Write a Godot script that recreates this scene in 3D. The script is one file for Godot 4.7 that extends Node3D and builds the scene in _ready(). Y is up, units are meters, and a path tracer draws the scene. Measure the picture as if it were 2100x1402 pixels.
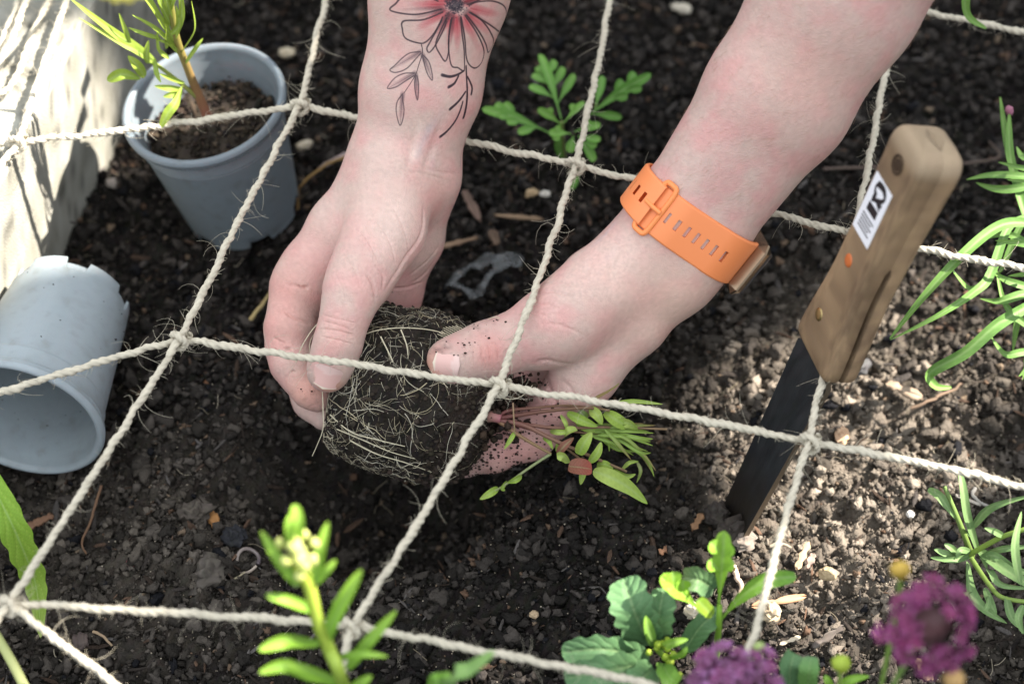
extends Node3D
# A raised bed being planted through a grid of jute twine: two hands lower a root-bound seedling into a hole.

var rng := RandomNumberGenerator.new()
var taken := {}
var noise_a := FastNoiseLite.new()
var noise_b := FastNoiseLite.new()
var noise_c := FastNoiseLite.new()
var noise_d := FastNoiseLite.new()
var CAM := Vector3(0.0000, 0.7868, 0.5176)
var TO_SUN := Vector3(0.66, 0.72, -0.13).normalized()

# ---------------------------------------------------------------- mesh collector
class MB:
	var v := PackedVector3Array()
	var n := PackedVector3Array()
	var c := PackedColorArray()
	var uv := PackedVector2Array()
	var uv2 := PackedVector2Array()
	var ix := PackedInt32Array()
	func vert(p: Vector3, nn: Vector3, col: Color, t := Vector2.ZERO) -> int:
		v.append(p); n.append(nn); c.append(col); uv.append(t); uv2.append(Vector2.ZERO)
		return v.size() - 1
	func tri(a: int, b: int, d: int) -> void:
		var g := (v[b] - v[a]).cross(v[d] - v[a])
		if g.dot(n[a] + n[b] + n[d]) > 0.0:
			ix.append(a); ix.append(d); ix.append(b)
		else:
			ix.append(a); ix.append(b); ix.append(d)
	func quad(a: int, b: int, d: int, e: int) -> void:
		tri(a, b, d); tri(a, d, e)
	# normals worked out from the faces, for meshes whose vertices were added with a rough normal
	func smooth() -> void:
		var s := PackedVector3Array(); s.resize(v.size())
		for k in range(0, ix.size(), 3):
			var g := (v[ix[k + 2]] - v[ix[k]]).cross(v[ix[k + 1]] - v[ix[k]])
			for j in 3: s[ix[k + j]] += g
		for k in v.size():
			if s[k].length_squared() > 1e-20: n[k] = s[k].normalized()
	func mesh() -> ArrayMesh:
		var a := []; a.resize(Mesh.ARRAY_MAX)
		a[Mesh.ARRAY_VERTEX] = v; a[Mesh.ARRAY_NORMAL] = n; a[Mesh.ARRAY_COLOR] = c
		a[Mesh.ARRAY_TEX_UV] = uv; a[Mesh.ARRAY_TEX_UV2] = uv2; a[Mesh.ARRAY_INDEX] = ix
		var m := ArrayMesh.new(); m.add_surface_from_arrays(Mesh.PRIMITIVE_TRIANGLES, a)
		return m
	func add(o: MB) -> void:
		var at := v.size()
		v.append_array(o.v); n.append_array(o.n); c.append_array(o.c); uv.append_array(o.uv); uv2.append_array(o.uv2)
		for k in o.ix: ix.append(k + at)
	func tube(pts: PackedVector3Array, rad: PackedFloat32Array, sides: int, col: Color, col_end = null, capped := true) -> void:
		var m := pts.size()
		if m < 2: return
		var t := (pts[1] - pts[0]).normalized()
		var u := t.cross(Vector3.UP if absf(t.y) < 0.9 else Vector3.RIGHT).normalized()
		var first := v.size()
		for k in m:
			t = (pts[mini(k + 1, m - 1)] - pts[maxi(k - 1, 0)]).normalized()
			u = (u - t * u.dot(t)).normalized()
			var w := t.cross(u)
			var r := rad[mini(k, rad.size() - 1)]
			var cc: Color = col if col_end == null else col.lerp(col_end, float(k) / (m - 1))
			for s in sides:
				var a := TAU * s / sides
				var d := u * cos(a) + w * sin(a)
				vert(pts[k] + d * r, d, cc, Vector2(float(s) / sides, float(k) / (m - 1)))
		for k in m - 1:
			for s in sides:
				var a := first + k * sides + s
				var b := first + k * sides + (s + 1) % sides
				quad(a, b, b + sides, a + sides)
		if capped:
			for e in 2:
				var base := first + (0 if e == 0 else (m - 1) * sides)
				var d := (pts[0] - pts[1]).normalized() if e == 0 else (pts[m - 1] - pts[m - 2]).normalized()
				var cc: Color = c[base]
				var mid := vert(pts[0] if e == 0 else pts[m - 1], d, cc)
				for s in sides: tri(mid, base + s, base + (s + 1) % sides)
	# a surface of revolution round the y axis of the frame, from a profile of (radius, height)
	func lathe(prof: PackedVector2Array, sides: int, xf: Transform3D, col: Color, wob = null) -> void:
		var first := v.size()
		for k in prof.size():
			var a2 := prof[maxi(k - 1, 0)]
			var b2 := prof[mini(k + 1, prof.size() - 1)]
			var nn := Vector2(b2.y - a2.y, a2.x - b2.x).normalized()
			for s in sides:
				var a := TAU * s / sides
				vert(xf * Vector3(cos(a) * prof[k].x, prof[k].y, sin(a) * prof[k].x), (xf.basis * Vector3(cos(a) * nn.x, nn.y, sin(a) * nn.x)).normalized(), col)
		for k in prof.size() - 1:
			for s in sides:
				var a := first + k * sides + s
				var b := first + k * sides + (s + 1) % sides
				quad(a, b, b + sides, a + sides)
	func box(xf: Transform3D, size: Vector3, col: Color, bevel := 0.0) -> void:
		# six bevelled faces
		var h := size / 2.0
		var first := v.size()
		var corner := []
		for ax in 3:
			for sg in [-1.0, 1.0]:
				var nn := Vector3.ZERO; nn[ax] = sg
				var u := (ax + 1) % 3
				var w := (ax + 2) % 3
				var ids := []
				for q in [[-1, -1], [1, -1], [1, 1], [-1, 1]]:
					var p := Vector3.ZERO
					p[ax] = sg * h[ax]; p[u] = q[0] * (h[u] - bevel); p[w] = q[1] * (h[w] - bevel)
					ids.append(vert(xf * p, (xf.basis * nn).normalized(), col, Vector2(q[0] * 0.5 + 0.5, q[1] * 0.5 + 0.5)))
				quad(ids[0], ids[1], ids[2], ids[3])
		if bevel > 0.0:
			for ax in 3:
				var u := (ax + 1) % 3
				var w := (ax + 2) % 3
				for su in [-1.0, 1.0]:
					for sw in [-1.0, 1.0]:
						var ids := []
						for q in [[-1, 0], [1, 0], [1, 1], [-1, 1]]:
							var p := Vector3.ZERO
							p[ax] = q[0] * (h[ax] - bevel)
							p[u] = su * (h[u] - (bevel if q[1] == 1 else 0.0)); p[w] = sw * (h[w] - (0.0 if q[1] == 1 else bevel))
							var nn := Vector3.ZERO; nn[u] = su; nn[w] = sw
							ids.append(vert(xf * p, (xf.basis * nn).normalized(), col))
						quad(ids[0], ids[1], ids[2], ids[3])
			for sx in [-1.0, 1.0]:
				for sy in [-1.0, 1.0]:
					for sz in [-1.0, 1.0]:
						var sg := Vector3(sx, sy, sz)
						var ids := []
						for ax in 3:
							var p := sg * (h - Vector3.ONE * bevel); p[ax] = sg[ax] * h[ax]
							ids.append(vert(xf * p, (xf.basis * sg).normalized(), col))
						tri(ids[0], ids[1], ids[2])

# ---------------------------------------------------------------- naming helpers
func numbered(called: String) -> String:
	taken[called] = taken.get(called, -1) + 1
	return called if taken[called] == 0 else "%s_%03d" % [called, taken[called]]

func tag(o: Node, label: String, category: String, group := "") -> Node:
	o.set_meta("label", label); o.set_meta("category", category)
	if group: o.set_meta("group", group)
	return o

func thing(called: String, label: String, category: String, at := Vector3.ZERO, group := "") -> Node3D:
	var o := Node3D.new()
	o.name = numbered(called); o.position = at
	add_child(o); tag(o, label, category, group)
	return o

# commits a mesh under a parent; vertices are given in world space and stored relative to the thing's base
func put(called: String, mb: MB, m: Material, parent: Node = self) -> MeshInstance3D:
	var o := MeshInstance3D.new()
	if parent == self: o.name = numbered(called)
	else: o.name = called
	var off := Vector3.ZERO
	var p := parent
	while p != self:
		off += (p as Node3D).position; p = p.get_parent()
	if off != Vector3.ZERO:
		for k in mb.v.size(): mb.v[k] -= off
	o.mesh = mb.mesh(); o.material_override = m
	parent.add_child(o, true)
	return o

func grey(lin: float) -> Color: return Color(lin, lin, lin)

func mat(rough := 0.8, spec := 0.5) -> StandardMaterial3D:
	var m := StandardMaterial3D.new()
	m.vertex_color_use_as_albedo = true
	m.roughness = rough; m.metallic_specular = spec
	m.cull_mode = BaseMaterial3D.CULL_DISABLED
	return m

func leaf_mat(rough := 0.55, back := 0.55) -> StandardMaterial3D:
	var m := mat(rough, 0.35)
	m.backlight_enabled = true; m.backlight = Color(back, back, back)
	return m

func noise_tex(kind: int, freq: float, size := 512, seed_ := 1, oct := 4, as_normal := false, strength := 4.0) -> NoiseTexture2D:
	var f := FastNoiseLite.new()
	f.noise_type = kind; f.frequency = freq; f.seed = seed_; f.fractal_octaves = oct
	if kind == FastNoiseLite.TYPE_CELLULAR: f.cellular_return_type = FastNoiseLite.RETURN_DISTANCE
	var t := NoiseTexture2D.new()
	t.width = size; t.height = size; t.seamless = true; t.noise = f
	t.as_normal_map = as_normal; t.bump_strength = strength
	return t

func relief(m: StandardMaterial3D, tex: Texture2D, per_metre: float, height_cm: float, world := true) -> void:
	m.uv1_triplanar = true; m.uv1_world_triplanar = world
	m.uv1_scale = Vector3.ONE * per_metre
	m.heightmap_enabled = true; m.heightmap_texture = tex; m.heightmap_scale = height_cm

# a smooth curve through points
func curve(p: Array, per := 6) -> PackedVector3Array:
	var out := PackedVector3Array()
	for k in p.size() - 1:
		var a: Vector3 = p[maxi(k - 1, 0)]
		var b: Vector3 = p[k]
		var c2: Vector3 = p[k + 1]
		var d: Vector3 = p[mini(k + 2, p.size() - 1)]
		for s in per:
			var t := float(s) / per
			out.append(0.5 * ((2.0 * b) + (c2 - a) * t + (2.0 * a - 5.0 * b + 4.0 * c2 - d) * t * t + (3.0 * b - a - 3.0 * c2 + d) * t * t * t))
	out.append(p[p.size() - 1])
	return out

func taper(n: int, r0: float, r1: float, power := 1.0) -> PackedFloat32Array:
	var o := PackedFloat32Array()
	for k in n: o.append(lerpf(r0, r1, pow(float(k) / maxf(1.0, n - 1), power)))
	return o

# ---------------------------------------------------------------- the soil
const HOLE := Vector3(-0.073, 0.0, 0.020)

func soil_h(x: float, z: float) -> float:
	var h := noise_a.get_noise_2d(x, z) * 0.010 + noise_b.get_noise_2d(x, z) * 0.0065 - 0.003
	var dx := (x - HOLE.x) / 0.060
	var dz := (z - HOLE.z) / 0.043
	var q := dx * dx + dz * dz
	h -= 0.062 * exp(-q * q * 0.8)
	h += 0.013 * exp(-pow(sqrt(q) - 1.7, 2.0) * 3.0)
	# bedded down under the pot that lies on its side
	h -= 0.008 * exp(-pow(Vector2(x + 0.235, z + 0.03).length() / 0.055, 4.0))
	return h

# dry pale soil; the sun patch by the knife is brightened in colour too
func dry_and_sunlit(x: float, z: float) -> float:
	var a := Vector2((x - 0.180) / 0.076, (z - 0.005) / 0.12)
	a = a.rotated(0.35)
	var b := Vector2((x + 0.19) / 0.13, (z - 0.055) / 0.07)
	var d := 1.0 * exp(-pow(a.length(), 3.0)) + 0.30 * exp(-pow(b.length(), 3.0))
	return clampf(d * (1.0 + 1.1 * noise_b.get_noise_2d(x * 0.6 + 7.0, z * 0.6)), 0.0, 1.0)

func build_soil() -> void:
	noise_a.frequency = 14.0; noise_a.seed = 3; noise_a.fractal_octaves = 3
	noise_b.frequency = 85.0; noise_b.seed = 9; noise_b.fractal_octaves = 3
	noise_c.frequency = 260.0; noise_c.seed = 21; noise_c.fractal_octaves = 2
	noise_c.noise_type = FastNoiseLite.TYPE_CELLULAR; noise_c.cellular_return_type = FastNoiseLite.RETURN_DISTANCE
	noise_d.frequency = 40.0; noise_d.seed = 33; noise_d.fractal_octaves = 3
	# one sheet: fine in view, ever coarser outwards to the horizon
	var xs := PackedFloat32Array()
	var zs := PackedFloat32Array()
	var step := 0.0019
	for ax in 2:
		var lo := -0.36 if ax == 0 else -0.44
		var hi := 0.36 if ax == 0 else 0.22
		var far: Array = []
		var d := 0.006
		var q := 0.0
		while q < 400.0:
			q += d; d *= 1.35; far.append(q)
		var out: Array = []
		for k in range(far.size() - 1, -1, -1): out.append(lo - far[k])
		var t := lo
		while t <= hi: out.append(t); t += step
		for k in far.size(): out.append(hi + far[k])
		if ax == 0: xs = PackedFloat32Array(out)
		else: zs = PackedFloat32Array(out)
	var mb := MB.new()
	var w := xs.size()
	for z in zs:
		for x in xs:
			var near := absf(x) < 0.6 and absf(z) < 0.7
			var h := soil_h(x, z) if near else noise_a.get_noise_2d(x, z) * 0.011
			if near:
				var e := noise_c.get_noise_2d(x, z)
				h += (0.5 - absf(e)) * 0.0024 - 0.001
			var tone := 0.5 + 0.5 * noise_d.get_noise_2d(x, z) + 0.35 * noise_b.get_noise_2d(z, x)
			var col := Color(0.0080, 0.0073, 0.0067).lerp(Color(0.027, 0.0235, 0.0205), clampf(tone, 0.0, 1.0))
			if near: col = col.lerp(Color(0.165, 0.138, 0.112), dry_and_sunlit(x, z) * 0.75)
			mb.v.append(Vector3(x, h, z)); mb.n.append(Vector3.UP); mb.c.append(col); mb.uv.append(Vector2(x, z)); mb.uv2.append(Vector2.ZERO)
	for j in zs.size() - 1:
		for i in w - 1:
			var a := j * w + i
			mb.ix.append(a); mb.ix.append(a + 1); mb.ix.append(a + w)
			mb.ix.append(a + 1); mb.ix.append(a + w + 1); mb.ix.append(a + w)
	mb.smooth()
	var m := mat(0.95, 0.25)
	relief(m, noise_tex(FastNoiseLite.TYPE_SIMPLEX_SMOOTH, 0.05, 512, 5, 5), 14.0, 0.16)
	var o := put("soil", mb, m)
	o.set_meta("kind", "structure")

# an uneven lump about one unit across
func lump(seed_: int, rough: float, squash: Vector3, rings := 6, sides := 9) -> MB:
	var f := FastNoiseLite.new(); f.seed = seed_; f.frequency = 0.9; f.fractal_octaves = 2
	var mb := MB.new()
	for k in rings + 1:
		var a := PI * k / rings
		for s in sides:
			var b := TAU * s / sides + (0.35 if k % 2 else 0.0)
			var d := Vector3(sin(a) * cos(b), cos(a), sin(a) * sin(b))
			mb.vert(d * squash * 0.5 * (1.0 + rough * f.get_noise_3dv(d * 1.6)), d, Color.WHITE)
	for k in rings:
		for s in sides:
			var a := k * sides + s
			var b := k * sides + (s + 1) % sides
			mb.quad(a, b, b + sides, a + sides)
	mb.smooth()
	return mb

func scatter(called: String, shape: MB, m: Material, list: Array, cols: PackedColorArray) -> void:
	var mm := MultiMesh.new()
	mm.transform_format = MultiMesh.TRANSFORM_3D; mm.use_colors = true
	mm.mesh = shape.mesh(); mm.instance_count = list.size()
	for k in list.size():
		mm.set_instance_transform(k, list[k]); mm.set_instance_color(k, cols[k])
	var o := MultiMeshInstance3D.new()
	o.name = numbered(called); o.multimesh = mm; o.material_override = m
	o.set_meta("kind", "stuff")
	add_child(o)

func spin() -> Basis:
	return Basis(Vector3(rng.randfn(), rng.randfn(), rng.randfn()).normalized(), rng.randf() * TAU)

func build_crumbs() -> void:
	rng.seed = 77
	var m := mat(0.95, 0.25)
	relief(m, noise_tex(FastNoiseLite.TYPE_SIMPLEX_SMOOTH, 0.06, 256, 8, 4), 30.0, 0.10)
	# crumbs of earth, many fine and few coarse
	for kind in 4:
		var shape := lump(100 + kind, 1.15, [Vector3(1.0, 0.8, 0.9), Vector3(1.2, 0.6, 0.8), Vector3(0.9, 0.9, 0.9), Vector3(1.4, 0.55, 0.9)][kind], 5, 7)
		var list := []
		var cols := PackedColorArray()
		for k in 19000:
			var x := rng.randf_range(-0.36, 0.36)
			var z := rng.randf_range(-0.42, 0.19)
			var s := 0.0010 + 0.0044 * pow(rng.randf(), 3.9)
			if noise_d.get_noise_2d(x + 3.0, z) > 0.1 and rng.randf() < 0.5: s *= 1.7
			if rng.randf() < 0.013: s = rng.randf_range(0.0045, 0.0095)
			list.append(Transform3D(spin().scaled(Vector3.ONE * s), Vector3(x, soil_h(x, z) + s * 0.22, z)))
			var t := pow(rng.randf(), 2.0)
			var col := Color(0.0080, 0.0072, 0.0067).lerp(Color(0.062, 0.053, 0.047), t)
			col = col.lerp(Color(0.275, 0.232, 0.188) * rng.randf_range(0.5, 1.15), dry_and_sunlit(x, z) * (0.35 + 0.65 * rng.randf()))
			if rng.randf() < 0.04 and s < 0.005: col = Color(0.16, 0.12, 0.085).lerp(Color(0.10, 0.06, 0.04), rng.randf())
			if rng.randf() < 0.03: col = Color(0.010, 0.010, 0.012)
			cols.append(col)
		scatter("soil_crumbs", shape, m, list, cols)
	# fine pale grit
	var list := []
	var cols := PackedColorArray()
	for k in 5200:
		var x := rng.randf_range(-0.36, 0.36)
		var z := rng.randf_range(-0.42, 0.19)
		var s := rng.randf_range(0.0004, 0.0011)
		list.append(Transform3D(spin().scaled(Vector3.ONE * s), Vector3(x, soil_h(x, z) + 0.0014 + s * 0.3, z)))
		cols.append(Color(0.36, 0.31, 0.24).lerp(Color(0.15, 0.12, 0.09), rng.randf()))
	scatter("mineral_grit", lump(140, 0.5, Vector3(1, 0.8, 0.9), 4, 6), mat(0.7, 0.4), list, cols)
	# splinters of composted bark lying in the earth
	for kind in 2:
		list = []; cols = PackedColorArray()
		for k in 2300:
			var x := rng.randf_range(-0.36, 0.36)
			var z := rng.randf_range(-0.42, 0.19)
			var l := 0.003 + 0.011 * pow(rng.randf(), 2.4)
			var b := Basis(Vector3.UP, rng.randf() * TAU) * Basis(Vector3.RIGHT, rng.randfn() * 0.35) * Basis(Vector3.BACK, rng.randfn() * 0.4)
			list.append(Transform3D(b.scaled_local(Vector3(l, l * rng.randf_range(0.08, 0.2), l * rng.randf_range(0.12, 0.4))), Vector3(x, soil_h(x, z) + 0.0015, z)))
			var t := rng.randf()
			cols.append(Color(0.022, 0.017, 0.014).lerp(Color(0.13, 0.080, 0.055) if rng.randf() < 0.5 else Color(0.11, 0.10, 0.095), t * t))
		scatter("bark_fragments", lump(150 + kind, 0.7, Vector3(1, 0.8, 0.8), 5, 6), m, list, cols)
	# white wisps of dead root
	var wb := MB.new()
	for k in 420:
		var x := rng.randf_range(-0.36, 0.36)
		var z := rng.randf_range(-0.42, 0.19)
		var p := Vector3(x, soil_h(x, z) + 0.003, z)
		var d := Vector3(rng.randfn(), rng.randfn() * 0.2, rng.randfn()).normalized()
		var pts := []
		var l := rng.randf_range(0.003, 0.011)
		for q in 4:
			pts.append(p + Vector3.DOWN * 0.001 * q)
			p += d * l / 3.0; d = (d + Vector3(rng.randfn(), rng.randfn() * 0.2, rng.randfn()) * 0.4).normalized()
		wb.tube(curve(pts, 3), [rng.randf_range(0.00012, 0.0003)], 4, Color(0.14, 0.115, 0.08).lerp(Color(0.36, 0.32, 0.25), rng.randf() * rng.randf()))
	var wo := put("root_wisps", wb, mat(0.8, 0.3))
	wo.set_meta("kind", "stuff")

# ---------------------------------------------------------------- bodies: smoothly joined tapered limbs, meshed as surface nets
class Flesh:
	var lo: Vector3
	var cell: float
	var nx: int
	var ny: int
	var nz: int
	var f := PackedFloat32Array()   # the joined field
	var g := PackedFloat32Array()   # the chain being added
	var gk := PackedFloat32Array()
	func _init(lo_: Vector3, hi: Vector3, cell_: float) -> void:
		lo = lo_; cell = cell_
		nx = int((hi.x - lo.x) / cell) + 2; ny = int((hi.y - lo.y) / cell) + 2; nz = int((hi.z - lo.z) / cell) + 2
		f.resize(nx * ny * nz); f.fill(0.03)
		g.resize(f.size()); gk.resize(f.size())
	# joints: Vector4(x, y, z, radius) along the chain; inner: softness inside the chain; k0..k1: softness of its union with the body, from root to tip
	func chain(joints: Array, inner: float, k0: float, k1: float) -> void:
		g.fill(0.03); gk.fill(k1)
		var blo := Vector3i(nx, ny, nz)
		var bhi := Vector3i.ZERO
		var segs := joints.size() - 1
		for q in segs:
			var A: Vector4 = joints[q]
			var B: Vector4 = joints[q + 1]
			var margin := 0.016
			var l := Vector3(minf(A.x - A.w, B.x - B.w), minf(A.y - A.w, B.y - B.w), minf(A.z - A.w, B.z - B.w)) - Vector3.ONE * margin
			var h := Vector3(maxf(A.x + A.w, B.x + B.w), maxf(A.y + A.w, B.y + B.w), maxf(A.z + A.w, B.z + B.w)) + Vector3.ONE * margin
			var i0 := clampi(int((l.x - lo.x) / cell), 0, nx); var i1 := clampi(int((h.x - lo.x) / cell) + 1, 0, nx)
			var j0 := clampi(int((l.y - lo.y) / cell), 0, ny); var j1 := clampi(int((h.y - lo.y) / cell) + 1, 0, ny)
			var k0_ := clampi(int((l.z - lo.z) / cell), 0, nz); var k1_ := clampi(int((h.z - lo.z) / cell) + 1, 0, nz)
			blo = Vector3i(mini(blo.x, i0), mini(blo.y, j0), mini(blo.z, k0_)); bhi = Vector3i(maxi(bhi.x, i1), maxi(bhi.y, j1), maxi(bhi.z, k1_))
			var abx := B.x - A.x; var aby := B.y - A.y; var abz := B.z - A.z
			var inv := 1.0 / maxf(1e-9, abx * abx + aby * aby + abz * abz)
			var dr := B.w - A.w
			var ka := lerpf(k0, k1, float(q) / segs); var kb := lerpf(k0, k1, float(q + 1) / segs)
			for k in range(k0_, k1_):
				var pz := lo.z + k * cell - A.z
				for j in range(j0, j1):
					var py := lo.y + j * cell - A.y
					var at := (k * ny + j) * nx + i0
					var px := lo.x + i0 * cell - A.x
					var dyz := py * aby + pz * abz
					for i in range(i0, i1):
						var t := clampf((px * abx + dyz) * inv, 0.0, 1.0)
						var ex := px - t * abx; var ey := py - t * aby; var ez := pz - t * abz
						var d := sqrt(ex * ex + ey * ey + ez * ez) - A.w - t * dr
						var o := g[at]
						if d < o: gk[at] = ka + (kb - ka) * t
						var hh := inner - absf(d - o)
						g[at] = minf(d, o) - (hh * hh / (4.0 * inner) if hh > 0.0 else 0.0)
						at += 1
						px += cell
		for k in range(blo.z, bhi.z):
			for j in range(blo.y, bhi.y):
				var at := (k * ny + j) * nx + blo.x
				for i in range(blo.x, bhi.x):
					var d := g[at]
					if d < 0.028:
						var o := f[at]
						var kk := gk[at]
						var hh := kk - absf(d - o)
						f[at] = minf(d, o) - (hh * hh / (4.0 * kk) if hh > 0.0 else 0.0)
					at += 1
	# hollows: takes a ball-ended rod out of the body, softly
	func hollow(A: Vector3, B: Vector3, r: float, soft: float) -> void:
		var l := A.min(B) - Vector3.ONE * (r + soft); var h := A.max(B) + Vector3.ONE * (r + soft)
		for k in range(clampi(int((l.z - lo.z) / cell), 0, nz), clampi(int((h.z - lo.z) / cell) + 1, 0, nz)):
			for j in range(clampi(int((l.y - lo.y) / cell), 0, ny), clampi(int((h.y - lo.y) / cell) + 1, 0, ny)):
				for i in range(clampi(int((l.x - lo.x) / cell), 0, nx), clampi(int((h.x - lo.x) / cell) + 1, 0, nx)):
					var p := lo + Vector3(i, j, k) * cell
					var q := Geometry3D.get_closest_point_to_segment(p, A, B)
					var d := r - p.distance_to(q)
					var at := (k * ny + j) * nx + i
					var o := f[at]
					var hh := soft - absf(d - o)
					f[at] = maxf(d, o) + (hh * hh / (4.0 * soft) if hh > 0.0 else 0.0)
	func net(mb: MB) -> void:
		var where := PackedInt32Array(); where.resize(f.size()); where.fill(-1)
		var sx := 1; var sy := nx; var sz := nx * ny
		for k in nz - 1:
			for j in ny - 1:
				var at := (k * ny + j) * nx
				for i in nx - 1:
					var f0 := f[at]
					if f0 < 0.006 and f0 > -0.006:
						var f1 := f[at + 1]; var f2 := f[at + sy]; var f3 := f[at + sy + 1]
						var f4 := f[at + sz]; var f5 := f[at + sz + 1]; var f6 := f[at + sz + sy]; var f7 := f[at + sz + sy + 1]
						var neg := int(f0 < 0) + int(f1 < 0) + int(f2 < 0) + int(f3 < 0) + int(f4 < 0) + int(f5 < 0) + int(f6 < 0) + int(f7 < 0)
						if neg > 0 and neg < 8:
							var gr := Vector3(f1 - f0 + f3 - f2 + f5 - f4 + f7 - f6, f2 - f0 + f3 - f1 + f6 - f4 + f7 - f5, f4 - f0 + f5 - f1 + f6 - f2 + f7 - f3)
							var s := Vector3.ZERO
							var m := 0
							if (f0 < 0) != (f1 < 0): s += Vector3(f0 / (f0 - f1), 0, 0); m += 1
							if (f2 < 0) != (f3 < 0): s += Vector3(f2 / (f2 - f3), 1, 0); m += 1
							if (f4 < 0) != (f5 < 0): s += Vector3(f4 / (f4 - f5), 0, 1); m += 1
							if (f6 < 0) != (f7 < 0): s += Vector3(f6 / (f6 - f7), 1, 1); m += 1
							if (f0 < 0) != (f2 < 0): s += Vector3(0, f0 / (f0 - f2), 0); m += 1
							if (f1 < 0) != (f3 < 0): s += Vector3(1, f1 / (f1 - f3), 0); m += 1
							if (f4 < 0) != (f6 < 0): s += Vector3(0, f4 / (f4 - f6), 1); m += 1
							if (f5 < 0) != (f7 < 0): s += Vector3(1, f5 / (f5 - f7), 1); m += 1
							if (f0 < 0) != (f4 < 0): s += Vector3(0, 0, f0 / (f0 - f4)); m += 1
							if (f1 < 0) != (f5 < 0): s += Vector3(1, 0, f1 / (f1 - f5)); m += 1
							if (f2 < 0) != (f6 < 0): s += Vector3(0, 1, f2 / (f2 - f6)); m += 1
							if (f3 < 0) != (f7 < 0): s += Vector3(1, 1, f3 / (f3 - f7)); m += 1
							where[at] = mb.vert(lo + (Vector3(i, j, k) + s / maxi(m, 1)) * cell, gr.normalized(), Color.WHITE)
					at += 1
		for k in range(1, nz - 1):
			for j in range(1, ny - 1):
				var at := (k * ny + j) * nx + 1
				for i in range(1, nx - 1):
					var f0 := f[at]
					if f0 < 0.006 and f0 > -0.006:
						if (f0 < 0) != (f[at + sx] < 0): face(mb, where, at, at - sy, at - sy - sz, at - sz)
						if (f0 < 0) != (f[at + sy] < 0): face(mb, where, at, at - sx, at - sx - sz, at - sz)
						if (f0 < 0) != (f[at + sz] < 0): face(mb, where, at, at - sx, at - sx - sy, at - sy)
					at += 1
	func face(mb: MB, where: PackedInt32Array, a: int, b: int, c: int, d: int) -> void:
		if where[a] >= 0 and where[b] >= 0 and where[c] >= 0 and where[d] >= 0:
			mb.quad(where[a], where[b], where[c], where[d])

# the point of the skin under a point held above it
func snap(mb: MB, p: Vector3) -> int:
	var d := (p - CAM).normalized()
	var best := 1e9
	var at := 0
	for k in mb.v.size():
		var q := mb.v[k] - p
		var along := q.dot(d)
		if absf(along) < 0.03:
			var off := (q - d * along).length() + maxf(0.0, along) * 0.12 + (0.01 if mb.n[k].dot(d) > 0.0 else 0.0)
			if off < best: best = off; at = k
	return at

# splits the triangles near the creases ever finer, then presses the creases into the skin
# creases: arrays of [points, width, depth]
func crease(mb: MB, list: Array, levels := 2) -> void:
	for cr in list:
		for k in cr[0].size(): cr[0][k] = mb.v[snap(mb, cr[0][k])]
	var segs := []
	for cr in list:
		var pts: PackedVector3Array = curve(cr[0], 5)
		for k in pts.size() - 1:
			var fade := sin(PI * clampf((k + 0.5) / (pts.size() - 1), 0.08, 0.92))
			segs.append([pts[k], pts[k + 1], cr[1], cr[2] * minf(1.0, fade * 1.3)])
	for lv in levels:
		var near := PackedByteArray(); near.resize(mb.v.size())
		for s in segs:
			var a: Vector3 = s[0]; var b: Vector3 = s[1]
			var reach: float = s[2] * 2.2 + 0.0012
			var box := AABB(a, Vector3.ZERO).expand(b).grow(reach)
			for k in mb.v.size():
				var p := mb.v[k]
				if near[k] == 0 and box.has_point(p) and Geometry3D.get_closest_point_to_segment(p, a, b).distance_to(p) < reach: near[k] = 1
		var mids := {}
		var old := mb.ix
		mb.ix = PackedInt32Array()
		for k in range(0, old.size(), 3):
			var a := old[k]; var b := old[k + 1]; var c := old[k + 2]
			if near[a] + near[b] + near[c] == 0:
				mb.ix.append(a); mb.ix.append(b); mb.ix.append(c)
				continue
			var mm := []
			for e in [[a, b], [b, c], [c, a]]:
				var key := Vector2i(mini(e[0], e[1]), maxi(e[0], e[1]))
				if not mids.has(key):
					mids[key] = mb.vert((mb.v[e[0]] + mb.v[e[1]]) * 0.5, (mb.n[e[0]] + mb.n[e[1]]).normalized(), Color.WHITE)
				mm.append(mids[key])
			for q in [[a, mm[0], mm[2]], [mm[0], b, mm[1]], [mm[2], mm[1], c], [mm[0], mm[1], mm[2]]]:
				mb.ix.append(q[0]); mb.ix.append(q[1]); mb.ix.append(q[2])
	for s in list:
		var pts: PackedVector3Array = curve(s[0], 5)
		var w: float = s[1]
		var box := AABB(pts[0], Vector3.ZERO)
		for p in pts: box = box.expand(p)
		box = box.grow(w * 3.0)
		for k in mb.v.size():
			var p := mb.v[k]
			if not box.has_point(p): continue
			var best := 1e9
			var q0 := Vector3.ZERO
			var along := 0.0
			for j in pts.size() - 1:
				var q := Geometry3D.get_closest_point_to_segment(p, pts[j], pts[j + 1])
				var d := p.distance_to(q)
				if d < best: best = d; q0 = q; along = (j + 0.5) / (pts.size() - 1)
			if best < w * 2.6:
				# the distance is measured along the skin, so that the line need not lie exactly on it
				var off := p - q0
				off -= mb.n[k] * off.dot(mb.n[k])
				var d := off.length()
				var depth: float = s[2] * minf(1.0, sin(PI * clampf(along, 0.06, 0.94)) * 1.4)
				var ex := exp(-d * d / (w * w))
				mb.v[k] -= mb.n[k] * depth * ex
				if d > 1e-6:
					mb.n[k] = (mb.n[k] - off / d * (2.0 * depth * d / (w * w) * ex)).normalized()

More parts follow.
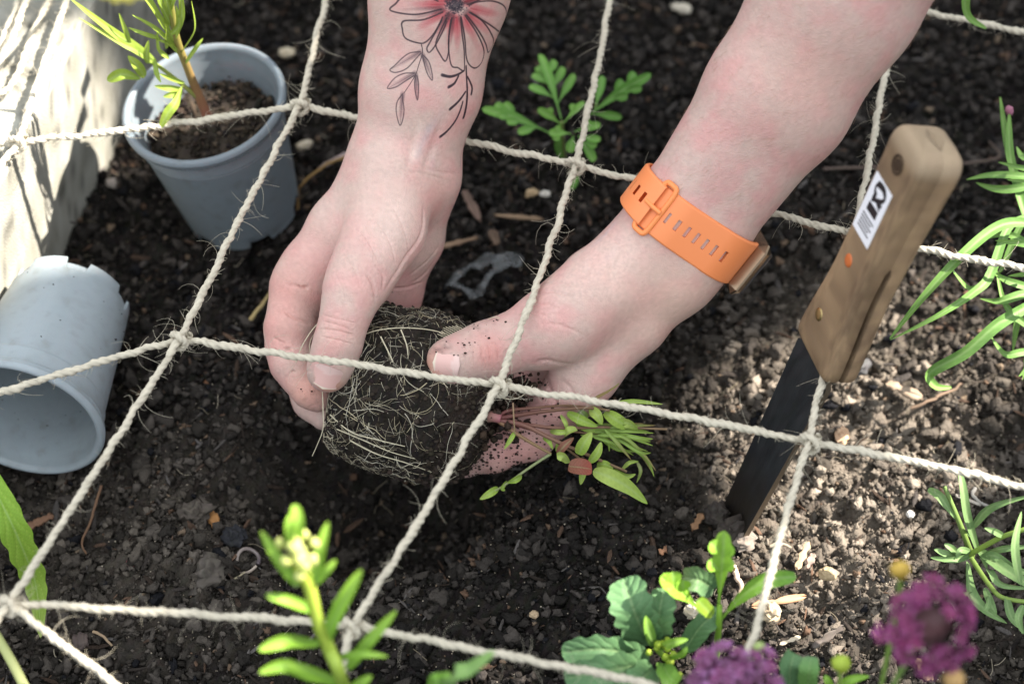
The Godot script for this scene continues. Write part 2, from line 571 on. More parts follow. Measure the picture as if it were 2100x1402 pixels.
# skin tone: a warm pale base, blotched, with warmer and paler places: [centre, radius, colour, strength]
func tint_skin(mb: MB, places: Array) -> void:
	var nz := FastNoiseLite.new(); nz.seed = 4; nz.frequency = 55.0; nz.fractal_octaves = 3
	var nf := FastNoiseLite.new(); nf.seed = 14; nf.frequency = 420.0; nf.fractal_octaves = 2
	for k in mb.v.size():
		var p := mb.v[k]
		var a := nz.get_noise_3dv(p)
		var b := nf.get_noise_3dv(p)
		var col := Color(0.555, 0.395, 0.345).lerp(Color(0.550, 0.305, 0.280), clampf(0.42 + a * 1.2, 0.0, 1.0))
		for s in places:
			var d: float = p.distance_to(s[0]) / s[1] if s.size() == 4 else p.distance_to(Geometry3D.get_closest_point_to_segment(p, s[0], s[4])) / s[1]
			if d < 1.6: col = col.lerp(s[2], exp(-d * d * 2.0) * (s[3] if s[3] >= 0.0 else -s[3] * smoothstep(-0.10, 0.45, b + a * 0.7)))
		mb.c[k] = col * (1.0 + 0.12 * b + 0.07 * a)

func skin_material() -> StandardMaterial3D:
	var m := mat(0.52, 0.42)
	m.uv1_triplanar = true; m.uv1_world_triplanar = true; m.uv1_scale = Vector3.ONE * 26.0
	m.heightmap_enabled = true
	m.heightmap_texture = noise_tex(FastNoiseLite.TYPE_CELLULAR, 0.09, 512, 12, 3)
	m.heightmap_scale = 0.032
	m.subsurf_scatter_enabled = true; m.subsurf_scatter_strength = 0.06
	m.detail_enabled = true; m.detail_blend_mode = BaseMaterial3D.BLEND_MODE_MUL
	m.detail_uv_layer = BaseMaterial3D.DETAIL_UV_2
	m.detail_albedo = tattoo()
	return m

# ---------------------------------------------------------------- the tattoo: inked flower and sprigs, laid round the forearm
func dab(im: Image, at: Vector2, r: float, col: Color, a: float) -> void:
	var S := im.get_width()
	var cx := at.x * S; var cy := at.y * S
	for y in range(maxi(0, int(cy - r) - 1), mini(S, int(cy + r) + 2)):
		for x in range(maxi(0, int(cx - r) - 1), mini(S, int(cx + r) + 2)):
			var d := Vector2(x + 0.5 - cx, y + 0.5 - cy).length() / r
			if d < 1.0:
				var o := im.get_pixel(x, y)
				var k := a * clampf((1.0 - d) * 2.0, 0.0, 1.0)
				im.set_pixel(x, y, o.lerp(col, k))

func stroke(im: Image, pts: Array, r0: float, r1: float, col: Color, a: float) -> void:
	var c := []
	for p in pts: c.append(Vector3(p.x, p.y, 0.0))
	var s := curve(c, 8)
	for k in s.size() - 1:
		var n := maxi(1, int(s[k].distance_to(s[k + 1]) * im.get_width() / 1.6))
		for q in n:
			var p := s[k].lerp(s[k + 1], float(q) / n)
			dab(im, Vector2(p.x, p.y), lerpf(r0, r1, (k + float(q) / n) / (s.size() - 1)), col, a)

func shade(im: Image, a: Vector2, b: Vector2, r0: float, r1: float, col: Color, alpha: float) -> void:
	for k in 26:
		var t := k / 25.0
		dab(im, a.lerp(b, t), lerpf(r0, r1, t), col, alpha * (1.0 - t) * 0.33)

func tattoo() -> ImageTexture:
	var im := Image.create(1024, 1024, false, Image.FORMAT_RGBA8)
	im.fill(Color.WHITE)
	var ink := Color(0.30, 0.29, 0.34)
	var red := Color(0.92, 0.50, 0.57)
	var hub := Vector2(0.5562, 0.1916)
	# petals: outline points from hub to tip and back, and the side that is shaded
	var petals := [
		[Vector2(0.5009, 0.2288), Vector2(0.3927, 0.2850), Vector2(0.2796, 0.2981), Vector2(0.3033, 0.2597), Vector2(0.3294, 0.2253), Vector2(0.4056, 0.1877), Vector2(0.4889, 0.1803)],
		[Vector2(0.5108, 0.2404), Vector2(0.4338, 0.2979), Vector2(0.3456, 0.3299), Vector2(0.3425, 0.3686), Vector2(0.3616, 0.4064), Vector2(0.4282, 0.4127), Vector2(0.4638, 0.3987), Vector2(0.4945, 0.3482), Vector2(0.5151, 0.2769)],
		[Vector2(0.5163, 0.2625), Vector2(0.5024, 0.3320), Vector2(0.4858, 0.3906), Vector2(0.4760, 0.4286), Vector2(0.4939, 0.4430), Vector2(0.5166, 0.3993), Vector2(0.5351, 0.3191), Vector2(0.5387, 0.2758)],
		[Vector2(0.5354, 0.2625), Vector2(0.5204, 0.3369), Vector2(0.5166, 0.3993), Vector2(0.5504, 0.4386), Vector2(0.5922, 0.4672), Vector2(0.5960, 0.4235), Vector2(0.5681, 0.3348), Vector2(0.5558, 0.2669)],
		[Vector2(0.5582, 0.2570), Vector2(0.5738, 0.3572), Vector2(0.6020, 0.4270), Vector2(0.6379, 0.4819), Vector2(0.6783, 0.4845), Vector2(0.7248, 0.4901), Vector2(0.6901, 0.4061), Vector2(0.6359, 0.3203), Vector2(0.6003, 0.2473)],
		[Vector2(0.5991, 0.2428), Vector2(0.6662, 0.3479), Vector2(0.7291, 0.4439), Vector2(0.7980, 0.4718), Vector2(0.8508, 0.4410), Vector2(0.8400, 0.3877), Vector2(0.7431, 0.3176), Vector2(0.6503, 0.2559), Vector2(0.6162, 0.2297)],
		[Vector2(0.6236, 0.2282), Vector2(0.7131, 0.2833), Vector2(0.8273, 0.3494), Vector2(0.8965, 0.3879), Vector2(0.9169, 0.3398), Vector2(0.8187, 0.2871), Vector2(0.7132, 0.2357), Vector2(0.6375, 0.2112)],
		[Vector2(0.6324, 0.2122), Vector2(0.7311, 0.2380), Vector2(0.9047, 0.2762), Vector2(0.9378, 0.2611), Vector2(0.9382, 0.1960), Vector2(0.8505, 0.1511), Vector2(0.7434, 0.1366), Vector2(0.6573, 0.1554), Vector2(0.6188, 0.1821)],
		[Vector2(0.6102, 0.1792), Vector2(0.6793, 0.1325), Vector2(0.7453, 0.0842), Vector2(0.6589, 0.0658), Vector2(0.5925, 0.1128)],
		[Vector2(0.5656, 0.1519), Vector2(0.5821, 0.0731), Vector2(0.5186, 0.0606), Vector2(0.4928, 0.0998), Vector2(0.5247, 0.1618)],
		[Vector2(0.5123, 0.1790), Vector2(0.4353, 0.1100), Vector2(0.3721, 0.1399), Vector2(0.4033, 0.1789), Vector2(0.4810, 0.1964)],
	]
	for p in petals:
		var tip: Vector2 = p[p.size() / 2]
		shade(im, hub.lerp(tip, 0.22), hub.lerp(tip, 0.78), 36.0, 16.0, red, 0.62)
		shade(im, hub.lerp(p[1], 0.35), hub.lerp(p[2], 0.9), 15.0, 8.0, ink, 0.62)
		shade(im, hub.lerp(tip, 0.2), hub.lerp(tip, 0.55), 7.0, 4.0, Color(0.75, 0.2, 0.3), 0.6)
	for p in petals: stroke(im, p, 5.4, 5.4, ink, 0.32)
	for k in 900:
		var d := Vector2(rng.randfn(), rng.randfn()) * 0.021
		dab(im, hub + d, rng.randf_range(2.0, 6.0), Color(0.24, 0.25, 0.33) if d.length() > 0.016 or rng.randf() < 0.4 else Color(0.55, 0.57, 0.62), 0.30)
	# the two sprigs under the flower
	var grey_ink := Color(0.50, 0.47, 0.52)
	for l in [
		[Vector2(0.4475, 0.4503), Vector2(0.3970, 0.4684), Vector2(0.3632, 0.5011), Vector2(0.3308, 0.5477), Vector2(0.3114, 0.5743), Vector2(0.3454, 0.5775), Vector2(0.3963, 0.5449), Vector2(0.4322, 0.4876), Vector2(0.4532, 0.4536)],
		[Vector2(0.4599, 0.4613), Vector2(0.4992, 0.4844), Vector2(0.5283, 0.5248), Vector2(0.5463, 0.5682), Vector2(0.5213, 0.5551), Vector2(0.4945, 0.5237), Vector2(0.4610, 0.4658)],
		[Vector2(0.4444, 0.5559), Vector2(0.3924, 0.5698), Vector2(0.3517, 0.5998), Vector2(0.3283, 0.6395), Vector2(0.3231, 0.6625), Vector2(0.3642, 0.6444), Vector2(0.4065, 0.6042), Vector2(0.4466, 0.5648)],
		[Vector2(0.4512, 0.5636), Vector2(0.4566, 0.6052), Vector2(0.4711, 0.6444), Vector2(0.4912, 0.6776), Vector2(0.4870, 0.6403), Vector2(0.4726, 0.5914), Vector2(0.4558, 0.5624)],
		[Vector2(0.4072, 0.6664), Vector2(0.3873, 0.7102), Vector2(0.3882, 0.7534), Vector2(0.4048, 0.7971), Vector2(0.4236, 0.8209), Vector2(0.4332, 0.7893), Vector2(0.4313, 0.7416), Vector2(0.4152, 0.6978), Vector2(0.4083, 0.6709)],
	]:
		shade(im, l[0], l[l.size() / 2], 17.0, 12.0, grey_ink, 0.75)
		stroke(im, l, 4.6, 4.6, ink, 0.26)
		stroke(im, [l[0], l[l.size() / 2]], 2.0, 1.4, grey_ink, 0.5)
	stroke(im, [Vector2(0.4432, 0.4135), Vector2(0.4577, 0.4524), Vector2(0.4538, 0.5152), Vector2(0.4501, 0.5591), Vector2(0.4335, 0.6113), Vector2(0.4119, 0.6651)], 3.4, 2.6, ink, 0.55)
	for l in [
		[Vector2(0.7307, 0.4678), Vector2(0.7595, 0.5422), Vector2(0.7819, 0.6136), Vector2(0.8066, 0.7227)],
		[Vector2(0.7257, 0.4925), Vector2(0.6883, 0.5166), Vector2(0.6416, 0.5339), Vector2(0.5895, 0.5346)],
		[Vector2(0.6957, 0.5204), Vector2(0.6781, 0.5614), Vector2(0.6453, 0.5860)],
		[Vector2(0.7576, 0.5182), Vector2(0.8054, 0.5638), Vector2(0.8105, 0.6026)],
		[Vector2(0.7633, 0.5904), Vector2(0.7304, 0.6419), Vector2(0.6879, 0.6905)],
		[Vector2(0.7593, 0.6394), Vector2(0.7573, 0.7322), Vector2(0.7353, 0.7926), Vector2(0.6995, 0.8352)],
	]:
		stroke(im, l, 6.5, 10.0, ink, 0.36)
		stroke(im, l, 2.6, 4.0, Color(0.2, 0.2, 0.27), 0.35)
	return ImageTexture.create_from_image(im)

func lay_tattoo(mb: MB) -> void:
	var o := Vector3(-0.0336, 0.1830, -0.1467)
	var ax := Vector3(-0.2480, -0.7412, 0.6238)
	var nn := Vector3(0.0260, 0.6386, 0.7691)
	var pp := Vector3(0.9684, -0.2069, 0.1391)
	for k in mb.v.size():
		var d := mb.v[k] - o
		var q := Vector2(0.5 + atan2(d.dot(pp), d.dot(nn)) * 0.0285 / 0.10, (d.dot(ax) + 0.02) / 0.10)
		if d.dot(nn) < 0.0 or q.y > 1.0 or q.y < 0.0: q = Vector2(0.002, 0.002)
		mb.uv2[k] = q.clampf(0.002, 0.998)

# ---------------------------------------------------------------- a nail: a curved plate on the end of a finger
func nail(parent: Node, skin: MB, over: Vector3, along: Vector3, length: float, width: float, curl: float) -> void:
	var at := snap(skin, over)
	var out := skin.n[at]
	along = (along - out * along.dot(out)).normalized()
	var mid := skin.v[at] + out * 0.0006
	var mb := MB.new()
	var side := along.cross(out).normalized()
	var nu := 12; var nv := 14
	for j in nv + 1:
		var t := float(j) / nv
		for i in nu + 1:
			var s := float(i) / nu * 2.0 - 1.0
			# rounded at both ends
			var endw := sqrt(maxf(0.0, 1.0 - pow(absf(t * 2.0 - 1.0), 3.2 if t < 0.5 else 5.0)))
			var a := s * curl * endw
			var r := width / 2.0 / sin(curl)
			var bow := (1.0 - s * s) * 0.10 * maxf(0.0, t - 0.6)
			var p := mid + along * (t - 0.5 + bow * 0.5) * length + side * sin(a) * r + out * ((cos(a) - 1.0) * r - 0.0012 * pow(t - 0.35, 2.0) * 4.0)
			var nn := (out * cos(a) + side * sin(a)).normalized()
			var col := Color(0.66, 0.405, 0.365)
			var edge := t + bow * 0.25
			if edge > 0.90: col = Color(0.70, 0.60, 0.48)
			elif edge < 0.24 + 0.05 * (1.0 - s * s): col = Color(0.69, 0.48, 0.44)
			mb.vert(p, nn, col)
	for j in nv:
		for i in nu:
			var a := j * (nu + 1) + i
			mb.quad(a, a + 1, a + nu + 2, a + nu + 1)
	var m := mat(0.28, 0.5)
	put("fingernail", mb, m, parent)

func build_person() -> void:
	var person := thing("person", "person reaching in with a flower tattoo on one forearm, both bare hands holding the rootball", "person", Vector3(0.02, 0.0, -0.75))
	var body := MB.new()
	# --- the hand whose forearm is tattooed
	var a := MB.new()
	var fl := Flesh.new(Vector3(-0.0392, 0.1022, -0.2356) * 0.0 + Vector3(-0.150, 0.012, -0.215), Vector3(0.020, 0.245, 0.040), 0.0019)
	fl.chain([Vector4(-0.0349, 0.2233, -0.1670, 0.0298), Vector4(-0.0409, 0.1872, -0.1490, 0.0271), Vector4(-0.0512, 0.1479, -0.1184, 0.0227), Vector4(-0.0579, 0.1268, -0.1020, 0.0187), Vector4(-0.0618, 0.1162, -0.0880, 0.0187)], 0.010, 0.006, 0.006)
	fl.chain([Vector4(-0.0209, 0.2259, -0.1638, 0.0297), Vector4(-0.0301, 0.1845, -0.1520, 0.0272), Vector4(-0.0402, 0.1450, -0.1212, 0.0230), Vector4(-0.0454, 0.1260, -0.1060, 0.0183), Vector4(-0.0465, 0.1143, -0.0937, 0.0176)], 0.010, 0.012, 0.012)
	fl.chain([Vector4(-0.0634, 0.1180, -0.0936, 0.0176), Vector4(-0.0855, 0.0988, -0.0716, 0.0164), Vector4(-0.1035, 0.0831, -0.0523, 0.0147)], 0.006, 0.014, 0.008)
	fl.chain([Vector4(-0.0578, 0.1105, -0.0971, 0.0177), Vector4(-0.0695, 0.0867, -0.0787, 0.0164), Vector4(-0.0872, 0.0647, -0.0562, 0.0145)], 0.006, 0.014, 0.008)
	fl.chain([Vector4(-0.0518, 0.1083, -0.0974, 0.0163), Vector4(-0.0588, 0.0798, -0.0812, 0.0150), Vector4(-0.0720, 0.0521, -0.0611, 0.0136)], 0.006, 0.014, 0.008)
	fl.chain([Vector4(-0.0458, 0.1079, -0.0968, 0.0163), Vector4(-0.0497, 0.0775, -0.0832, 0.0135), Vector4(-0.0615, 0.0506, -0.0674, 0.0127)], 0.006, 0.014, 0.008)
	# ball of the thumb and thumb
	fl.chain([Vector4(-0.0572, 0.1211, -0.0778, 0.0173), Vector4(-0.0621, 0.1140, -0.0585, 0.0182), Vector4(-0.0726, 0.1104, -0.0338, 0.0156)], 0.010, 0.012, 0.010)
	fl.chain([Vector4(-0.0702, 0.1133, -0.0375, 0.0151), Vector4(-0.0768, 0.1094, -0.0225, 0.0133), Vector4(-0.0803, 0.1036, -0.0114, 0.0107), Vector4(-0.0836, 0.0961, -0.0015, 0.0107), Vector4(-0.0870, 0.0894, 0.0058, 0.0096), Vector4(-0.0887, 0.0863, 0.0082, 0.0094)], 0.006, 0.007, 0.0015)
	# fingers
	fl.chain([Vector4(-0.1004, 0.0840, -0.0553, 0.0147), Vector4(-0.1071, 0.0786, -0.0464, 0.0139), Vector4(-0.1097, 0.0763, -0.0383, 0.0122), Vector4(-0.1106, 0.0728, -0.0287, 0.0129), Vector4(-0.1114, 0.0679, -0.0205, 0.0112), Vector4(-0.1086, 0.0656, -0.0126, 0.0114), Vector4(-0.1049, 0.0624, -0.0066, 0.0097), Vector4(-0.0996, 0.0598, 0.0002, 0.0089), Vector4(-0.0960, 0.0576, 0.0031, 0.0068)], 0.0026, 0.010, 0.0025)
	fl.chain([Vector4(-0.0897, 0.0641, -0.0554, 0.0130), Vector4(-0.1028, 0.0474, -0.0431, 0.0115), Vector4(-0.1091, 0.0428, -0.0272, 0.0110), Vector4(-0.1013, 0.0389, -0.0086, 0.0091), Vector4(-0.0947, 0.0374, -0.0000, 0.0071)], 0.005, 0.008, 0.0025)
	fl.chain([Vector4(-0.0720, 0.0521, -0.0611, 0.0126), Vector4(-0.0886, 0.0283, -0.0544, 0.0113), Vector4(-0.0968, 0.0203, -0.0405, 0.0108), Vector4(-0.0889, 0.0164, -0.0220, 0.0091), Vector4(-0.0815, 0.0139, -0.0120, 0.0073)], 0.005, 0.008, 0.0025)
	fl.chain([Vector4(-0.0605, 0.0506, -0.0674, 0.0122), Vector4(-0.0633, 0.0219, -0.0625, 0.0104), Vector4(-0.0703, 0.0077, -0.0503, 0.0094), Vector4(-0.0726, 0.0016, -0.0355, 0.0083), Vector4(-0.0709, -0.0007, -0.0276, 0.0070)], 0.005, 0.008, 0.0025)
	fl.hollow(Vector3(-0.0946, 0.0885, -0.0246), Vector3(-0.0977, 0.0791, -0.0089), 0.0034, 0.004)
	fl.net(a)
	crease(a, [
		[[Vector3(-0.0902, 0.1092, -0.0055), Vector3(-0.0829, 0.1115, -0.0020), Vector3(-0.0759, 0.1064, -0.0018)], 0.00059, 0.00043],
		[[Vector3(-0.0914, 0.1072, -0.0030), Vector3(-0.0829, 0.1099, 0.0002), Vector3(-0.0745, 0.1047, 0.0004)], 0.00059, 0.00050],
		[[Vector3(-0.0921, 0.1047, 0.0004), Vector3(-0.0840, 0.1071, 0.0039), Vector3(-0.0754, 0.1025, 0.0033)], 0.00051, 0.00031],
		[[Vector3(-0.1179, 0.0845, -0.0060), Vector3(-0.1085, 0.0875, -0.0050), Vector3(-0.0980, 0.0842, -0.0057)], 0.00076, 0.00081],
		[[Vector3(-0.1096, 0.0790, 0.0046), Vector3(-0.1052, 0.0810, 0.0037), Vector3(-0.0979, 0.0793, 0.0025)], 0.00068, 0.00068],
		[[Vector3(-0.1128, 0.0905, -0.0272), Vector3(-0.1073, 0.0895, -0.0226), Vector3(-0.1001, 0.0846, -0.0227)], 0.00085, 0.00093],
		[[Vector3(-0.1099, 0.0982, -0.0375), Vector3(-0.1013, 0.0984, -0.0344), Vector3(-0.0923, 0.0985, -0.0312)], 0.00102, 0.00087],
		[[Vector3(-0.0691, 0.1218, -0.0256), Vector3(-0.0658, 0.1193, -0.0206), Vector3(-0.0655, 0.1124, -0.0165)], 0.00085, 0.00099],
		[[Vector3(-0.0639, 0.1218, -0.0290), Vector3(-0.0616, 0.1189, -0.0251), Vector3(-0.0617, 0.1116, -0.0237)], 0.00085, 0.00068],
		[[Vector3(-0.0439, 0.1138, -0.0714), Vector3(-0.0453, 0.1065, -0.0618), Vector3(-0.0554, 0.0971, -0.0493), Vector3(-0.0636, 0.0903, -0.0402)], 0.00119, 0.00112],
		[[Vector3(-0.0584, 0.1357, -0.0839), Vector3(-0.0477, 0.1345, -0.0823), Vector3(-0.0358, 0.1310, -0.0810), Vector3(-0.0270, 0.1238, -0.0864)], 0.00102, 0.00037],
		[[Vector3(-0.0353, 0.1041, -0.0719), Vector3(-0.0414, 0.0989, -0.0651), Vector3(-0.0489, 0.0878, -0.0585)], 0.00085, 0.00056],
		[[Vector3(-0.0367, 0.0936, -0.0663), Vector3(-0.0445, 0.0878, -0.0585), Vector3(-0.0521, 0.0801, -0.0566)], 0.00076, 0.00050],
		[[Vector3(-0.0739, 0.1262, -0.0481), Vector3(-0.0676, 0.1259, -0.0377), Vector3(-0.0631, 0.1234, -0.0277)], 0.0006, 0.0003],
		[[Vector3(-0.0825, 0.1161, -0.0413), Vector3(-0.0764, 0.1193, -0.0289), Vector3(-0.0724, 0.1171, -0.0194)], 0.0006, 0.0003],
		[[Vector3(-0.0670, 0.1289, -0.0550), Vector3(-0.0595, 0.1265, -0.0418), Vector3(-0.0558, 0.1163, -0.0350)], 0.0006, 0.0003],
		[[Vector3(-0.0589, 0.1303, -0.0601), Vector3(-0.0523, 0.1232, -0.0507), Vector3(-0.0504, 0.1107, -0.0474)], 0.0006, 0.0003],
		[[Vector3(-0.0848, 0.1104, -0.0338), Vector3(-0.0809, 0.1155, -0.0206), Vector3(-0.0784, 0.1129, -0.0138)], 0.0006, 0.00025],
		[[Vector3(-0.0560, 0.1335, -0.0810), Vector3(-0.0453, 0.1325, -0.0797), Vector3(-0.0323, 0.1275, -0.0797)], 0.0009, 0.0005],
		[[Vector3(-0.0449, 0.1529, -0.0935), Vector3(-0.0484, 0.1429, -0.0868), Vector3(-0.0510, 0.1328, -0.0801)], 0.0022, 0.0007],
		[[Vector3(-0.0328, 0.1500, -0.0996), Vector3(-0.0386, 0.1400, -0.0896), Vector3(-0.0431, 0.1295, -0.0824)], 0.0022, 0.0006],
		[[Vector3(-0.0362, 0.0907, -0.0624), Vector3(-0.0427, 0.0831, -0.0573), Vector3(-0.0503, 0.0764, -0.0551)], 0.0009, 0.0006],
		[[Vector3(-0.1175, 0.0856, -0.0141), Vector3(-0.1132, 0.0874, -0.0098), Vector3(-0.1103, 0.0871, -0.0094)], 0.0008, 0.0005],
		[[Vector3(-0.0898, 0.0985, 0.0087), Vector3(-0.0844, 0.1005, 0.0110), Vector3(-0.0796, 0.0972, 0.0104)], 0.0005, 0.0003],
		[[Vector3(-0.0904, 0.1090, -0.0086), Vector3(-0.0831, 0.1116, -0.0054), Vector3(-0.0742, 0.1068, -0.0056)], 0.0006, 0.0003],
		[[Vector3(-0.0445, 0.0748, -0.0580), Vector3(-0.0542, 0.0749, -0.0531), Vector3(-0.0615, 0.0762, -0.0515)], 0.00085, 0.00068],
	])
	tint_skin(a, [
		[Vector3(-0.1106, 0.0907, -0.0375), 0.022, Color(0.60, 0.30, 0.26), 0.75], [Vector3(-0.1155, 0.0776, -0.0202), 0.018, Color(0.60, 0.30, 0.26), 0.7],
		[Vector3(-0.1005, 0.0658, 0.0039), 0.014, Color(0.60, 0.28, 0.22), 0.8], [Vector3(-0.0984, 0.0607, 0.0056), 0.009, Color(0.10, 0.065, 0.05), -0.7], [Vector3(-0.0628, 0.0545, -0.0560), 0.010, Color(0.10, 0.07, 0.06), -0.7], [Vector3(-0.0832, 0.1055, 0.0010), 0.012, Color(0.60, 0.33, 0.29), 0.6],
		[Vector3(-0.0860, 0.0876, 0.0165), 0.008, Color(0.56, 0.27, 0.18), 0.8], [Vector3(-0.0578, 0.0563, -0.0584), 0.024, Color(0.62, 0.32, 0.30), 0.8],
		[Vector3(-0.0385, 0.1196, -0.0759), 0.018, Color(0.63, 0.36, 0.31), 0.5], [Vector3(-0.0635, 0.1289, -0.0550), 0.030, Color(0.66, 0.47, 0.41), 0.6],
		[Vector3(-0.0595, 0.1429, -0.0901), 0.016, Color(0.66, 0.48, 0.42), 0.5],
		[Vector3(-0.0343, 0.1558, -0.0989), 0.0028, Color(0.50, 0.42, 0.42), 0.45, Vector3(-0.0402, 0.1498, -0.0926)], [Vector3(-0.0402, 0.1498, -0.0926), 0.0030, Color(0.50, 0.42, 0.42), 0.5, Vector3(-0.0476, 0.1371, -0.0825)], [Vector3(-0.0356, 0.1422, -0.0875), 0.0024, Color(0.55, 0.33, 0.33), 0.5, Vector3(-0.0397, 0.1320, -0.0824)],
		[Vector3(-0.0449, 0.1529, -0.0935), 0.0034, Color(0.70, 0.54, 0.47), 0.6, Vector3(-0.0504, 0.1350, -0.0797)], [Vector3(-0.0540, 0.1333, -0.0575), 0.0090, Color(0.68, 0.50, 0.44), 0.6, Vector3(-0.0604, 0.1281, -0.0373)], [Vector3(-0.0779, 0.1197, -0.0262), 0.0100, Color(0.62, 0.36, 0.32), 0.5, Vector3(-0.0705, 0.1180, -0.0156)],
		[Vector3(-0.0969, 0.1118, -0.0573), 0.0120, Color(0.60, 0.34, 0.30), 0.5, Vector3(-0.1052, 0.1003, -0.0420)],
	])
	lay_tattoo(a)
	body.add(a)
	# --- the hand that wears the watch
	var b := MB.new()
	fl = Flesh.new(Vector3(-0.078, 0.0, -0.165), Vector3(0.215, 0.262, 0.045), 0.0019)
	fl.chain([Vector4(0.1708, 0.2691, -0.1247, 0.0324), Vector4(0.1429, 0.2254, -0.1099, 0.0299), Vector4(0.1166, 0.1829, -0.0867, 0.0247), Vector4(0.0774, 0.1316, -0.0552, 0.0188), Vector4(0.0619, 0.1145, -0.0426, 0.0180)], 0.010, 0.006, 0.006)
	fl.chain([Vector4(0.1795, 0.2639, -0.1177, 0.0303), Vector4(0.1570, 0.2164, -0.1047, 0.0283), Vector4(0.1326, 0.1728, -0.0833, 0.0253), Vector4(0.0940, 0.1205, -0.0505, 0.0189), Vector4(0.0809, 0.1042, -0.0388, 0.0181)], 0.010, 0.012, 0.012)
	# palm
	fl.chain([Vector4(0.0832, 0.1064, -0.0417, 0.0171), Vector4(0.0599, 0.0851, -0.0235, 0.0158), Vector4(0.0342, 0.0633, -0.0044, 0.0140)], 0.006, 0.014, 0.010)
	fl.chain([Vector4(0.0770, 0.1001, -0.0499, 0.0168), Vector4(0.0538, 0.0730, -0.0390, 0.0152), Vector4(0.0285, 0.0464, -0.0252, 0.0134)], 0.006, 0.014, 0.010)
	fl.chain([Vector4(0.0714, 0.0984, -0.0560, 0.0160), Vector4(0.0470, 0.0696, -0.0511, 0.0143), Vector4(0.0228, 0.0369, -0.0459, 0.0127)], 0.006, 0.014, 0.010)
	fl.chain([Vector4(0.0627, 0.1051, -0.0599, 0.0140), Vector4(0.0394, 0.0795, -0.0558, 0.0133), Vector4(0.0158, 0.0439, -0.0585, 0.0117)], 0.006, 0.014, 0.010)
	# ball of the thumb and thumb
	fl.chain([Vector4(0.0635, 0.1130, -0.0439, 0.0156), Vector4(0.0437, 0.1046, -0.0294, 0.0189), Vector4(0.0213, 0.0935, -0.0147, 0.0180)], 0.010, 0.012, 0.010)
	fl.chain([Vector4(0.0260, 0.0946, -0.0177, 0.0175), Vector4(0.0095, 0.0888, -0.0117, 0.0149), Vector4(-0.0035, 0.0873, -0.0081, 0.0130), Vector4(-0.0142, 0.0861, -0.0048, 0.0128), Vector4(-0.0259, 0.0852, -0.0003, 0.0113), Vector4(-0.0313, 0.0853, 0.0013, 0.0106)], 0.006, 0.012, 0.003)
	# fingers under the rootball
	fl.chain([Vector4(0.0362, 0.0644, -0.0060, 0.0140), Vector4(0.0243, 0.0492, 0.0010, 0.0134), Vector4(0.0086, 0.0340, 0.0078, 0.0130), Vector4(-0.0099, 0.0246, 0.0103, 0.0119), Vector4(-0.0249, 0.0175, 0.0098, 0.0107), Vector4(-0.0363, 0.0122, 0.0069, 0.0090)], 0.005, 0.010, 0.003)
	fl.chain([Vector4(0.0273, 0.0449, -0.0232, 0.0134), Vector4(0.0089, 0.0212, -0.0217, 0.0126), Vector4(-0.0128, 0.0049, -0.0200, 0.0118), Vector4(-0.0309, -0.0012, -0.0186, 0.0103), Vector4(-0.0425, -0.0015, -0.0182, 0.0087)], 0.005, 0.008, 0.003)
	fl.chain([Vector4(0.0215, 0.0360, -0.0447, 0.0127), Vector4(0.0026, 0.0110, -0.0447, 0.0119), Vector4(-0.0170, -0.0002, -0.0432, 0.0110), Vector4(-0.0339, -0.0021, -0.0406, 0.0094), Vector4(-0.0443, -0.0005, -0.0395, 0.0081)], 0.005, 0.008, 0.003)
	fl.chain([Vector4(0.0147, 0.0431, -0.0575, 0.0112), Vector4(0.0000, 0.0227, -0.0569, 0.0103), Vector4(-0.0156, 0.0108, -0.0545, 0.0091), Vector4(-0.0261, 0.0089, -0.0520, 0.0081), Vector4(-0.0325, 0.0099, -0.0500, 0.0070)], 0.005, 0.008, 0.003)
	fl.net(b)
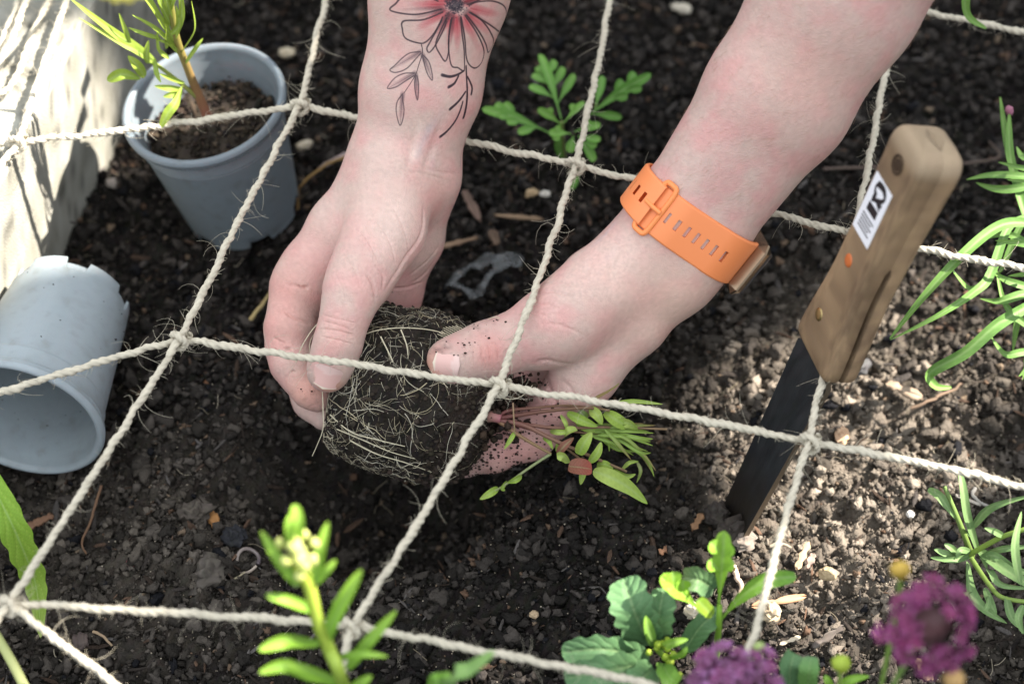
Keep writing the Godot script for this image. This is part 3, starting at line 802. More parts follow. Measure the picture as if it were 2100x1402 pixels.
	crease(b, [
		[[Vector3(-0.0158, 0.0988, -0.0018), Vector3(-0.0153, 0.0979, 0.0028), Vector3(-0.0140, 0.0943, 0.0059), Vector3(-0.0131, 0.0891, 0.0078)], 0.00059, 0.00050],
		[[Vector3(-0.0121, 0.0985, -0.0014), Vector3(-0.0112, 0.0971, 0.0039), Vector3(-0.0109, 0.0929, 0.0061)], 0.00051, 0.00037],
		[[Vector3(-0.0093, 0.0993, -0.0008), Vector3(-0.0074, 0.0973, 0.0035), Vector3(-0.0074, 0.0935, 0.0070)], 0.00059, 0.00043],
		[[Vector3(0.0066, 0.1042, -0.0189), Vector3(0.0139, 0.1113, -0.0150), Vector3(0.0231, 0.1125, -0.0100)], 0.00085, 0.00056],
		[[Vector3(0.0090, 0.1036, -0.0247), Vector3(0.0175, 0.1128, -0.0204), Vector3(0.0289, 0.1159, -0.0144)], 0.00085, 0.00050],
		[[Vector3(0.0059, 0.1038, -0.0150), Vector3(0.0116, 0.1085, -0.0113), Vector3(0.0185, 0.1103, -0.0070)], 0.00076, 0.00043],
		[[Vector3(0.0427, 0.1172, -0.0527), Vector3(0.0497, 0.1231, -0.0440), Vector3(0.0559, 0.1252, -0.0367)], 0.00102, 0.00043],
		[[Vector3(0.0118, 0.1069, -0.0291), Vector3(0.0210, 0.1156, -0.0241), Vector3(0.0335, 0.1186, -0.0181)], 0.0008, 0.0004],
		[[Vector3(0.0140, 0.1042, -0.0088), Vector3(0.0231, 0.1078, -0.0037), Vector3(0.0347, 0.1055, 0.0010)], 0.0008, 0.0003],
		[[Vector3(0.0234, 0.1151, -0.0300), Vector3(0.0325, 0.1203, -0.0269), Vector3(0.0428, 0.1214, -0.0218)], 0.0008, 0.0003],
		[[Vector3(0.0445, 0.1235, -0.0412), Vector3(0.0373, 0.1210, -0.0312), Vector3(0.0325, 0.1185, -0.0212)], 0.0020, 0.0006],
		[[Vector3(0.0581, 0.1281, -0.0373), Vector3(0.0490, 0.1245, -0.0259), Vector3(0.0439, 0.1202, -0.0169)], 0.0024, 0.0006],
		[[Vector3(0.0166, 0.0742, 0.0011), Vector3(0.0182, 0.0666, 0.0044), Vector3(0.0239, 0.0592, 0.0109)], 0.0016, 0.0009],
		[[Vector3(0.0237, 0.0760, 0.0053), Vector3(0.0285, 0.0715, 0.0079), Vector3(0.0310, 0.0639, 0.0113)], 0.0012, 0.0005],
		[[Vector3(-0.0221, 0.0985, 0.0020), Vector3(-0.0216, 0.0969, 0.0075), Vector3(-0.0214, 0.0923, 0.0102)], 0.0005, 0.0003],
		[[Vector3(-0.0186, 0.0994, 0.0007), Vector3(-0.0181, 0.0978, 0.0062), Vector3(-0.0174, 0.0931, 0.0091)], 0.0005, 0.0003],
		[[Vector3(0.0106, 0.0874, 0.0034), Vector3(0.0187, 0.0894, 0.0041), Vector3(0.0305, 0.0864, 0.0047)], 0.00153, 0.00068],
	])
	tint_skin(b, [
		[Vector3(-0.0105, 0.0971, 0.0039), 0.012, Color(0.62, 0.28, 0.25), 0.8], [Vector3(-0.0375, 0.0867, 0.0044), 0.009, Color(0.58, 0.29, 0.18), 0.8], [Vector3(-0.0158, 0.0334, 0.0220), 0.022, Color(0.06, 0.042, 0.034), -0.95], [Vector3(0.0024, 0.0424, 0.0183), 0.020, Color(0.08, 0.055, 0.045), -0.85], [Vector3(0.0132, 0.0603, 0.0029), 0.014, Color(0.08, 0.055, 0.045), -0.9], [Vector3(-0.0338, 0.0969, 0.0008), 0.008, Color(0.09, 0.06, 0.05), -0.7], [Vector3(-0.0153, 0.0961, -0.0115), 0.012, Color(0.09, 0.06, 0.05), -0.7],
		[Vector3(0.0118, 0.1006, -0.0175), 0.020, Color(0.63, 0.34, 0.32), 0.6], [Vector3(0.0024, 0.0345, 0.0204), 0.030, Color(0.62, 0.31, 0.28), 0.8],
		[Vector3(0.0122, 0.0492, 0.0010), 0.026, Color(0.62, 0.33, 0.31), 0.7], [Vector3(0.0465, 0.1239, -0.0317), 0.026, Color(0.68, 0.50, 0.44), 0.6], [Vector3(0.0497, 0.1276, -0.0500), 0.0026, Color(0.50, 0.42, 0.43), 0.5, Vector3(0.0398, 0.1221, -0.0393)], [Vector3(0.0582, 0.1308, -0.0442), 0.0026, Color(0.52, 0.43, 0.42), 0.4, Vector3(0.0464, 0.1255, -0.0305)],
		[Vector3(0.0508, 0.1180, -0.0156), 0.0100, Color(0.66, 0.46, 0.40), 0.4, Vector3(0.0302, 0.1197, -0.0262)],
		[Vector3(0.0767, 0.1085, -0.0113), 0.040, Color(0.60, 0.40, 0.31), 0.6], [Vector3(0.0581, 0.1057, -0.0076), 0.030, Color(0.64, 0.40, 0.35), 0.4],
		[Vector3(0.1330, 0.2054, -0.0735), 0.040, Color(0.60, 0.37, 0.31), 0.5], [Vector3(0.1166, 0.1731, -0.0472), 0.0012, Color(0.30, 0.12, 0.06), 1.0],
		[Vector3(0.1164, 0.1617, -0.0403), 0.0008, Color(0.33, 0.15, 0.09), 0.9], [Vector3(0.1079, 0.1922, -0.0642), 0.0006, Color(0.4, 0.2, 0.12), 0.7], [Vector3(0.1503, 0.2313, -0.0746), 0.0007, Color(0.4, 0.2, 0.12), 0.7],
	])
	body.add(b)
	# --- upper arms, shoulders and trunk, leaning in over the bed
	var trunk := MB.new()
	fl = Flesh.new(Vector3(-0.42, 0.0, -1.05), Vector3(0.46, 1.15, -0.10), 0.013)
	build_trunk(fl)
	fl.net(trunk)
	tint_skin(trunk, [])
	body.add(trunk)
	build_specks(body)
	put("body", body, skin_material(), person)
	# nails
	nail(person, a, Vector3(-0.0891, 0.0928, 0.0163), Vector3(-0.3400, -0.6018, 0.7986), 0.0132, 0.0150, 0.95)
	nail(person, b, Vector3(-0.0309, 0.0932, 0.0074), Vector3(-1.0000, 0.0602, -0.0799), 0.0134, 0.0140, 0.95)
	# fine pale hair along the bare forearm
	var hair := MB.new()
	for k in 1500:
		var q := rng.randi() % b.v.size()
		var p := b.v[q]
		if p.distance_to(Vector3(0.0917, 0.1247, -0.0494)) < 0.030 or (p - Vector3(0.0917, 0.1247, -0.0494)).dot(Vector3(0.5700, 0.5734, -0.5947)) < 0.0: continue
		var d := (Vector3(-0.7500, -0.4109, 0.3791) + Vector3(rng.randfn(), rng.randfn(), rng.randfn()) * 0.25)
		d = (d - b.n[q] * d.dot(b.n[q])).normalized()
		var l := rng.randf_range(0.003, 0.006)
		hair.tube(PackedVector3Array([p, p + d * l * 0.5 + b.n[q] * 0.0007, p + d * l + b.n[q] * 0.0005]), PackedFloat32Array([0.00004, 0.00004, 0.00002]), 3, Color(0.42, 0.27, 0.17), null, false)
	var ho := put("arm_hair", hair, mat(0.5, 0.4), person)
	ho.set_meta("kind", "stuff")
	dress(person)

func build_trunk(fl: Flesh) -> void:
	fl.chain([Vector4(-0.030, 0.200, -0.165, 0.029), Vector4(-0.005, 0.330, -0.33, 0.040)], 0.01, 0.02, 0.02)
	fl.chain([Vector4(0.165, 0.235, -0.120, 0.031), Vector4(0.235, 0.350, -0.27, 0.042)], 0.01, 0.02, 0.02)
	fl.chain([Vector4(-0.005, 0.330, -0.33, 0.041), Vector4(-0.13, 0.62, -0.48, 0.052), Vector4(-0.16, 0.66, -0.52, 0.06)], 0.02, 0.03, 0.03)
	fl.chain([Vector4(0.235, 0.350, -0.27, 0.043), Vector4(0.22, 0.60, -0.46, 0.052), Vector4(0.20, 0.66, -0.52, 0.06)], 0.02, 0.03, 0.03)
	fl.chain([Vector4(-0.12, 0.64, -0.55, 0.07), Vector4(0.16, 0.64, -0.55, 0.07)], 0.02, 0.04, 0.04)
	fl.chain([Vector4(0.02, 0.60, -0.58, 0.12), Vector4(0.02, 0.42, -0.80, 0.13), Vector4(0.02, 0.22, -0.92, 0.15)], 0.03, 0.05, 0.05)
	fl.chain([Vector4(-0.07, 0.20, -0.92, 0.09), Vector4(-0.12, 0.09, -0.60, 0.075), Vector4(-0.12, 0.07, -0.56, 0.07)], 0.02, 0.04, 0.03)
	fl.chain([Vector4(0.11, 0.20, -0.92, 0.09), Vector4(0.16, 0.09, -0.60, 0.075), Vector4(0.16, 0.07, -0.56, 0.07)], 0.02, 0.04, 0.03)
	fl.chain([Vector4(0.02, 0.68, -0.53, 0.055), Vector4(0.02, 0.76, -0.47, 0.05), Vector4(0.02, 0.83, -0.41, 0.085), Vector4(0.02, 0.80, -0.37, 0.07), Vector4(0.02, 0.75, -0.345, 0.045)], 0.02, 0.03, 0.02)
	fl.chain([Vector4(0.02, 0.800, -0.315, 0.016), Vector4(0.02, 0.780, -0.295, 0.013)], 0.01, 0.01, 0.01)

# clothes over the trunk, thighs and head: kept a little larger than the body
func dress(person: Node) -> void:
	var mb := MB.new()
	var fl := Flesh.new(Vector3(-0.36, 0.10, -1.12), Vector3(0.40, 0.80, -0.36), 0.014)
	fl.chain([Vector4(-0.12, 0.64, -0.55, 0.082), Vector4(0.16, 0.64, -0.55, 0.082)], 0.02, 0.05, 0.05)
	fl.chain([Vector4(0.02, 0.60, -0.58, 0.135), Vector4(0.02, 0.42, -0.80, 0.145), Vector4(0.02, 0.26, -0.90, 0.165)], 0.03, 0.05, 0.05)
	fl.chain([Vector4(-0.16, 0.66, -0.52, 0.074), Vector4(-0.135, 0.57, -0.455, 0.066)], 0.02, 0.04, 0.04)
	fl.chain([Vector4(0.20, 0.66, -0.52, 0.074), Vector4(0.222, 0.57, -0.435, 0.066)], 0.02, 0.04, 0.04)
	fl.net(mb)
	for k in mb.v.size(): mb.c[k] = Color(0.09, 0.11, 0.13)
	put("shirt", mb, mat(0.9, 0.2), person)
	var jb := MB.new()
	fl = Flesh.new(Vector3(-0.26, 0.0, -1.14), Vector3(0.30, 0.40, -0.44), 0.014)
	fl.chain([Vector4(-0.07, 0.20, -0.92, 0.115), Vector4(-0.12, 0.09, -0.60, 0.088), Vector4(-0.12, 0.08, -0.56, 0.078)], 0.02, 0.04, 0.04)
	fl.chain([Vector4(0.11, 0.20, -0.92, 0.115), Vector4(0.16, 0.09, -0.60, 0.088), Vector4(0.16, 0.08, -0.56, 0.078)], 0.02, 0.04, 0.04)
	fl.chain([Vector4(-0.12, 0.08, -0.60, 0.07), Vector4(-0.10, 0.07, -1.0, 0.06)], 0.02, 0.04, 0.04)
	fl.chain([Vector4(0.16, 0.08, -0.60, 0.07), Vector4(0.14, 0.07, -1.0, 0.06)], 0.02, 0.04, 0.04)
	fl.net(jb)
	for k in jb.v.size(): jb.c[k] = Color(0.05, 0.07, 0.12)
	put("trousers", jb, mat(0.9, 0.2), person)
	var hb := MB.new()
	fl = Flesh.new(Vector3(-0.14, 0.60, -0.62), Vector3(0.18, 1.0, -0.24), 0.012)
	fl.chain([Vector4(0.02, 0.85, -0.43, 0.092), Vector4(0.02, 0.78, -0.50, 0.075)], 0.02, 0.03, 0.03)
	fl.chain([Vector4(0.02, 0.80, -0.52, 0.04), Vector4(0.02, 0.88, -0.58, 0.035)], 0.02, 0.03, 0.03)
	fl.hollow(Vector3(0.02, 0.80, -0.34), Vector3(0.02, 0.74, -0.30), 0.085, 0.01)
	fl.net(hb)
	for k in hb.v.size(): hb.c[k] = Color(0.06, 0.035, 0.02)
	put("hair", hb, mat(0.6, 0.4), person)

# ---------------------------------------------------------------- twine
# three plies laid up together: a trefoil section that turns as it runs
func rope(pts: PackedVector3Array, r: float, pitch := 0.0125, step := 0.0011, wob := 0.0006) -> MB:
	var mb := MB.new()
	var path := PackedVector3Array()
	var turn := rng.randf() * TAU
	for k in pts.size() - 1:
		var n := maxi(1, int(round(pts[k].distance_to(pts[k + 1]) / step)))
		for q in n: path.append(pts[k].lerp(pts[k + 1], float(q) / n))
	path.append(pts[pts.size() - 1])
	var sides := 15
	var nz := FastNoiseLite.new(); nz.seed = rng.randi() % 1000; nz.frequency = 60.0
	var nn := FastNoiseLite.new(); nn.seed = nz.seed + 1; nn.frequency = 500.0
	var u := Vector3.UP
	for k in path.size():
		var t := (path[mini(k + 1, path.size() - 1)] - path[maxi(k - 1, 0)]).normalized()
		u = (u - t * u.dot(t))
		if u.length() < 0.05: u = t.cross(Vector3(0.3, 0.2, 0.9))
		u = u.normalized()
		var w := t.cross(u)
		var p := path[k] + (u * nz.get_noise_2d(k * step, 0.0) + w * nz.get_noise_2d(k * step, 9.0)) * wob * 2.0
		var thick := r * (1.0 + 0.30 * nz.get_noise_2d(k * step * 1.4, 40.0))
		for s in sides:
			var a := TAU * s / sides
			var ply := absf(cos(1.5 * (a - turn)))
			var rr := thick * (0.60 + 0.43 * pow(ply, 0.75)) * (1.0 + 0.05 * nn.get_noise_3d(a * 0.004, k * step, 0.0))
			var d := u * cos(a) + w * sin(a)
			var id := floorf(fposmod((a - turn) / TAU * 3.0 + 0.5, 3.0))
			var v := 1.0 + 0.16 * nn.get_noise_2d(k * step * 0.4 + id, a * 0.003) + 0.05 * (id - 1.0)
			mb.vert(p + d * rr, d, Color(0.53, 0.48, 0.385) * v)
		turn += TAU * step / pitch * (1.0 + 0.5 * nz.get_noise_2d(k * step, 70.0))
	for k in path.size() - 1:
		for s in sides:
			var a := k * sides + s
			var b := k * sides + (s + 1) % sides
			mb.quad(a, b, b + sides, a + sides)
	mb.smooth()
	return mb

# loose fibres standing off a strand
func fuzz(mb: MB, pts: PackedVector3Array, r: float, per_metre: float) -> void:
	for k in pts.size() - 1:
		var seg := pts[k + 1] - pts[k]
		var l := seg.length()
		var t := seg.normalized()
		var count := int(l * per_metre + rng.randf())
		for q in count:
			var p := pts[k] + seg * rng.randf()
			var d := Vector3(rng.randfn(), rng.randfn() - 0.25, rng.randfn())
			d = (d - t * d.dot(t)).normalized()
			p += d * r * 0.75
			d = (d + t * rng.randfn() * 1.1).normalized()
			var len := rng.randf_range(0.002, 0.005)
			if rng.randf() < 0.15: len = rng.randf_range(0.006, 0.018)
			var bend := Vector3(rng.randfn(), rng.randfn() - 0.3, rng.randfn()) * 0.45
			var fp := PackedVector3Array()
			for s in 6:
				fp.append(p); p += d * len / 5.0; d = (d + bend * 0.5).normalized()
			mb.tube(fp, taper(6, rng.randf_range(0.00007, 0.00015), 0.00005), 3, Color(0.62, 0.56, 0.44) * rng.randf_range(0.7, 1.1), null, false)

func straight(p: Array) -> PackedVector3Array:
	# between knots the twine is taut: nearly straight, with the slightest bow
	var o := PackedVector3Array()
	for k in p.size() - 1:
		var a: Vector3 = p[k]
		var b: Vector3 = p[k + 1]
		var bow := Vector3(rng.randfn(), -absf(rng.randfn()), rng.randfn()) * 0.0007
		for q in 8: o.append(a.lerp(b, q / 8.0) + bow * sin(PI * q / 8.0))
	o.append(p[p.size() - 1])
	return o

func build_net() -> void:
	rng.seed = 311
	var m := mat(0.85, 0.25)
	m.backlight_enabled = true; m.backlight = Color(0.12, 0.12, 0.12)
	var fm := mat(0.7, 0.3)
	fm.backlight_enabled = true; fm.backlight = Color(0.5, 0.5, 0.5)
	var net := thing("twine_netting", "knotted square netting of pale jute twine stretched over the bed and across both hands", "netting", Vector3(-0.0062, 0.1000, 0.0254))
	var r := 0.00182
	var cords := [
		[Vector3(-0.2536, 0.1120, 0.0455), Vector3(-0.1559, 0.1120, 0.0073), Vector3(-0.0061, 0.1120, 0.0340), Vector3(0.1337, 0.1120, 0.0650), Vector3(0.2527, 0.1120, 0.0967)],
		[Vector3(-0.2782, 0.1070, -0.1212), Vector3(-0.2547, 0.1070, -0.1233), Vector3(-0.1103, 0.1120, -0.1452), Vector3(0.0321, 0.1120, -0.1030), Vector3(0.1686, 0.1120, -0.0571), Vector3(0.2767, 0.1120, -0.0288)],
		[Vector3(-0.0960, 0.1120, -0.2729), Vector3(-0.1018, 0.1120, -0.2248), Vector3(-0.1099, 0.1142, -0.1430), Vector3(-0.1554, 0.1142, 0.0090), Vector3(-0.2115, 0.1142, 0.1480), Vector3(-0.2239, 0.1120, 0.1730)],
		[Vector3(0.0607, 0.1120, -0.2687), Vector3(0.0533, 0.1120, -0.2248), Vector3(0.0320, 0.1142, -0.1010), Vector3(-0.0060, 0.1142, 0.0356), Vector3(-0.0667, 0.1142, 0.1595), Vector3(-0.0697, 0.1100, 0.1708), Vector3(-0.0743, 0.0800, 0.1863)],
		[Vector3(0.2194, 0.1120, -0.2485), Vector3(0.2095, 0.1120, -0.2170), Vector3(0.1680, 0.1142, -0.0553), Vector3(0.1333, 0.1142, 0.0665), Vector3(0.1002, 0.1142, 0.1651), Vector3(0.0887, 0.1120, 0.2013)],
		[Vector3(-0.2324, 0.1140, 0.1462), Vector3(-0.2120, 0.1120, 0.1475), Vector3(-0.0670, 0.1120, 0.1578), Vector3(0.0559, 0.1120, 0.1847), Vector3(0.1086, 0.1120, 0.1992)],
		[Vector3(-0.2116, 0.1135, 0.1483), Vector3(-0.1618, 0.1120, 0.1851), Vector3(-0.1377, 0.1120, 0.2034)],
		[Vector3(0.1479, 0.1120, -0.2405), Vector3(0.2278, 0.1120, -0.2151), Vector3(0.3078, 0.1120, -0.1905)],
		[Vector3(-0.2409, 0.1110, -0.2496), Vector3(-0.2445, 0.1100, -0.2270), Vector3(-0.2537, 0.1090, -0.1214), Vector3(-0.2615, 0.1070, -0.1030), Vector3(-0.2633, 0.1140, -0.0744)],
	]
	var fz := MB.new()
	for c in cords:
		var pts := straight(c)
		put("cord", rope(pts, r), m, net)
		fuzz(fz, pts, r, 950.0)
	# the knots: the cross cord hitched round the other one
	for kn in [[Vector3(-0.1557, 0.1130, 0.0081), Vector3(-0.1101, 0.1130, -0.1442)], [Vector3(-0.0060, 0.1130, 0.0348), Vector3(0.0320, 0.1130, -0.1021)], [Vector3(0.1336, 0.1130, 0.0657), Vector3(0.1683, 0.1130, -0.0563)], [Vector3(-0.1101, 0.1130, -0.1442), Vector3(-0.1016, 0.1130, -0.2237)], [Vector3(0.0320, 0.1130, -0.1021), Vector3(0.0532, 0.1130, -0.2237)], [Vector3(-0.0668, 0.1130, 0.1588), Vector3(-0.0060, 0.1130, 0.0348)], [Vector3(-0.2118, 0.1130, 0.1478), Vector3(-0.1557, 0.1130, 0.0081)], [Vector3(-0.2541, 0.1080, -0.1223), Vector3(-0.2452, 0.1080, -0.2292)], [Vector3(0.1683, 0.1130, -0.0563), Vector3(0.2092, 0.1130, -0.2160)]]:
		var o: Vector3 = kn[0]
		var t: Vector3 = (kn[1] - o).normalized()
		var s := t.cross(Vector3.UP).normalized()
		var pts := []
		for q in 15:
			var a := -2.3 + q * 0.62
			pts.append(o + s * cos(a) * 0.0036 + Vector3.UP * (sin(a) * 0.0034 + 0.0006) + t * lerpf(-0.0042, 0.0034, q / 14.0))
		var cp := curve(pts, 4)
		put("knot", rope(cp, r * 0.94, 0.012, 0.0009), m, net)
		fuzz(fz, cp, r, 1500.0)
	var fo := put("loose_fibres", fz, fm, net)
	fo.set_meta("kind", "stuff")
	# the spare end, looped on top of the bed's edge
	var coil := thing("twine_coil", "loose loops of spare jute twine lying on the pale edging of the bed", "twine", Vector3(-0.2660, 0.1070, -0.1995))
	var cz := MB.new()
	for c in [
		[Vector3(-0.2671, 0.1120, -0.2525), Vector3(-0.2700, 0.1110, -0.2259), Vector3(-0.2729, 0.1100, -0.2039), Vector3(-0.2774, 0.1080, -0.1843), Vector3(-0.2808, 0.1080, -0.1652)],
		[Vector3(-0.2608, 0.1170, -0.2468), Vector3(-0.2643, 0.1160, -0.2204), Vector3(-0.2661, 0.1160, -0.1960), Vector3(-0.2696, 0.1150, -0.1756), Vector3(-0.2753, 0.1120, -0.1541)],
		[Vector3(-0.2507, 0.1080, -0.2571), Vector3(-0.2546, 0.1080, -0.2292), Vector3(-0.2598, 0.1070, -0.2033), Vector3(-0.2623, 0.1070, -0.1772), Vector3(-0.2659, 0.1070, -0.1641), Vector3(-0.2705, 0.1070, -0.1583), Vector3(-0.2789, 0.1080, -0.1545)],
		[Vector3(-0.2790, 0.1120, -0.2525), Vector3(-0.2805, 0.1110, -0.2282), Vector3(-0.2845, 0.1100, -0.2039)],
	]:
		var pts := curve(c, 8)
		put("loop", rope(pts, r), m, coil)
		fuzz(cz, pts, r, 1100.0)
	var co := put("loose_fibres", cz, fm, coil)
	co.set_meta("kind", "stuff")

# ---------------------------------------------------------------- leaves and stems
# a blade along a curve: half-widths follow a profile; facing: roughly the way the upper side looks
func blade(mb: MB, pts: PackedVector3Array, half: float, facing: Vector3, col: Color, tip: Color, profile := 0, cup := 0.25, notch := 0.0, notches := 5) -> void:
	# broad leaves are cut finer, to carry their veins
	var broad := half > 0.0042
	if broad:
		var fine := PackedVector3Array()
		for k in pts.size() - 1:
			for q in 3: fine.append(pts[k].lerp(pts[k + 1], q / 3.0))
		fine.append(pts[pts.size() - 1])
		pts = fine
	var m := pts.size()
	var first := mb.v.size()
	var across := 19 if broad else 7
	for k in m:
		var t := float(k) / (m - 1)
		var tg := (pts[mini(k + 1, m - 1)] - pts[maxi(k - 1, 0)]).normalized()
		var s := tg.cross(facing).normalized()
		var up := s.cross(tg).normalized()
		var w := 0.0
		match profile:
			0: w = pow(sin(PI * pow(t, 0.75)), 0.8)                       # lance
			1: w = 1.0 - 0.85 * pow(absf(t - 0.35) / 0.65, 2.5) if t > 0.35 else 0.5 + 0.5 * sin(PI * 0.5 * t / 0.35)  # strap
			2: w = pow(sin(PI * clampf(pow(t, 1.3), 0.0, 1.0)), 0.7) * 0.95 + 0.03          # spoon
			3: w = sqrt(maxf(0.0, 1.0 - pow(absf(2.0 * t - 1.0), 2.4)))     # oval
			4: w = (0.16 + 0.84 * smoothstep(0.15, 0.62, t)) * sqrt(maxf(0.0, 1.0 - pow(maxf(0.0, t - 0.5) / 0.5, 3.0)))  # club
		if notch > 0.0 and t > 0.25: w *= 1.0 - notch * (0.5 + 0.5 * cos(TAU * notches * t)) * sin(PI * minf(1.0, t * 1.02))
		w = maxf(w, 0.02) * half
		for i in across:
			var q := float(i) / (across - 1) * 2.0 - 1.0
			var rise := cup * w * (q * q - 0.15) + (0.10 * w if absf(q) > 0.2 else 0.0)
			var cc := col.lerp(tip, t * t)
			cc = cc * (1.0 + 0.10 * sin(k * 2.3 + i * 1.7 + half * 9000.0))
			if absf(q) < 0.1: cc = cc.lerp(Color(0.35, 0.45, 0.22), 0.30)
			if broad:
				var vein := absf(fposmod(t * 8.0 - absf(q) * 1.7, 1.0) - 0.5) * 2.0
				cc = cc.lerp(Color(cc.r * 1.5 + 0.03, cc.g * 1.25 + 0.03, cc.b * 1.4 + 0.02), 0.55 * smoothstep(0.80, 1.0, vein))
				rise -= 0.010 * half * smoothstep(0.6, 1.0, vein) * 6.0 - 0.02 * half
			mb.vert(pts[k] + s * q * w + up * rise, up, cc, Vector2(q * 0.5 + 0.5, t))
	for k in m - 1:
		for i in across - 1:
			var a := first + k * across + i
			mb.quad(a, a + 1, a + across + 1, a + across)

func leaf_part(parent: Node, pts: Array, half: float, col: Color, tip: Color, profile := 0, facing := Vector3.ZERO, called := "leaf", mm: Material = null, notch := 0.0, notches := 5) -> MeshInstance3D:
	var mb := MB.new()
	if facing == Vector3.ZERO: facing = (Vector3(0.0, 0.8, 0.6) + Vector3(rng.randfn(), rng.randfn(), rng.randfn()) * 0.28).normalized()
	blade(mb, curve(pts, 10 if pts.size() < 4 else 7), half, facing, col, tip, profile, rng.randf_range(0.1, 0.45), notch, notches)
	mb.smooth()
	return put(called, mb, mm if mm else green, parent)

func stem_part(parent: Node, pts: Array, r0: float, r1: float, col: Color, tip: Color, mm: Material = null, called := "stem") -> MeshInstance3D:
	var mb := MB.new()
	var c := curve(pts, 6)
	mb.tube(c, taper(c.size(), r0, r1), 8, col, tip)
	return put(called, mb, mm if mm else stalk, parent)

var green: StandardMaterial3D
var stalk: StandardMaterial3D

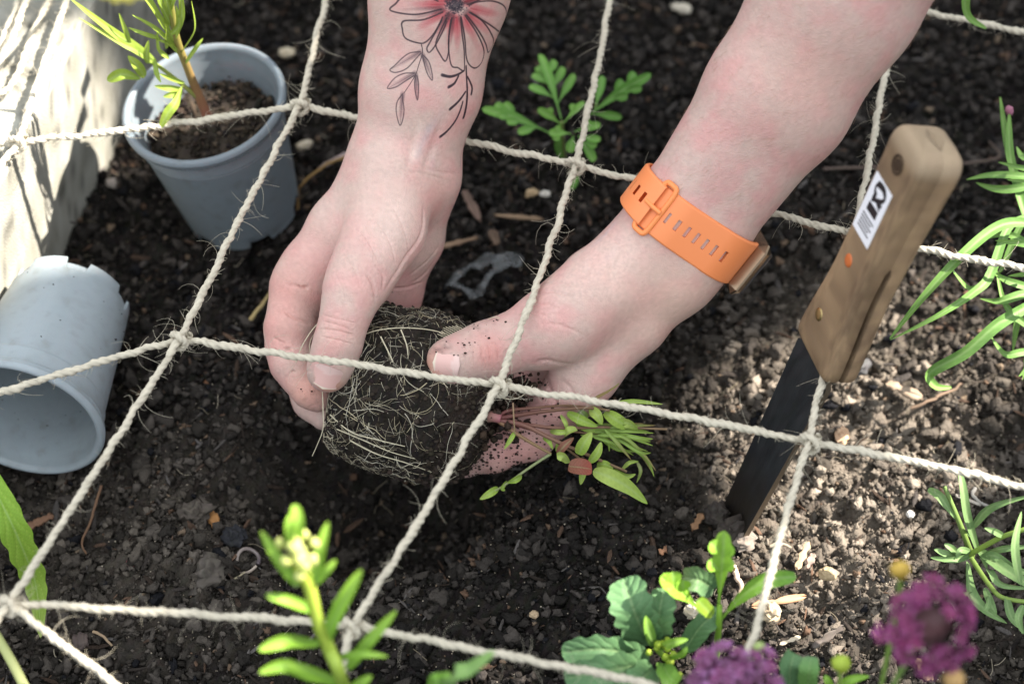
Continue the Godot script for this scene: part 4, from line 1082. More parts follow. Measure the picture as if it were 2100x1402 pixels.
# ---------------------------------------------------------------- the seedling with its rootball
func build_seedling() -> void:
	rng.seed = 91
	var t := thing("seedling", "pot-bound seedling held sideways, dark rootball webbed with pale roots, red stems and small leaves", "seedling", Vector3(-0.0526, 0.0473, -0.0048))
	var A := Vector3(-0.0855, 0.0548, -0.0123)
	var B := Vector3(-0.0118, 0.0419, 0.0007)
	var ax := (B - A).normalized()
	var L := A.distance_to(B)
	var e1 := ax.cross(Vector3.UP).normalized()
	var e2 := e1.cross(ax).normalized()
	var nz := FastNoiseLite.new(); nz.seed = 6; nz.frequency = 70.0; nz.fractal_octaves = 4
	var prof := [[-0.045, 0.0], [-0.038, 0.50], [-0.008, 0.78], [0.06, 0.89], [0.2, 0.95], [0.42, 1.0], [0.65, 0.99], [0.85, 0.92], [0.95, 0.78], [1.0, 0.58], [1.05, 0.25], [1.07, 0.0]]
	var R := 0.0421
	var on := func(tt: float, ang: float, lift: float) -> Vector3:
		var k := 0
		while k < prof.size() - 2 and prof[k + 1][0] < tt: k += 1
		var q: float = clampf((tt - prof[k][0]) / (prof[k + 1][0] - prof[k][0]), 0.0, 1.0)
		var r: float = lerpf(prof[k][1], prof[k + 1][1], q) * R
		var d := e1 * cos(ang) + e2 * sin(ang)
		var p := A + ax * L * tt + d * r
		return p + d * (nz.get_noise_3dv(p) * 0.0035 + lift)
	var mb := MB.new()
	var nu := 110; var nv := 90
	for j in nv + 1:
		var tt := lerpf(-0.045, 1.07, j / float(nv))
		for i in nu:
			var p: Vector3 = on.call(tt, TAU * i / nu, 0.0)
			var c := Color(0.013, 0.0115, 0.0105).lerp(Color(0.032, 0.026, 0.022), 0.5 + nz.get_noise_3dv(p * 2.0))
			if tt > 0.72: c = c.lerp(Color(0.028, 0.020, 0.016), 0.6)
			mb.vert(p, (p - A.lerp(B, 0.5)).normalized(), c)
	for j in nv:
		for i in nu:
			var a := j * nu + i
			var b := j * nu + (i + 1) % nu
			mb.quad(a, b, b + nu, a + nu)
	mb.smooth()
	var m := mat(0.95, 0.25)
	relief(m, noise_tex(FastNoiseLite.TYPE_SIMPLEX_SMOOTH, 0.06, 256, 28, 4), 30.0, 0.12)
	var ball := put("rootball", mb, m, t)
	# crumbs clinging to it
	var cb := MB.new()
	for k in 3800:
		var tt := rng.randf_range(-0.03, 1.06)
		if rng.randf() < 0.42: tt = rng.randf_range(0.66, 1.06)
		var s := 0.0007 + 0.0034 * pow(rng.randf(), 3.0)
		var p: Vector3 = on.call(tt, rng.randf() * TAU, s * 0.1)
		var sh := lump(200 + k % 5, 0.7, Vector3(1, 0.7, 0.85), 3, 5)
		var xf := Transform3D(spin().scaled(Vector3.ONE * s), p)
		var col := Color(0.018, 0.015, 0.013).lerp(Color(0.055, 0.042, 0.033), rng.randf())
		for q in sh.v.size():
			sh.v[q] = xf * sh.v[q]; sh.n[q] = (xf.basis * sh.n[q]).normalized(); sh.c[q] = col
		cb.add(sh)
	# loose compost spilt into the palm beside it
	for k in 420:
		var s := 0.0009 + 0.0042 * pow(rng.randf(), 2.6)
		var p := (Vector3(-0.0091, 0.0544, 0.0140) if k % 3 else Vector3(0.0029, 0.0617, 0.0010)) + Vector3(rng.randfn(), rng.randfn(), rng.randfn()) * (0.0058 if k % 3 else 0.0046)
		var sh := lump(200 + k % 5, 0.9, Vector3(1, 0.7, 0.85), 4, 6)
		var xf := Transform3D(spin().scaled(Vector3.ONE * s), p)
		var col := Color(0.018, 0.014, 0.012).lerp(Color(0.060, 0.040, 0.030), rng.randf())
		for q in sh.v.size():
			sh.v[q] = xf * sh.v[q]; sh.n[q] = (xf.basis * sh.n[q]).normalized(); sh.c[q] = col
		cb.add(sh)
	var co := put("crumbs", cb, m, ball)
	co.set_meta("kind", "stuff")
	# the web of roots
	var rb := MB.new()
	for k in 980:
		var tt := rng.randf_range(-0.03, 0.80)
		var ang := rng.randf() * TAU
		var dir := rng.randf() * TAU
		var lower := sin(ang) < -0.1
		if k < 150:
			# long strands that ran round the foot of the pot
			tt = rng.randf_range(-0.04, 0.16); dir = PI / 2.0 + rng.randfn() * 0.25 + (PI if rng.randf() < 0.5 else 0.0)
		var len := rng.randf_range(0.006, 0.030) * (1.5 if k < 150 else 1.0)
		if tt > 0.62 and rng.randf() < 0.55: continue
		var rad := 0.00006 + 0.00020 * pow(rng.randf(), 3.0)
		var pts := PackedVector3Array()
		var n := 4 + int(len / 0.0024)
		var curl := rng.randfn() * 0.07
		var lift := rng.randf_range(-0.0005, 0.0011)
		for q in n:
			var u := float(q) / (n - 1)
			pts.append(on.call(tt, ang, lift + rad * 0.6 - 0.0016 * pow(absf(u * 2.0 - 1.0), 6.0)))
			var st := len / (n - 1)
			tt = clampf(tt + cos(dir) * st / L, -0.043, 1.03)
			ang += sin(dir) * st / (R * 0.95)
			dir += curl + rng.randfn() * 0.11
		if rng.randf() < 0.3 and pts.size() > 6:
			# a side root
			var o := pts[pts.size() / 2]
			var dd := (pts[pts.size() / 2 + 1] - o).rotated((o - A.lerp(B, 0.5)).normalized(), rng.randf_range(0.5, 1.0) * (1.0 if rng.randf() < 0.5 else -1.0))
			rb.tube(PackedVector3Array([o, o + dd * 1.2, o + dd * 2.5 - (o - A.lerp(B, 0.5)).normalized() * 0.0006]), [rad * 0.6], 4, Color(0.46, 0.40, 0.27))
		var pale := Color(0.50, 0.43, 0.28).lerp(Color(0.58, 0.55, 0.47), rng.randf()).lerp(Color(0.16, 0.12, 0.07), 0.75 * rng.randf() * rng.randf())
		rb.tube(pts, taper(pts.size(), rad, rad * 0.55), 5, pale)
	var loose := [
		[[Vector3(-0.0919, 0.0778, 0.0095), Vector3(-0.0914, 0.0707, 0.0189), Vector3(-0.0917, 0.0634, 0.0253), Vector3(-0.0951, 0.0538, 0.0280), Vector3(-0.0980, 0.0472, 0.0302)], 0.00028],
		[[Vector3(-0.1046, 0.0846, 0.0005), Vector3(-0.1013, 0.0921, -0.0028), Vector3(-0.0969, 0.0979, -0.0072), Vector3(-0.0920, 0.0997, -0.0129), Vector3(-0.0856, 0.0928, -0.0236)], 0.00030],
		[[Vector3(-0.0966, 0.0856, -0.0008), Vector3(-0.0978, 0.0905, -0.0040), Vector3(-0.0966, 0.0920, -0.0093), Vector3(-0.0937, 0.0879, -0.0172)], 0.00022],
		[[Vector3(-0.0735, 0.0920, -0.0093), Vector3(-0.0657, 0.0969, -0.0091), Vector3(-0.0540, 0.0977, -0.0102), Vector3(-0.0401, 0.0940, -0.0119), Vector3(-0.0285, 0.0856, -0.0141), Vector3(-0.0239, 0.0796, -0.0145)], 0.00030],
		[[Vector3(-0.0633, 0.0952, -0.0069), Vector3(-0.0585, 0.0911, 0.0018), Vector3(-0.0549, 0.0863, 0.0099), Vector3(-0.0557, 0.0813, 0.0149)], 0.00038],
		[[Vector3(-0.0535, 0.0971, -0.0095), Vector3(-0.0506, 0.0942, -0.0023), Vector3(-0.0501, 0.0897, 0.0037), Vector3(-0.0524, 0.0855, 0.0093)], 0.00034],
		[[Vector3(-0.0800, 0.0589, 0.0280), Vector3(-0.0661, 0.0563, 0.0348), Vector3(-0.0521, 0.0520, 0.0371), Vector3(-0.0394, 0.0424, 0.0365)], 0.00034],
		[[Vector3(-0.0850, 0.0634, 0.0253), Vector3(-0.0706, 0.0623, 0.0317), Vector3(-0.0589, 0.0593, 0.0357), Vector3(-0.0472, 0.0548, 0.0367)], 0.00030],
		[[Vector3(-0.0882, 0.0685, 0.0203), Vector3(-0.0776, 0.0658, 0.0287), Vector3(-0.0645, 0.0652, 0.0328), Vector3(-0.0516, 0.0634, 0.0353)], 0.00032],
		[[Vector3(-0.0154, 0.0747, 0.0103), Vector3(-0.0024, 0.0722, 0.0136), Vector3(0.0047, 0.0747, 0.0137), Vector3(0.0099, 0.0794, 0.0107)], 0.00024],
		[[Vector3(-0.0118, 0.0969, -0.0159), Vector3(-0.0082, 0.1008, -0.0144), Vector3(-0.0047, 0.1001, -0.0134), Vector3(0.0000, 0.0983, -0.0110)], 0.00022],
	]
	for k in 9: loose.append([[Vector3(-0.0404, 0.0893, -0.0191) + Vector3(k * 0.0016, k * 0.0003 - 0.004, 0), Vector3(-0.0355, 0.0914, -0.0151) + Vector3(k * 0.0019, k * 0.0002 - 0.003, 0.002), Vector3(-0.0272, 0.0888, -0.0117) + Vector3(k * 0.0022, -0.0006 * k, 0.003)], 0.00022])
	for l in loose:
		var c := curve(l[0], 7)
		rb.tube(c, taper(c.size(), l[1], l[1] * 0.6), 5, Color(0.58, 0.52, 0.38))
	var ro := put("roots", rb, mat(0.7, 0.35), t)
	ro.set_meta("kind", "stuff")
	# crown and stems
	var red := Color(0.120, 0.030, 0.036)
	var ros := Color(0.17, 0.065, 0.06)
	stem_part(t, [Vector3(-0.0139, 0.0585, 0.0151), Vector3(-0.0095, 0.0621, 0.0170), Vector3(-0.0052, 0.0624, 0.0184)], 0.0030, 0.0026, Color(0.36, 0.24, 0.17), Color(0.30, 0.10, 0.12), null, "crown")
	for s in [
		[[Vector3(-0.0067, 0.0627, 0.0180), Vector3(-0.0017, 0.0655, 0.0159), Vector3(0.0118, 0.0680, 0.0159), Vector3(0.0274, 0.0653, 0.0128), Vector3(0.0418, 0.0611, 0.0117)], 0.0010, red],
		[[Vector3(-0.0067, 0.0624, 0.0184), Vector3(0.0002, 0.0647, 0.0185), Vector3(0.0185, 0.0671, 0.0170), Vector3(0.0368, 0.0655, 0.0142), Vector3(0.0477, 0.0622, 0.0136)], 0.0012, red],
		[[Vector3(-0.0067, 0.0621, 0.0187), Vector3(0.0095, 0.0620, 0.0221), Vector3(0.0262, 0.0587, 0.0216), Vector3(0.0454, 0.0557, 0.0189), Vector3(0.0765, 0.0501, 0.0163)], 0.0010, ros],
		[[Vector3(-0.0062, 0.0618, 0.0191), Vector3(0.0059, 0.0629, 0.0227), Vector3(0.0189, 0.0590, 0.0278), Vector3(0.0357, 0.0512, 0.0315), Vector3(0.0563, 0.0409, 0.0352)], 0.0013, ros],
		[[Vector3(-0.0062, 0.0615, 0.0195), Vector3(0.0024, 0.0595, 0.0255), Vector3(0.0119, 0.0552, 0.0295), Vector3(0.0190, 0.0512, 0.0315)], 0.0012, Color(0.22, 0.12, 0.07)],
		[[Vector3(0.0190, 0.0512, 0.0315), Vector3(0.0095, 0.0458, 0.0353), Vector3(0.0000, 0.0401, 0.0396), Vector3(-0.0072, 0.0356, 0.0423), Vector3(-0.0120, 0.0321, 0.0435)], 0.0008, Color(0.22, 0.26, 0.12)],
		[[Vector3(-0.0062, 0.0618, 0.0191), Vector3(0.0119, 0.0595, 0.0238), Vector3(0.0238, 0.0547, 0.0286), Vector3(0.0357, 0.0478, 0.0343)], 0.0010, red],
		[[Vector3(0.0005, 0.0743, 0.0175), Vector3(0.0009, 0.0714, 0.0246), Vector3(0.0014, 0.0653, 0.0295)], 0.0005, Color(0.25, 0.16, 0.10)],
		[[Vector3(-0.0062, 0.0613, 0.0182), Vector3(0.0143, 0.0557, 0.0189), Vector3(0.0359, 0.0523, 0.0201), Vector3(0.0553, 0.0486, 0.0200)], 0.0008, ros],
	]:
		stem_part(t, s[0], s[1], s[1] * 0.55, s[2], s[2].lerp(Color(0.22, 0.22, 0.08), 0.4))
	var g1 := Color(0.25, 0.36, 0.06)
	var g2 := Color(0.33, 0.42, 0.10)
	var rd := Color(0.20, 0.085, 0.055)
	for l in [
		[[Vector3(0.0325, 0.0526, 0.0329), Vector3(0.0350, 0.0594, 0.0306), Vector3(0.0388, 0.0609, 0.0254)], 13, g1, g2, 0],
		[[Vector3(0.0221, 0.0528, 0.0328), Vector3(0.0255, 0.0577, 0.0312), Vector3(0.0301, 0.0585, 0.0269)], 9, rd, rd, 0],
		[[Vector3(0.0278, 0.0502, 0.0362), Vector3(0.0251, 0.0546, 0.0354), Vector3(0.0218, 0.0539, 0.0346)], 10, g2, g2, 3],
		[[Vector3(0.0274, 0.0526, 0.0397), Vector3(0.0330, 0.0540, 0.0412), Vector3(0.0387, 0.0517, 0.0408)], 18, rd, Color(0.30, 0.07, 0.05), 3],
		[[Vector3(0.0395, 0.0461, 0.0383), Vector3(0.0474, 0.0478, 0.0427), Vector3(0.0570, 0.0429, 0.0458), Vector3(0.0663, 0.0348, 0.0500)], 17, g2, g1, 0],
		[[Vector3(0.0378, 0.0487, 0.0349), Vector3(0.0417, 0.0540, 0.0327), Vector3(0.0435, 0.0555, 0.0275)], 9, g1, g2, 0],
		[[Vector3(0.0334, 0.0634, 0.0086), Vector3(0.0416, 0.0690, 0.0079), Vector3(0.0526, 0.0686, 0.0018)], 12, Color(0.20, 0.13, 0.05), Color(0.24, 0.24, 0.09), 0],
		[[Vector3(0.0478, 0.0624, 0.0100), Vector3(0.0597, 0.0641, 0.0094), Vector3(0.0742, 0.0608, 0.0088)], 5, g1, g2, 0],
		[[Vector3(0.0269, 0.0616, 0.0144), Vector3(0.0344, 0.0618, 0.0191), Vector3(0.0419, 0.0584, 0.0203)], 10, g1, g1, 0],
		[[Vector3(0.0381, 0.0628, 0.0128), Vector3(0.0413, 0.0643, 0.0174), Vector3(0.0440, 0.0598, 0.0201)], 11, g2, g1, 0],
		[[Vector3(0.0454, 0.0601, 0.0130), Vector3(0.0505, 0.0604, 0.0176), Vector3(0.0564, 0.0560, 0.0186)], 14, g1, g1, 3],
		[[Vector3(0.0521, 0.0574, 0.0167), Vector3(0.0572, 0.0585, 0.0186), Vector3(0.0617, 0.0540, 0.0195)], 11, g2, g1, 0],
		[[Vector3(0.0238, 0.0627, 0.0163), Vector3(0.0261, 0.0621, 0.0204), Vector3(0.0271, 0.0573, 0.0235)], 5, g2, g1, 0],
		[[Vector3(0.0257, 0.0561, 0.0250), Vector3(0.0275, 0.0611, 0.0250), Vector3(0.0316, 0.0601, 0.0231)], 9, g2, g2, 3],
		[[Vector3(0.0152, 0.0560, 0.0252), Vector3(0.0180, 0.0573, 0.0284), Vector3(0.0199, 0.0542, 0.0309)], 5, g1, g1, 0],
		[[Vector3(0.0347, 0.0470, 0.0372), Vector3(0.0342, 0.0466, 0.0409), Vector3(0.0335, 0.0421, 0.0436)], 8, g1, g2, 0],
		[[Vector3(0.0014, 0.0650, 0.0282), Vector3(-0.0009, 0.0644, 0.0323), Vector3(-0.0038, 0.0600, 0.0347)], 5, g1, g2, 0],
		[[Vector3(0.0048, 0.0413, 0.0380), Vector3(0.0014, 0.0427, 0.0412), Vector3(-0.0024, 0.0393, 0.0407)], 7, g1, g1, 0],
		[[Vector3(-0.0067, 0.0345, 0.0405), Vector3(-0.0110, 0.0361, 0.0449), Vector3(-0.0158, 0.0327, 0.0461)], 8, g1, g2, 0],
		[[Vector3(-0.0024, 0.0382, 0.0389), Vector3(-0.0048, 0.0378, 0.0426), Vector3(-0.0034, 0.0353, 0.0427)], 5, g1, g1, 0],
		[[Vector3(0.0416, 0.0445, 0.0338), Vector3(0.0452, 0.0473, 0.0351), Vector3(0.0497, 0.0436, 0.0350)], 8, g1, g1, 3],
		[[Vector3(0.0498, 0.0416, 0.0343), Vector3(0.0558, 0.0421, 0.0386), Vector3(0.0608, 0.0402, 0.0362)], 6, g1, g2, 0],
		[[Vector3(0.0541, 0.0416, 0.0343), Vector3(0.0573, 0.0462, 0.0332), Vector3(0.0623, 0.0439, 0.0312)], 5, g2, g1, 0],
		[[Vector3(0.0614, 0.0431, 0.0307), Vector3(0.0631, 0.0419, 0.0356), Vector3(0.0614, 0.0359, 0.0385)], 4, Color(0.16, 0.17, 0.07), g1, 0],
		[[Vector3(0.0186, 0.0562, 0.0216), Vector3(0.0237, 0.0592, 0.0242), Vector3(0.0309, 0.0578, 0.0227)], 6, g2, g1, 0],
		[[Vector3(0.0299, 0.0595, 0.0106), Vector3(0.0346, 0.0594, 0.0140), Vector3(0.0371, 0.0569, 0.0140)], 9, Color(0.22, 0.30, 0.12), g1, 3],
		[[Vector3(0.0312, 0.0555, 0.0142), Vector3(0.0359, 0.0546, 0.0188), Vector3(0.0436, 0.0520, 0.0188)], 7, g1, g1, 0],
		[[Vector3(0.0239, 0.0515, 0.0245), Vector3(0.0227, 0.0509, 0.0269), Vector3(0.0215, 0.0478, 0.0277)], 6, g1, g1, 0],
	]:
		leaf_part(t, l[0], l[1] * 0.000238, l[2], l[3], l[4])
	# the needle-fine leaves of the tips
	var nb := 0
	for l in [
		[Vector3(0.0454, 0.0545, 0.0205), Vector3(0.0560, 0.0539, 0.0246), Vector3(0.0651, 0.0465, 0.0295), Vector3(0.0711, 0.0385, 0.0334)], [Vector3(0.0450, 0.0534, 0.0203), Vector3(0.0573, 0.0528, 0.0228), Vector3(0.0697, 0.0460, 0.0234)],
		[Vector3(0.0445, 0.0540, 0.0195), Vector3(0.0573, 0.0553, 0.0210), Vector3(0.0702, 0.0498, 0.0184)], [Vector3(0.0453, 0.0559, 0.0203), Vector3(0.0519, 0.0533, 0.0271), Vector3(0.0586, 0.0452, 0.0312)],
		[Vector3(0.0507, 0.0528, 0.0228), Vector3(0.0625, 0.0493, 0.0290), Vector3(0.0686, 0.0449, 0.0267)], [Vector3(0.0431, 0.0534, 0.0203), Vector3(0.0550, 0.0511, 0.0251), Vector3(0.0674, 0.0435, 0.0252)],
		[Vector3(0.0479, 0.0517, 0.0209), Vector3(0.0599, 0.0484, 0.0253), Vector3(0.0699, 0.0351, 0.0329)], [Vector3(0.0407, 0.0534, 0.0186), Vector3(0.0538, 0.0554, 0.0193), Vector3(0.0674, 0.0495, 0.0171)],
		[Vector3(0.0395, 0.0520, 0.0205), Vector3(0.0466, 0.0519, 0.0239), Vector3(0.0479, 0.0460, 0.0268)], [Vector3(0.0478, 0.0557, 0.0189), Vector3(0.0597, 0.0571, 0.0187), Vector3(0.0710, 0.0513, 0.0148)],
		[Vector3(0.0516, 0.0539, 0.0212), Vector3(0.0620, 0.0542, 0.0243), Vector3(0.0696, 0.0489, 0.0213)], [Vector3(0.0551, 0.0491, 0.0243), Vector3(0.0659, 0.0440, 0.0295), Vector3(0.0704, 0.0343, 0.0341)],
		[Vector3(0.0335, 0.0517, 0.0209), Vector3(0.0454, 0.0520, 0.0222), Vector3(0.0577, 0.0461, 0.0217)], [Vector3(0.0360, 0.0520, 0.0188), Vector3(0.0479, 0.0523, 0.0201), Vector3(0.0627, 0.0456, 0.0191)],
		[Vector3(0.0436, 0.0497, 0.0219), Vector3(0.0527, 0.0466, 0.0261), Vector3(0.0627, 0.0418, 0.0241)], [Vector3(0.0384, 0.0529, 0.0159), Vector3(0.0503, 0.0546, 0.0171), Vector3(0.0651, 0.0502, 0.0129)],
		[Vector3(0.0397, 0.0520, 0.0222), Vector3(0.0490, 0.0511, 0.0251), Vector3(0.0601, 0.0423, 0.0267)], [Vector3(0.0416, 0.0534, 0.0220), Vector3(0.0536, 0.0547, 0.0235), Vector3(0.0687, 0.0472, 0.0219)],
	]:
		leaf_part(t, l, 0.00075 + 0.0003 * rng.randf(), Color(0.19, 0.29, 0.055), Color(0.26, 0.36, 0.06) if nb % 3 else Color(0.26, 0.16, 0.08), 0, Vector3.ZERO, "needle_leaf")
		nb += 1

# ---------------------------------------------------------------- plant pots
func pot_frame(mouth: Vector3, base: Vector3) -> Transform3D:
	var y := (mouth - base).normalized()
	var x := y.cross(Vector3(0.2, 0.1, 1.0)).normalized()
	return Transform3D(Basis(x, y, x.cross(y)), base)

func make_pot(t: Node3D, xf: Transform3D, k: float, col: Color) -> void:
	var H := 0.0875
	var m := mat(0.38, 0.45)
	m.subsurf_scatter_enabled = true; m.subsurf_scatter_strength = 0.05
	relief(m, noise_tex(FastNoiseLite.TYPE_SIMPLEX, 0.12, 256, 61, 3), 18.0, 0.006)
	var grime := noise_tex(FastNoiseLite.TYPE_SIMPLEX_SMOOTH, 0.006, 512, 62, 6)
	var gr := Gradient.new()
	gr.offsets = PackedFloat32Array([0.0, 0.22, 0.34, 0.62, 0.80, 1.0])
	gr.colors = PackedColorArray([Color(0.88, 0.86, 0.83), Color(0.95, 0.945, 0.94), Color(0.985, 0.985, 0.985), Color(1, 1, 1), Color(0.975, 0.975, 0.97), Color(0.92, 0.91, 0.90)])
	grime.color_ramp = gr
	m.albedo_texture = grime
	var prof := PackedVector2Array()
	for p in [[0.0310, 0.0], [0.0322, 0.0008], [0.0326, 0.004], [0.0330, 0.009], [0.0334, 0.010], [0.0400, 0.0690], [0.0402, 0.0705], [0.0410, 0.0715], [0.0412, 0.0790], [0.0422, 0.0805], [0.0440, 0.0815], [0.0447, 0.0830], [0.0447, 0.0850], [0.0440, 0.0868], [0.0426, 0.0875], [0.0412, 0.0869], [0.0405, 0.0850], [0.0402, 0.0800], [0.0388, 0.0788], [0.0386, 0.0735], [0.0374, 0.0722], [0.0372, 0.0670], [0.0362, 0.0656], [0.0312, 0.0040], [0.0300, 0.0026], [0.0, 0.0026]]:
		prof.append(Vector2(p[0] * k, p[1]))
	var mb := MB.new()
	var sides := 120
	for q in prof.size():
		for s in sides:
			var a := TAU * s / sides
			var p := prof[q]
			# drainage notches in the foot
			var ph := fposmod(a / TAU * 6.0, 1.0)
			var cut := smoothstep(0.10, 0.16, ph) * (1.0 - smoothstep(0.44, 0.50, ph))
			if q <= 3: p.y = lerpf(p.y, maxf(p.y, 0.0085), cut)
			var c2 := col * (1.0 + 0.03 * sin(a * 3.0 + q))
			mb.vert(xf * Vector3(cos(a) * p.x, p.y, sin(a) * p.x), Vector3.UP, c2)
	for q in prof.size() - 1:
		for s in sides:
			var a := q * sides + s
			var b := q * sides + (s + 1) % sides
			var c0 := xf * Vector3(0, 0.04, 0)
			var nn := (mb.v[a] - c0).normalized() * (-1.0 if q > 14 else 1.0)
			if q > 21: nn = (xf.basis.y + (c0 - mb.v[a]).normalized())
			mb.n[a] = nn; mb.n[b] = nn
			mb.quad(a, b, b + sides, a + sides)
	mb.smooth()
	put("pot_wall", mb, m, t)
	# two holes' worth of rim: the raised lip as its own ring
	var rim := MB.new()
	var ring := PackedVector2Array()
	for s in 11:
		var a := TAU * s / 10.0
		ring.append(Vector2(0.0431 * k + cos(a) * 0.0021, 0.0852 + sin(a) * 0.0028))
	rim.lathe(ring, 120, xf, col * 1.02)
	put("rim", rim, m, t)

func build_pots() -> void:
	rng.seed = 12
	var col := Color(0.40, 0.49, 0.56)
	var xf := pot_frame(Vector3(-0.1655, 0.0897, -0.1675), Vector3(-0.1541, 0.0052, -0.1683))
	var t := thing("plant_pot", "upright blue-grey plastic plant pot filled with compost, beside the pale edging", "plant pot", xf.origin, "grey nursery pots")
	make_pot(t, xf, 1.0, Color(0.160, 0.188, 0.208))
	# compost inside
	var cb := MB.new()
	var nz := FastNoiseLite.new(); nz.frequency = 70.0; nz.seed = 15; nz.fractal_octaves = 4
	for j in 31:
		for i in 96:
			var r := j / 30.0 * 0.0378
			var a := TAU * i / 96.0
			var x := cos(a) * r; var z := sin(a) * r
			cb.vert(xf * Vector3(x, 0.0665 + nz.get_noise_2d(x, z) * 0.006 - 0.003 * pow(j / 30.0, 4.0), z), xf.basis.y, Color(0.020, 0.016, 0.013).lerp(Color(0.05, 0.04, 0.032), 0.5 + nz.get_noise_2d(z, x)))
	for j in 30:
		for i in 96:
			var a := j * 96 + i
			var b := j * 96 + (i + 1) % 96
			cb.quad(a, b, b + 96, a + 96)
	for k in 900:
		var r := 0.037 * sqrt(rng.randf()); var a := rng.randf() * TAU
		var s := 0.0008 + 0.0038 * pow(rng.randf(), 3.0)
		var sh := lump(300 + k % 6, 0.7, Vector3(1, 0.7, 0.85) if rng.randf() < 0.85 else Vector3(2.2, 0.3, 0.6), 4, 6)
		var q := Transform3D(spin().scaled(Vector3.ONE * s), xf * Vector3(cos(a) * r, 0.0672 + nz.get_noise_2d(cos(a) * r, sin(a) * r) * 0.006, sin(a) * r))
		var cc := Color(0.018, 0.015, 0.012).lerp(Color(0.085, 0.062, 0.045), pow(rng.randf(), 2.0))
		for w in sh.v.size():
			sh.v[w] = q * sh.v[w]; sh.n[w] = (q.basis * sh.n[w]).normalized(); sh.c[w] = cc
		cb.add(sh)
	var m := mat(0.95, 0.25)
	var o := put("potting_compost", cb, m)
	o.set_meta("kind", "stuff")
	xf = pot_frame(Vector3(-0.2449, 0.0450, 0.0040), Vector3(-0.2328, 0.0373, -0.0780))
	t = thing("plant_pot", "empty pale blue-grey plastic plant pot lying on its side with its mouth open", "plant pot", xf.origin, "grey nursery pots")
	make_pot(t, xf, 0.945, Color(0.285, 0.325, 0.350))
	# flecks of earth stuck in and on the empty pot
	var fb := MB.new()
	for k in 170:
		var inside := k < 130
		var a := rng.randf() * TAU
		var y := rng.randf_range(0.012, 0.064) if inside else rng.randf_range(0.012, 0.068)
		var r := (lerpf(0.0312, 0.0362, y / 0.066) if inside else lerpf(0.0334, 0.040, (y - 0.01) / 0.059) + 0.0001) * 0.945
		var s := rng.randf_range(0.0003, 0.0011) * (1.0 if rng.randf() < 0.9 else 1.8)
		var sh := lump(310 + k % 4, 0.6, Vector3(1, 0.6, 0.8), 3, 5)
		var q := Transform3D(spin().scaled(Vector3.ONE * s), xf * Vector3(cos(a) * r, y, sin(a) * r))
		for w in sh.v.size():
			sh.v[w] = q * sh.v[w]; sh.n[w] = (q.basis * sh.n[w]).normalized(); sh.c[w] = Color(0.03, 0.025, 0.02)
		fb.add(sh)
	var fo := put("soil_flecks", fb, m, t)
	fo.set_meta("kind", "stuff")

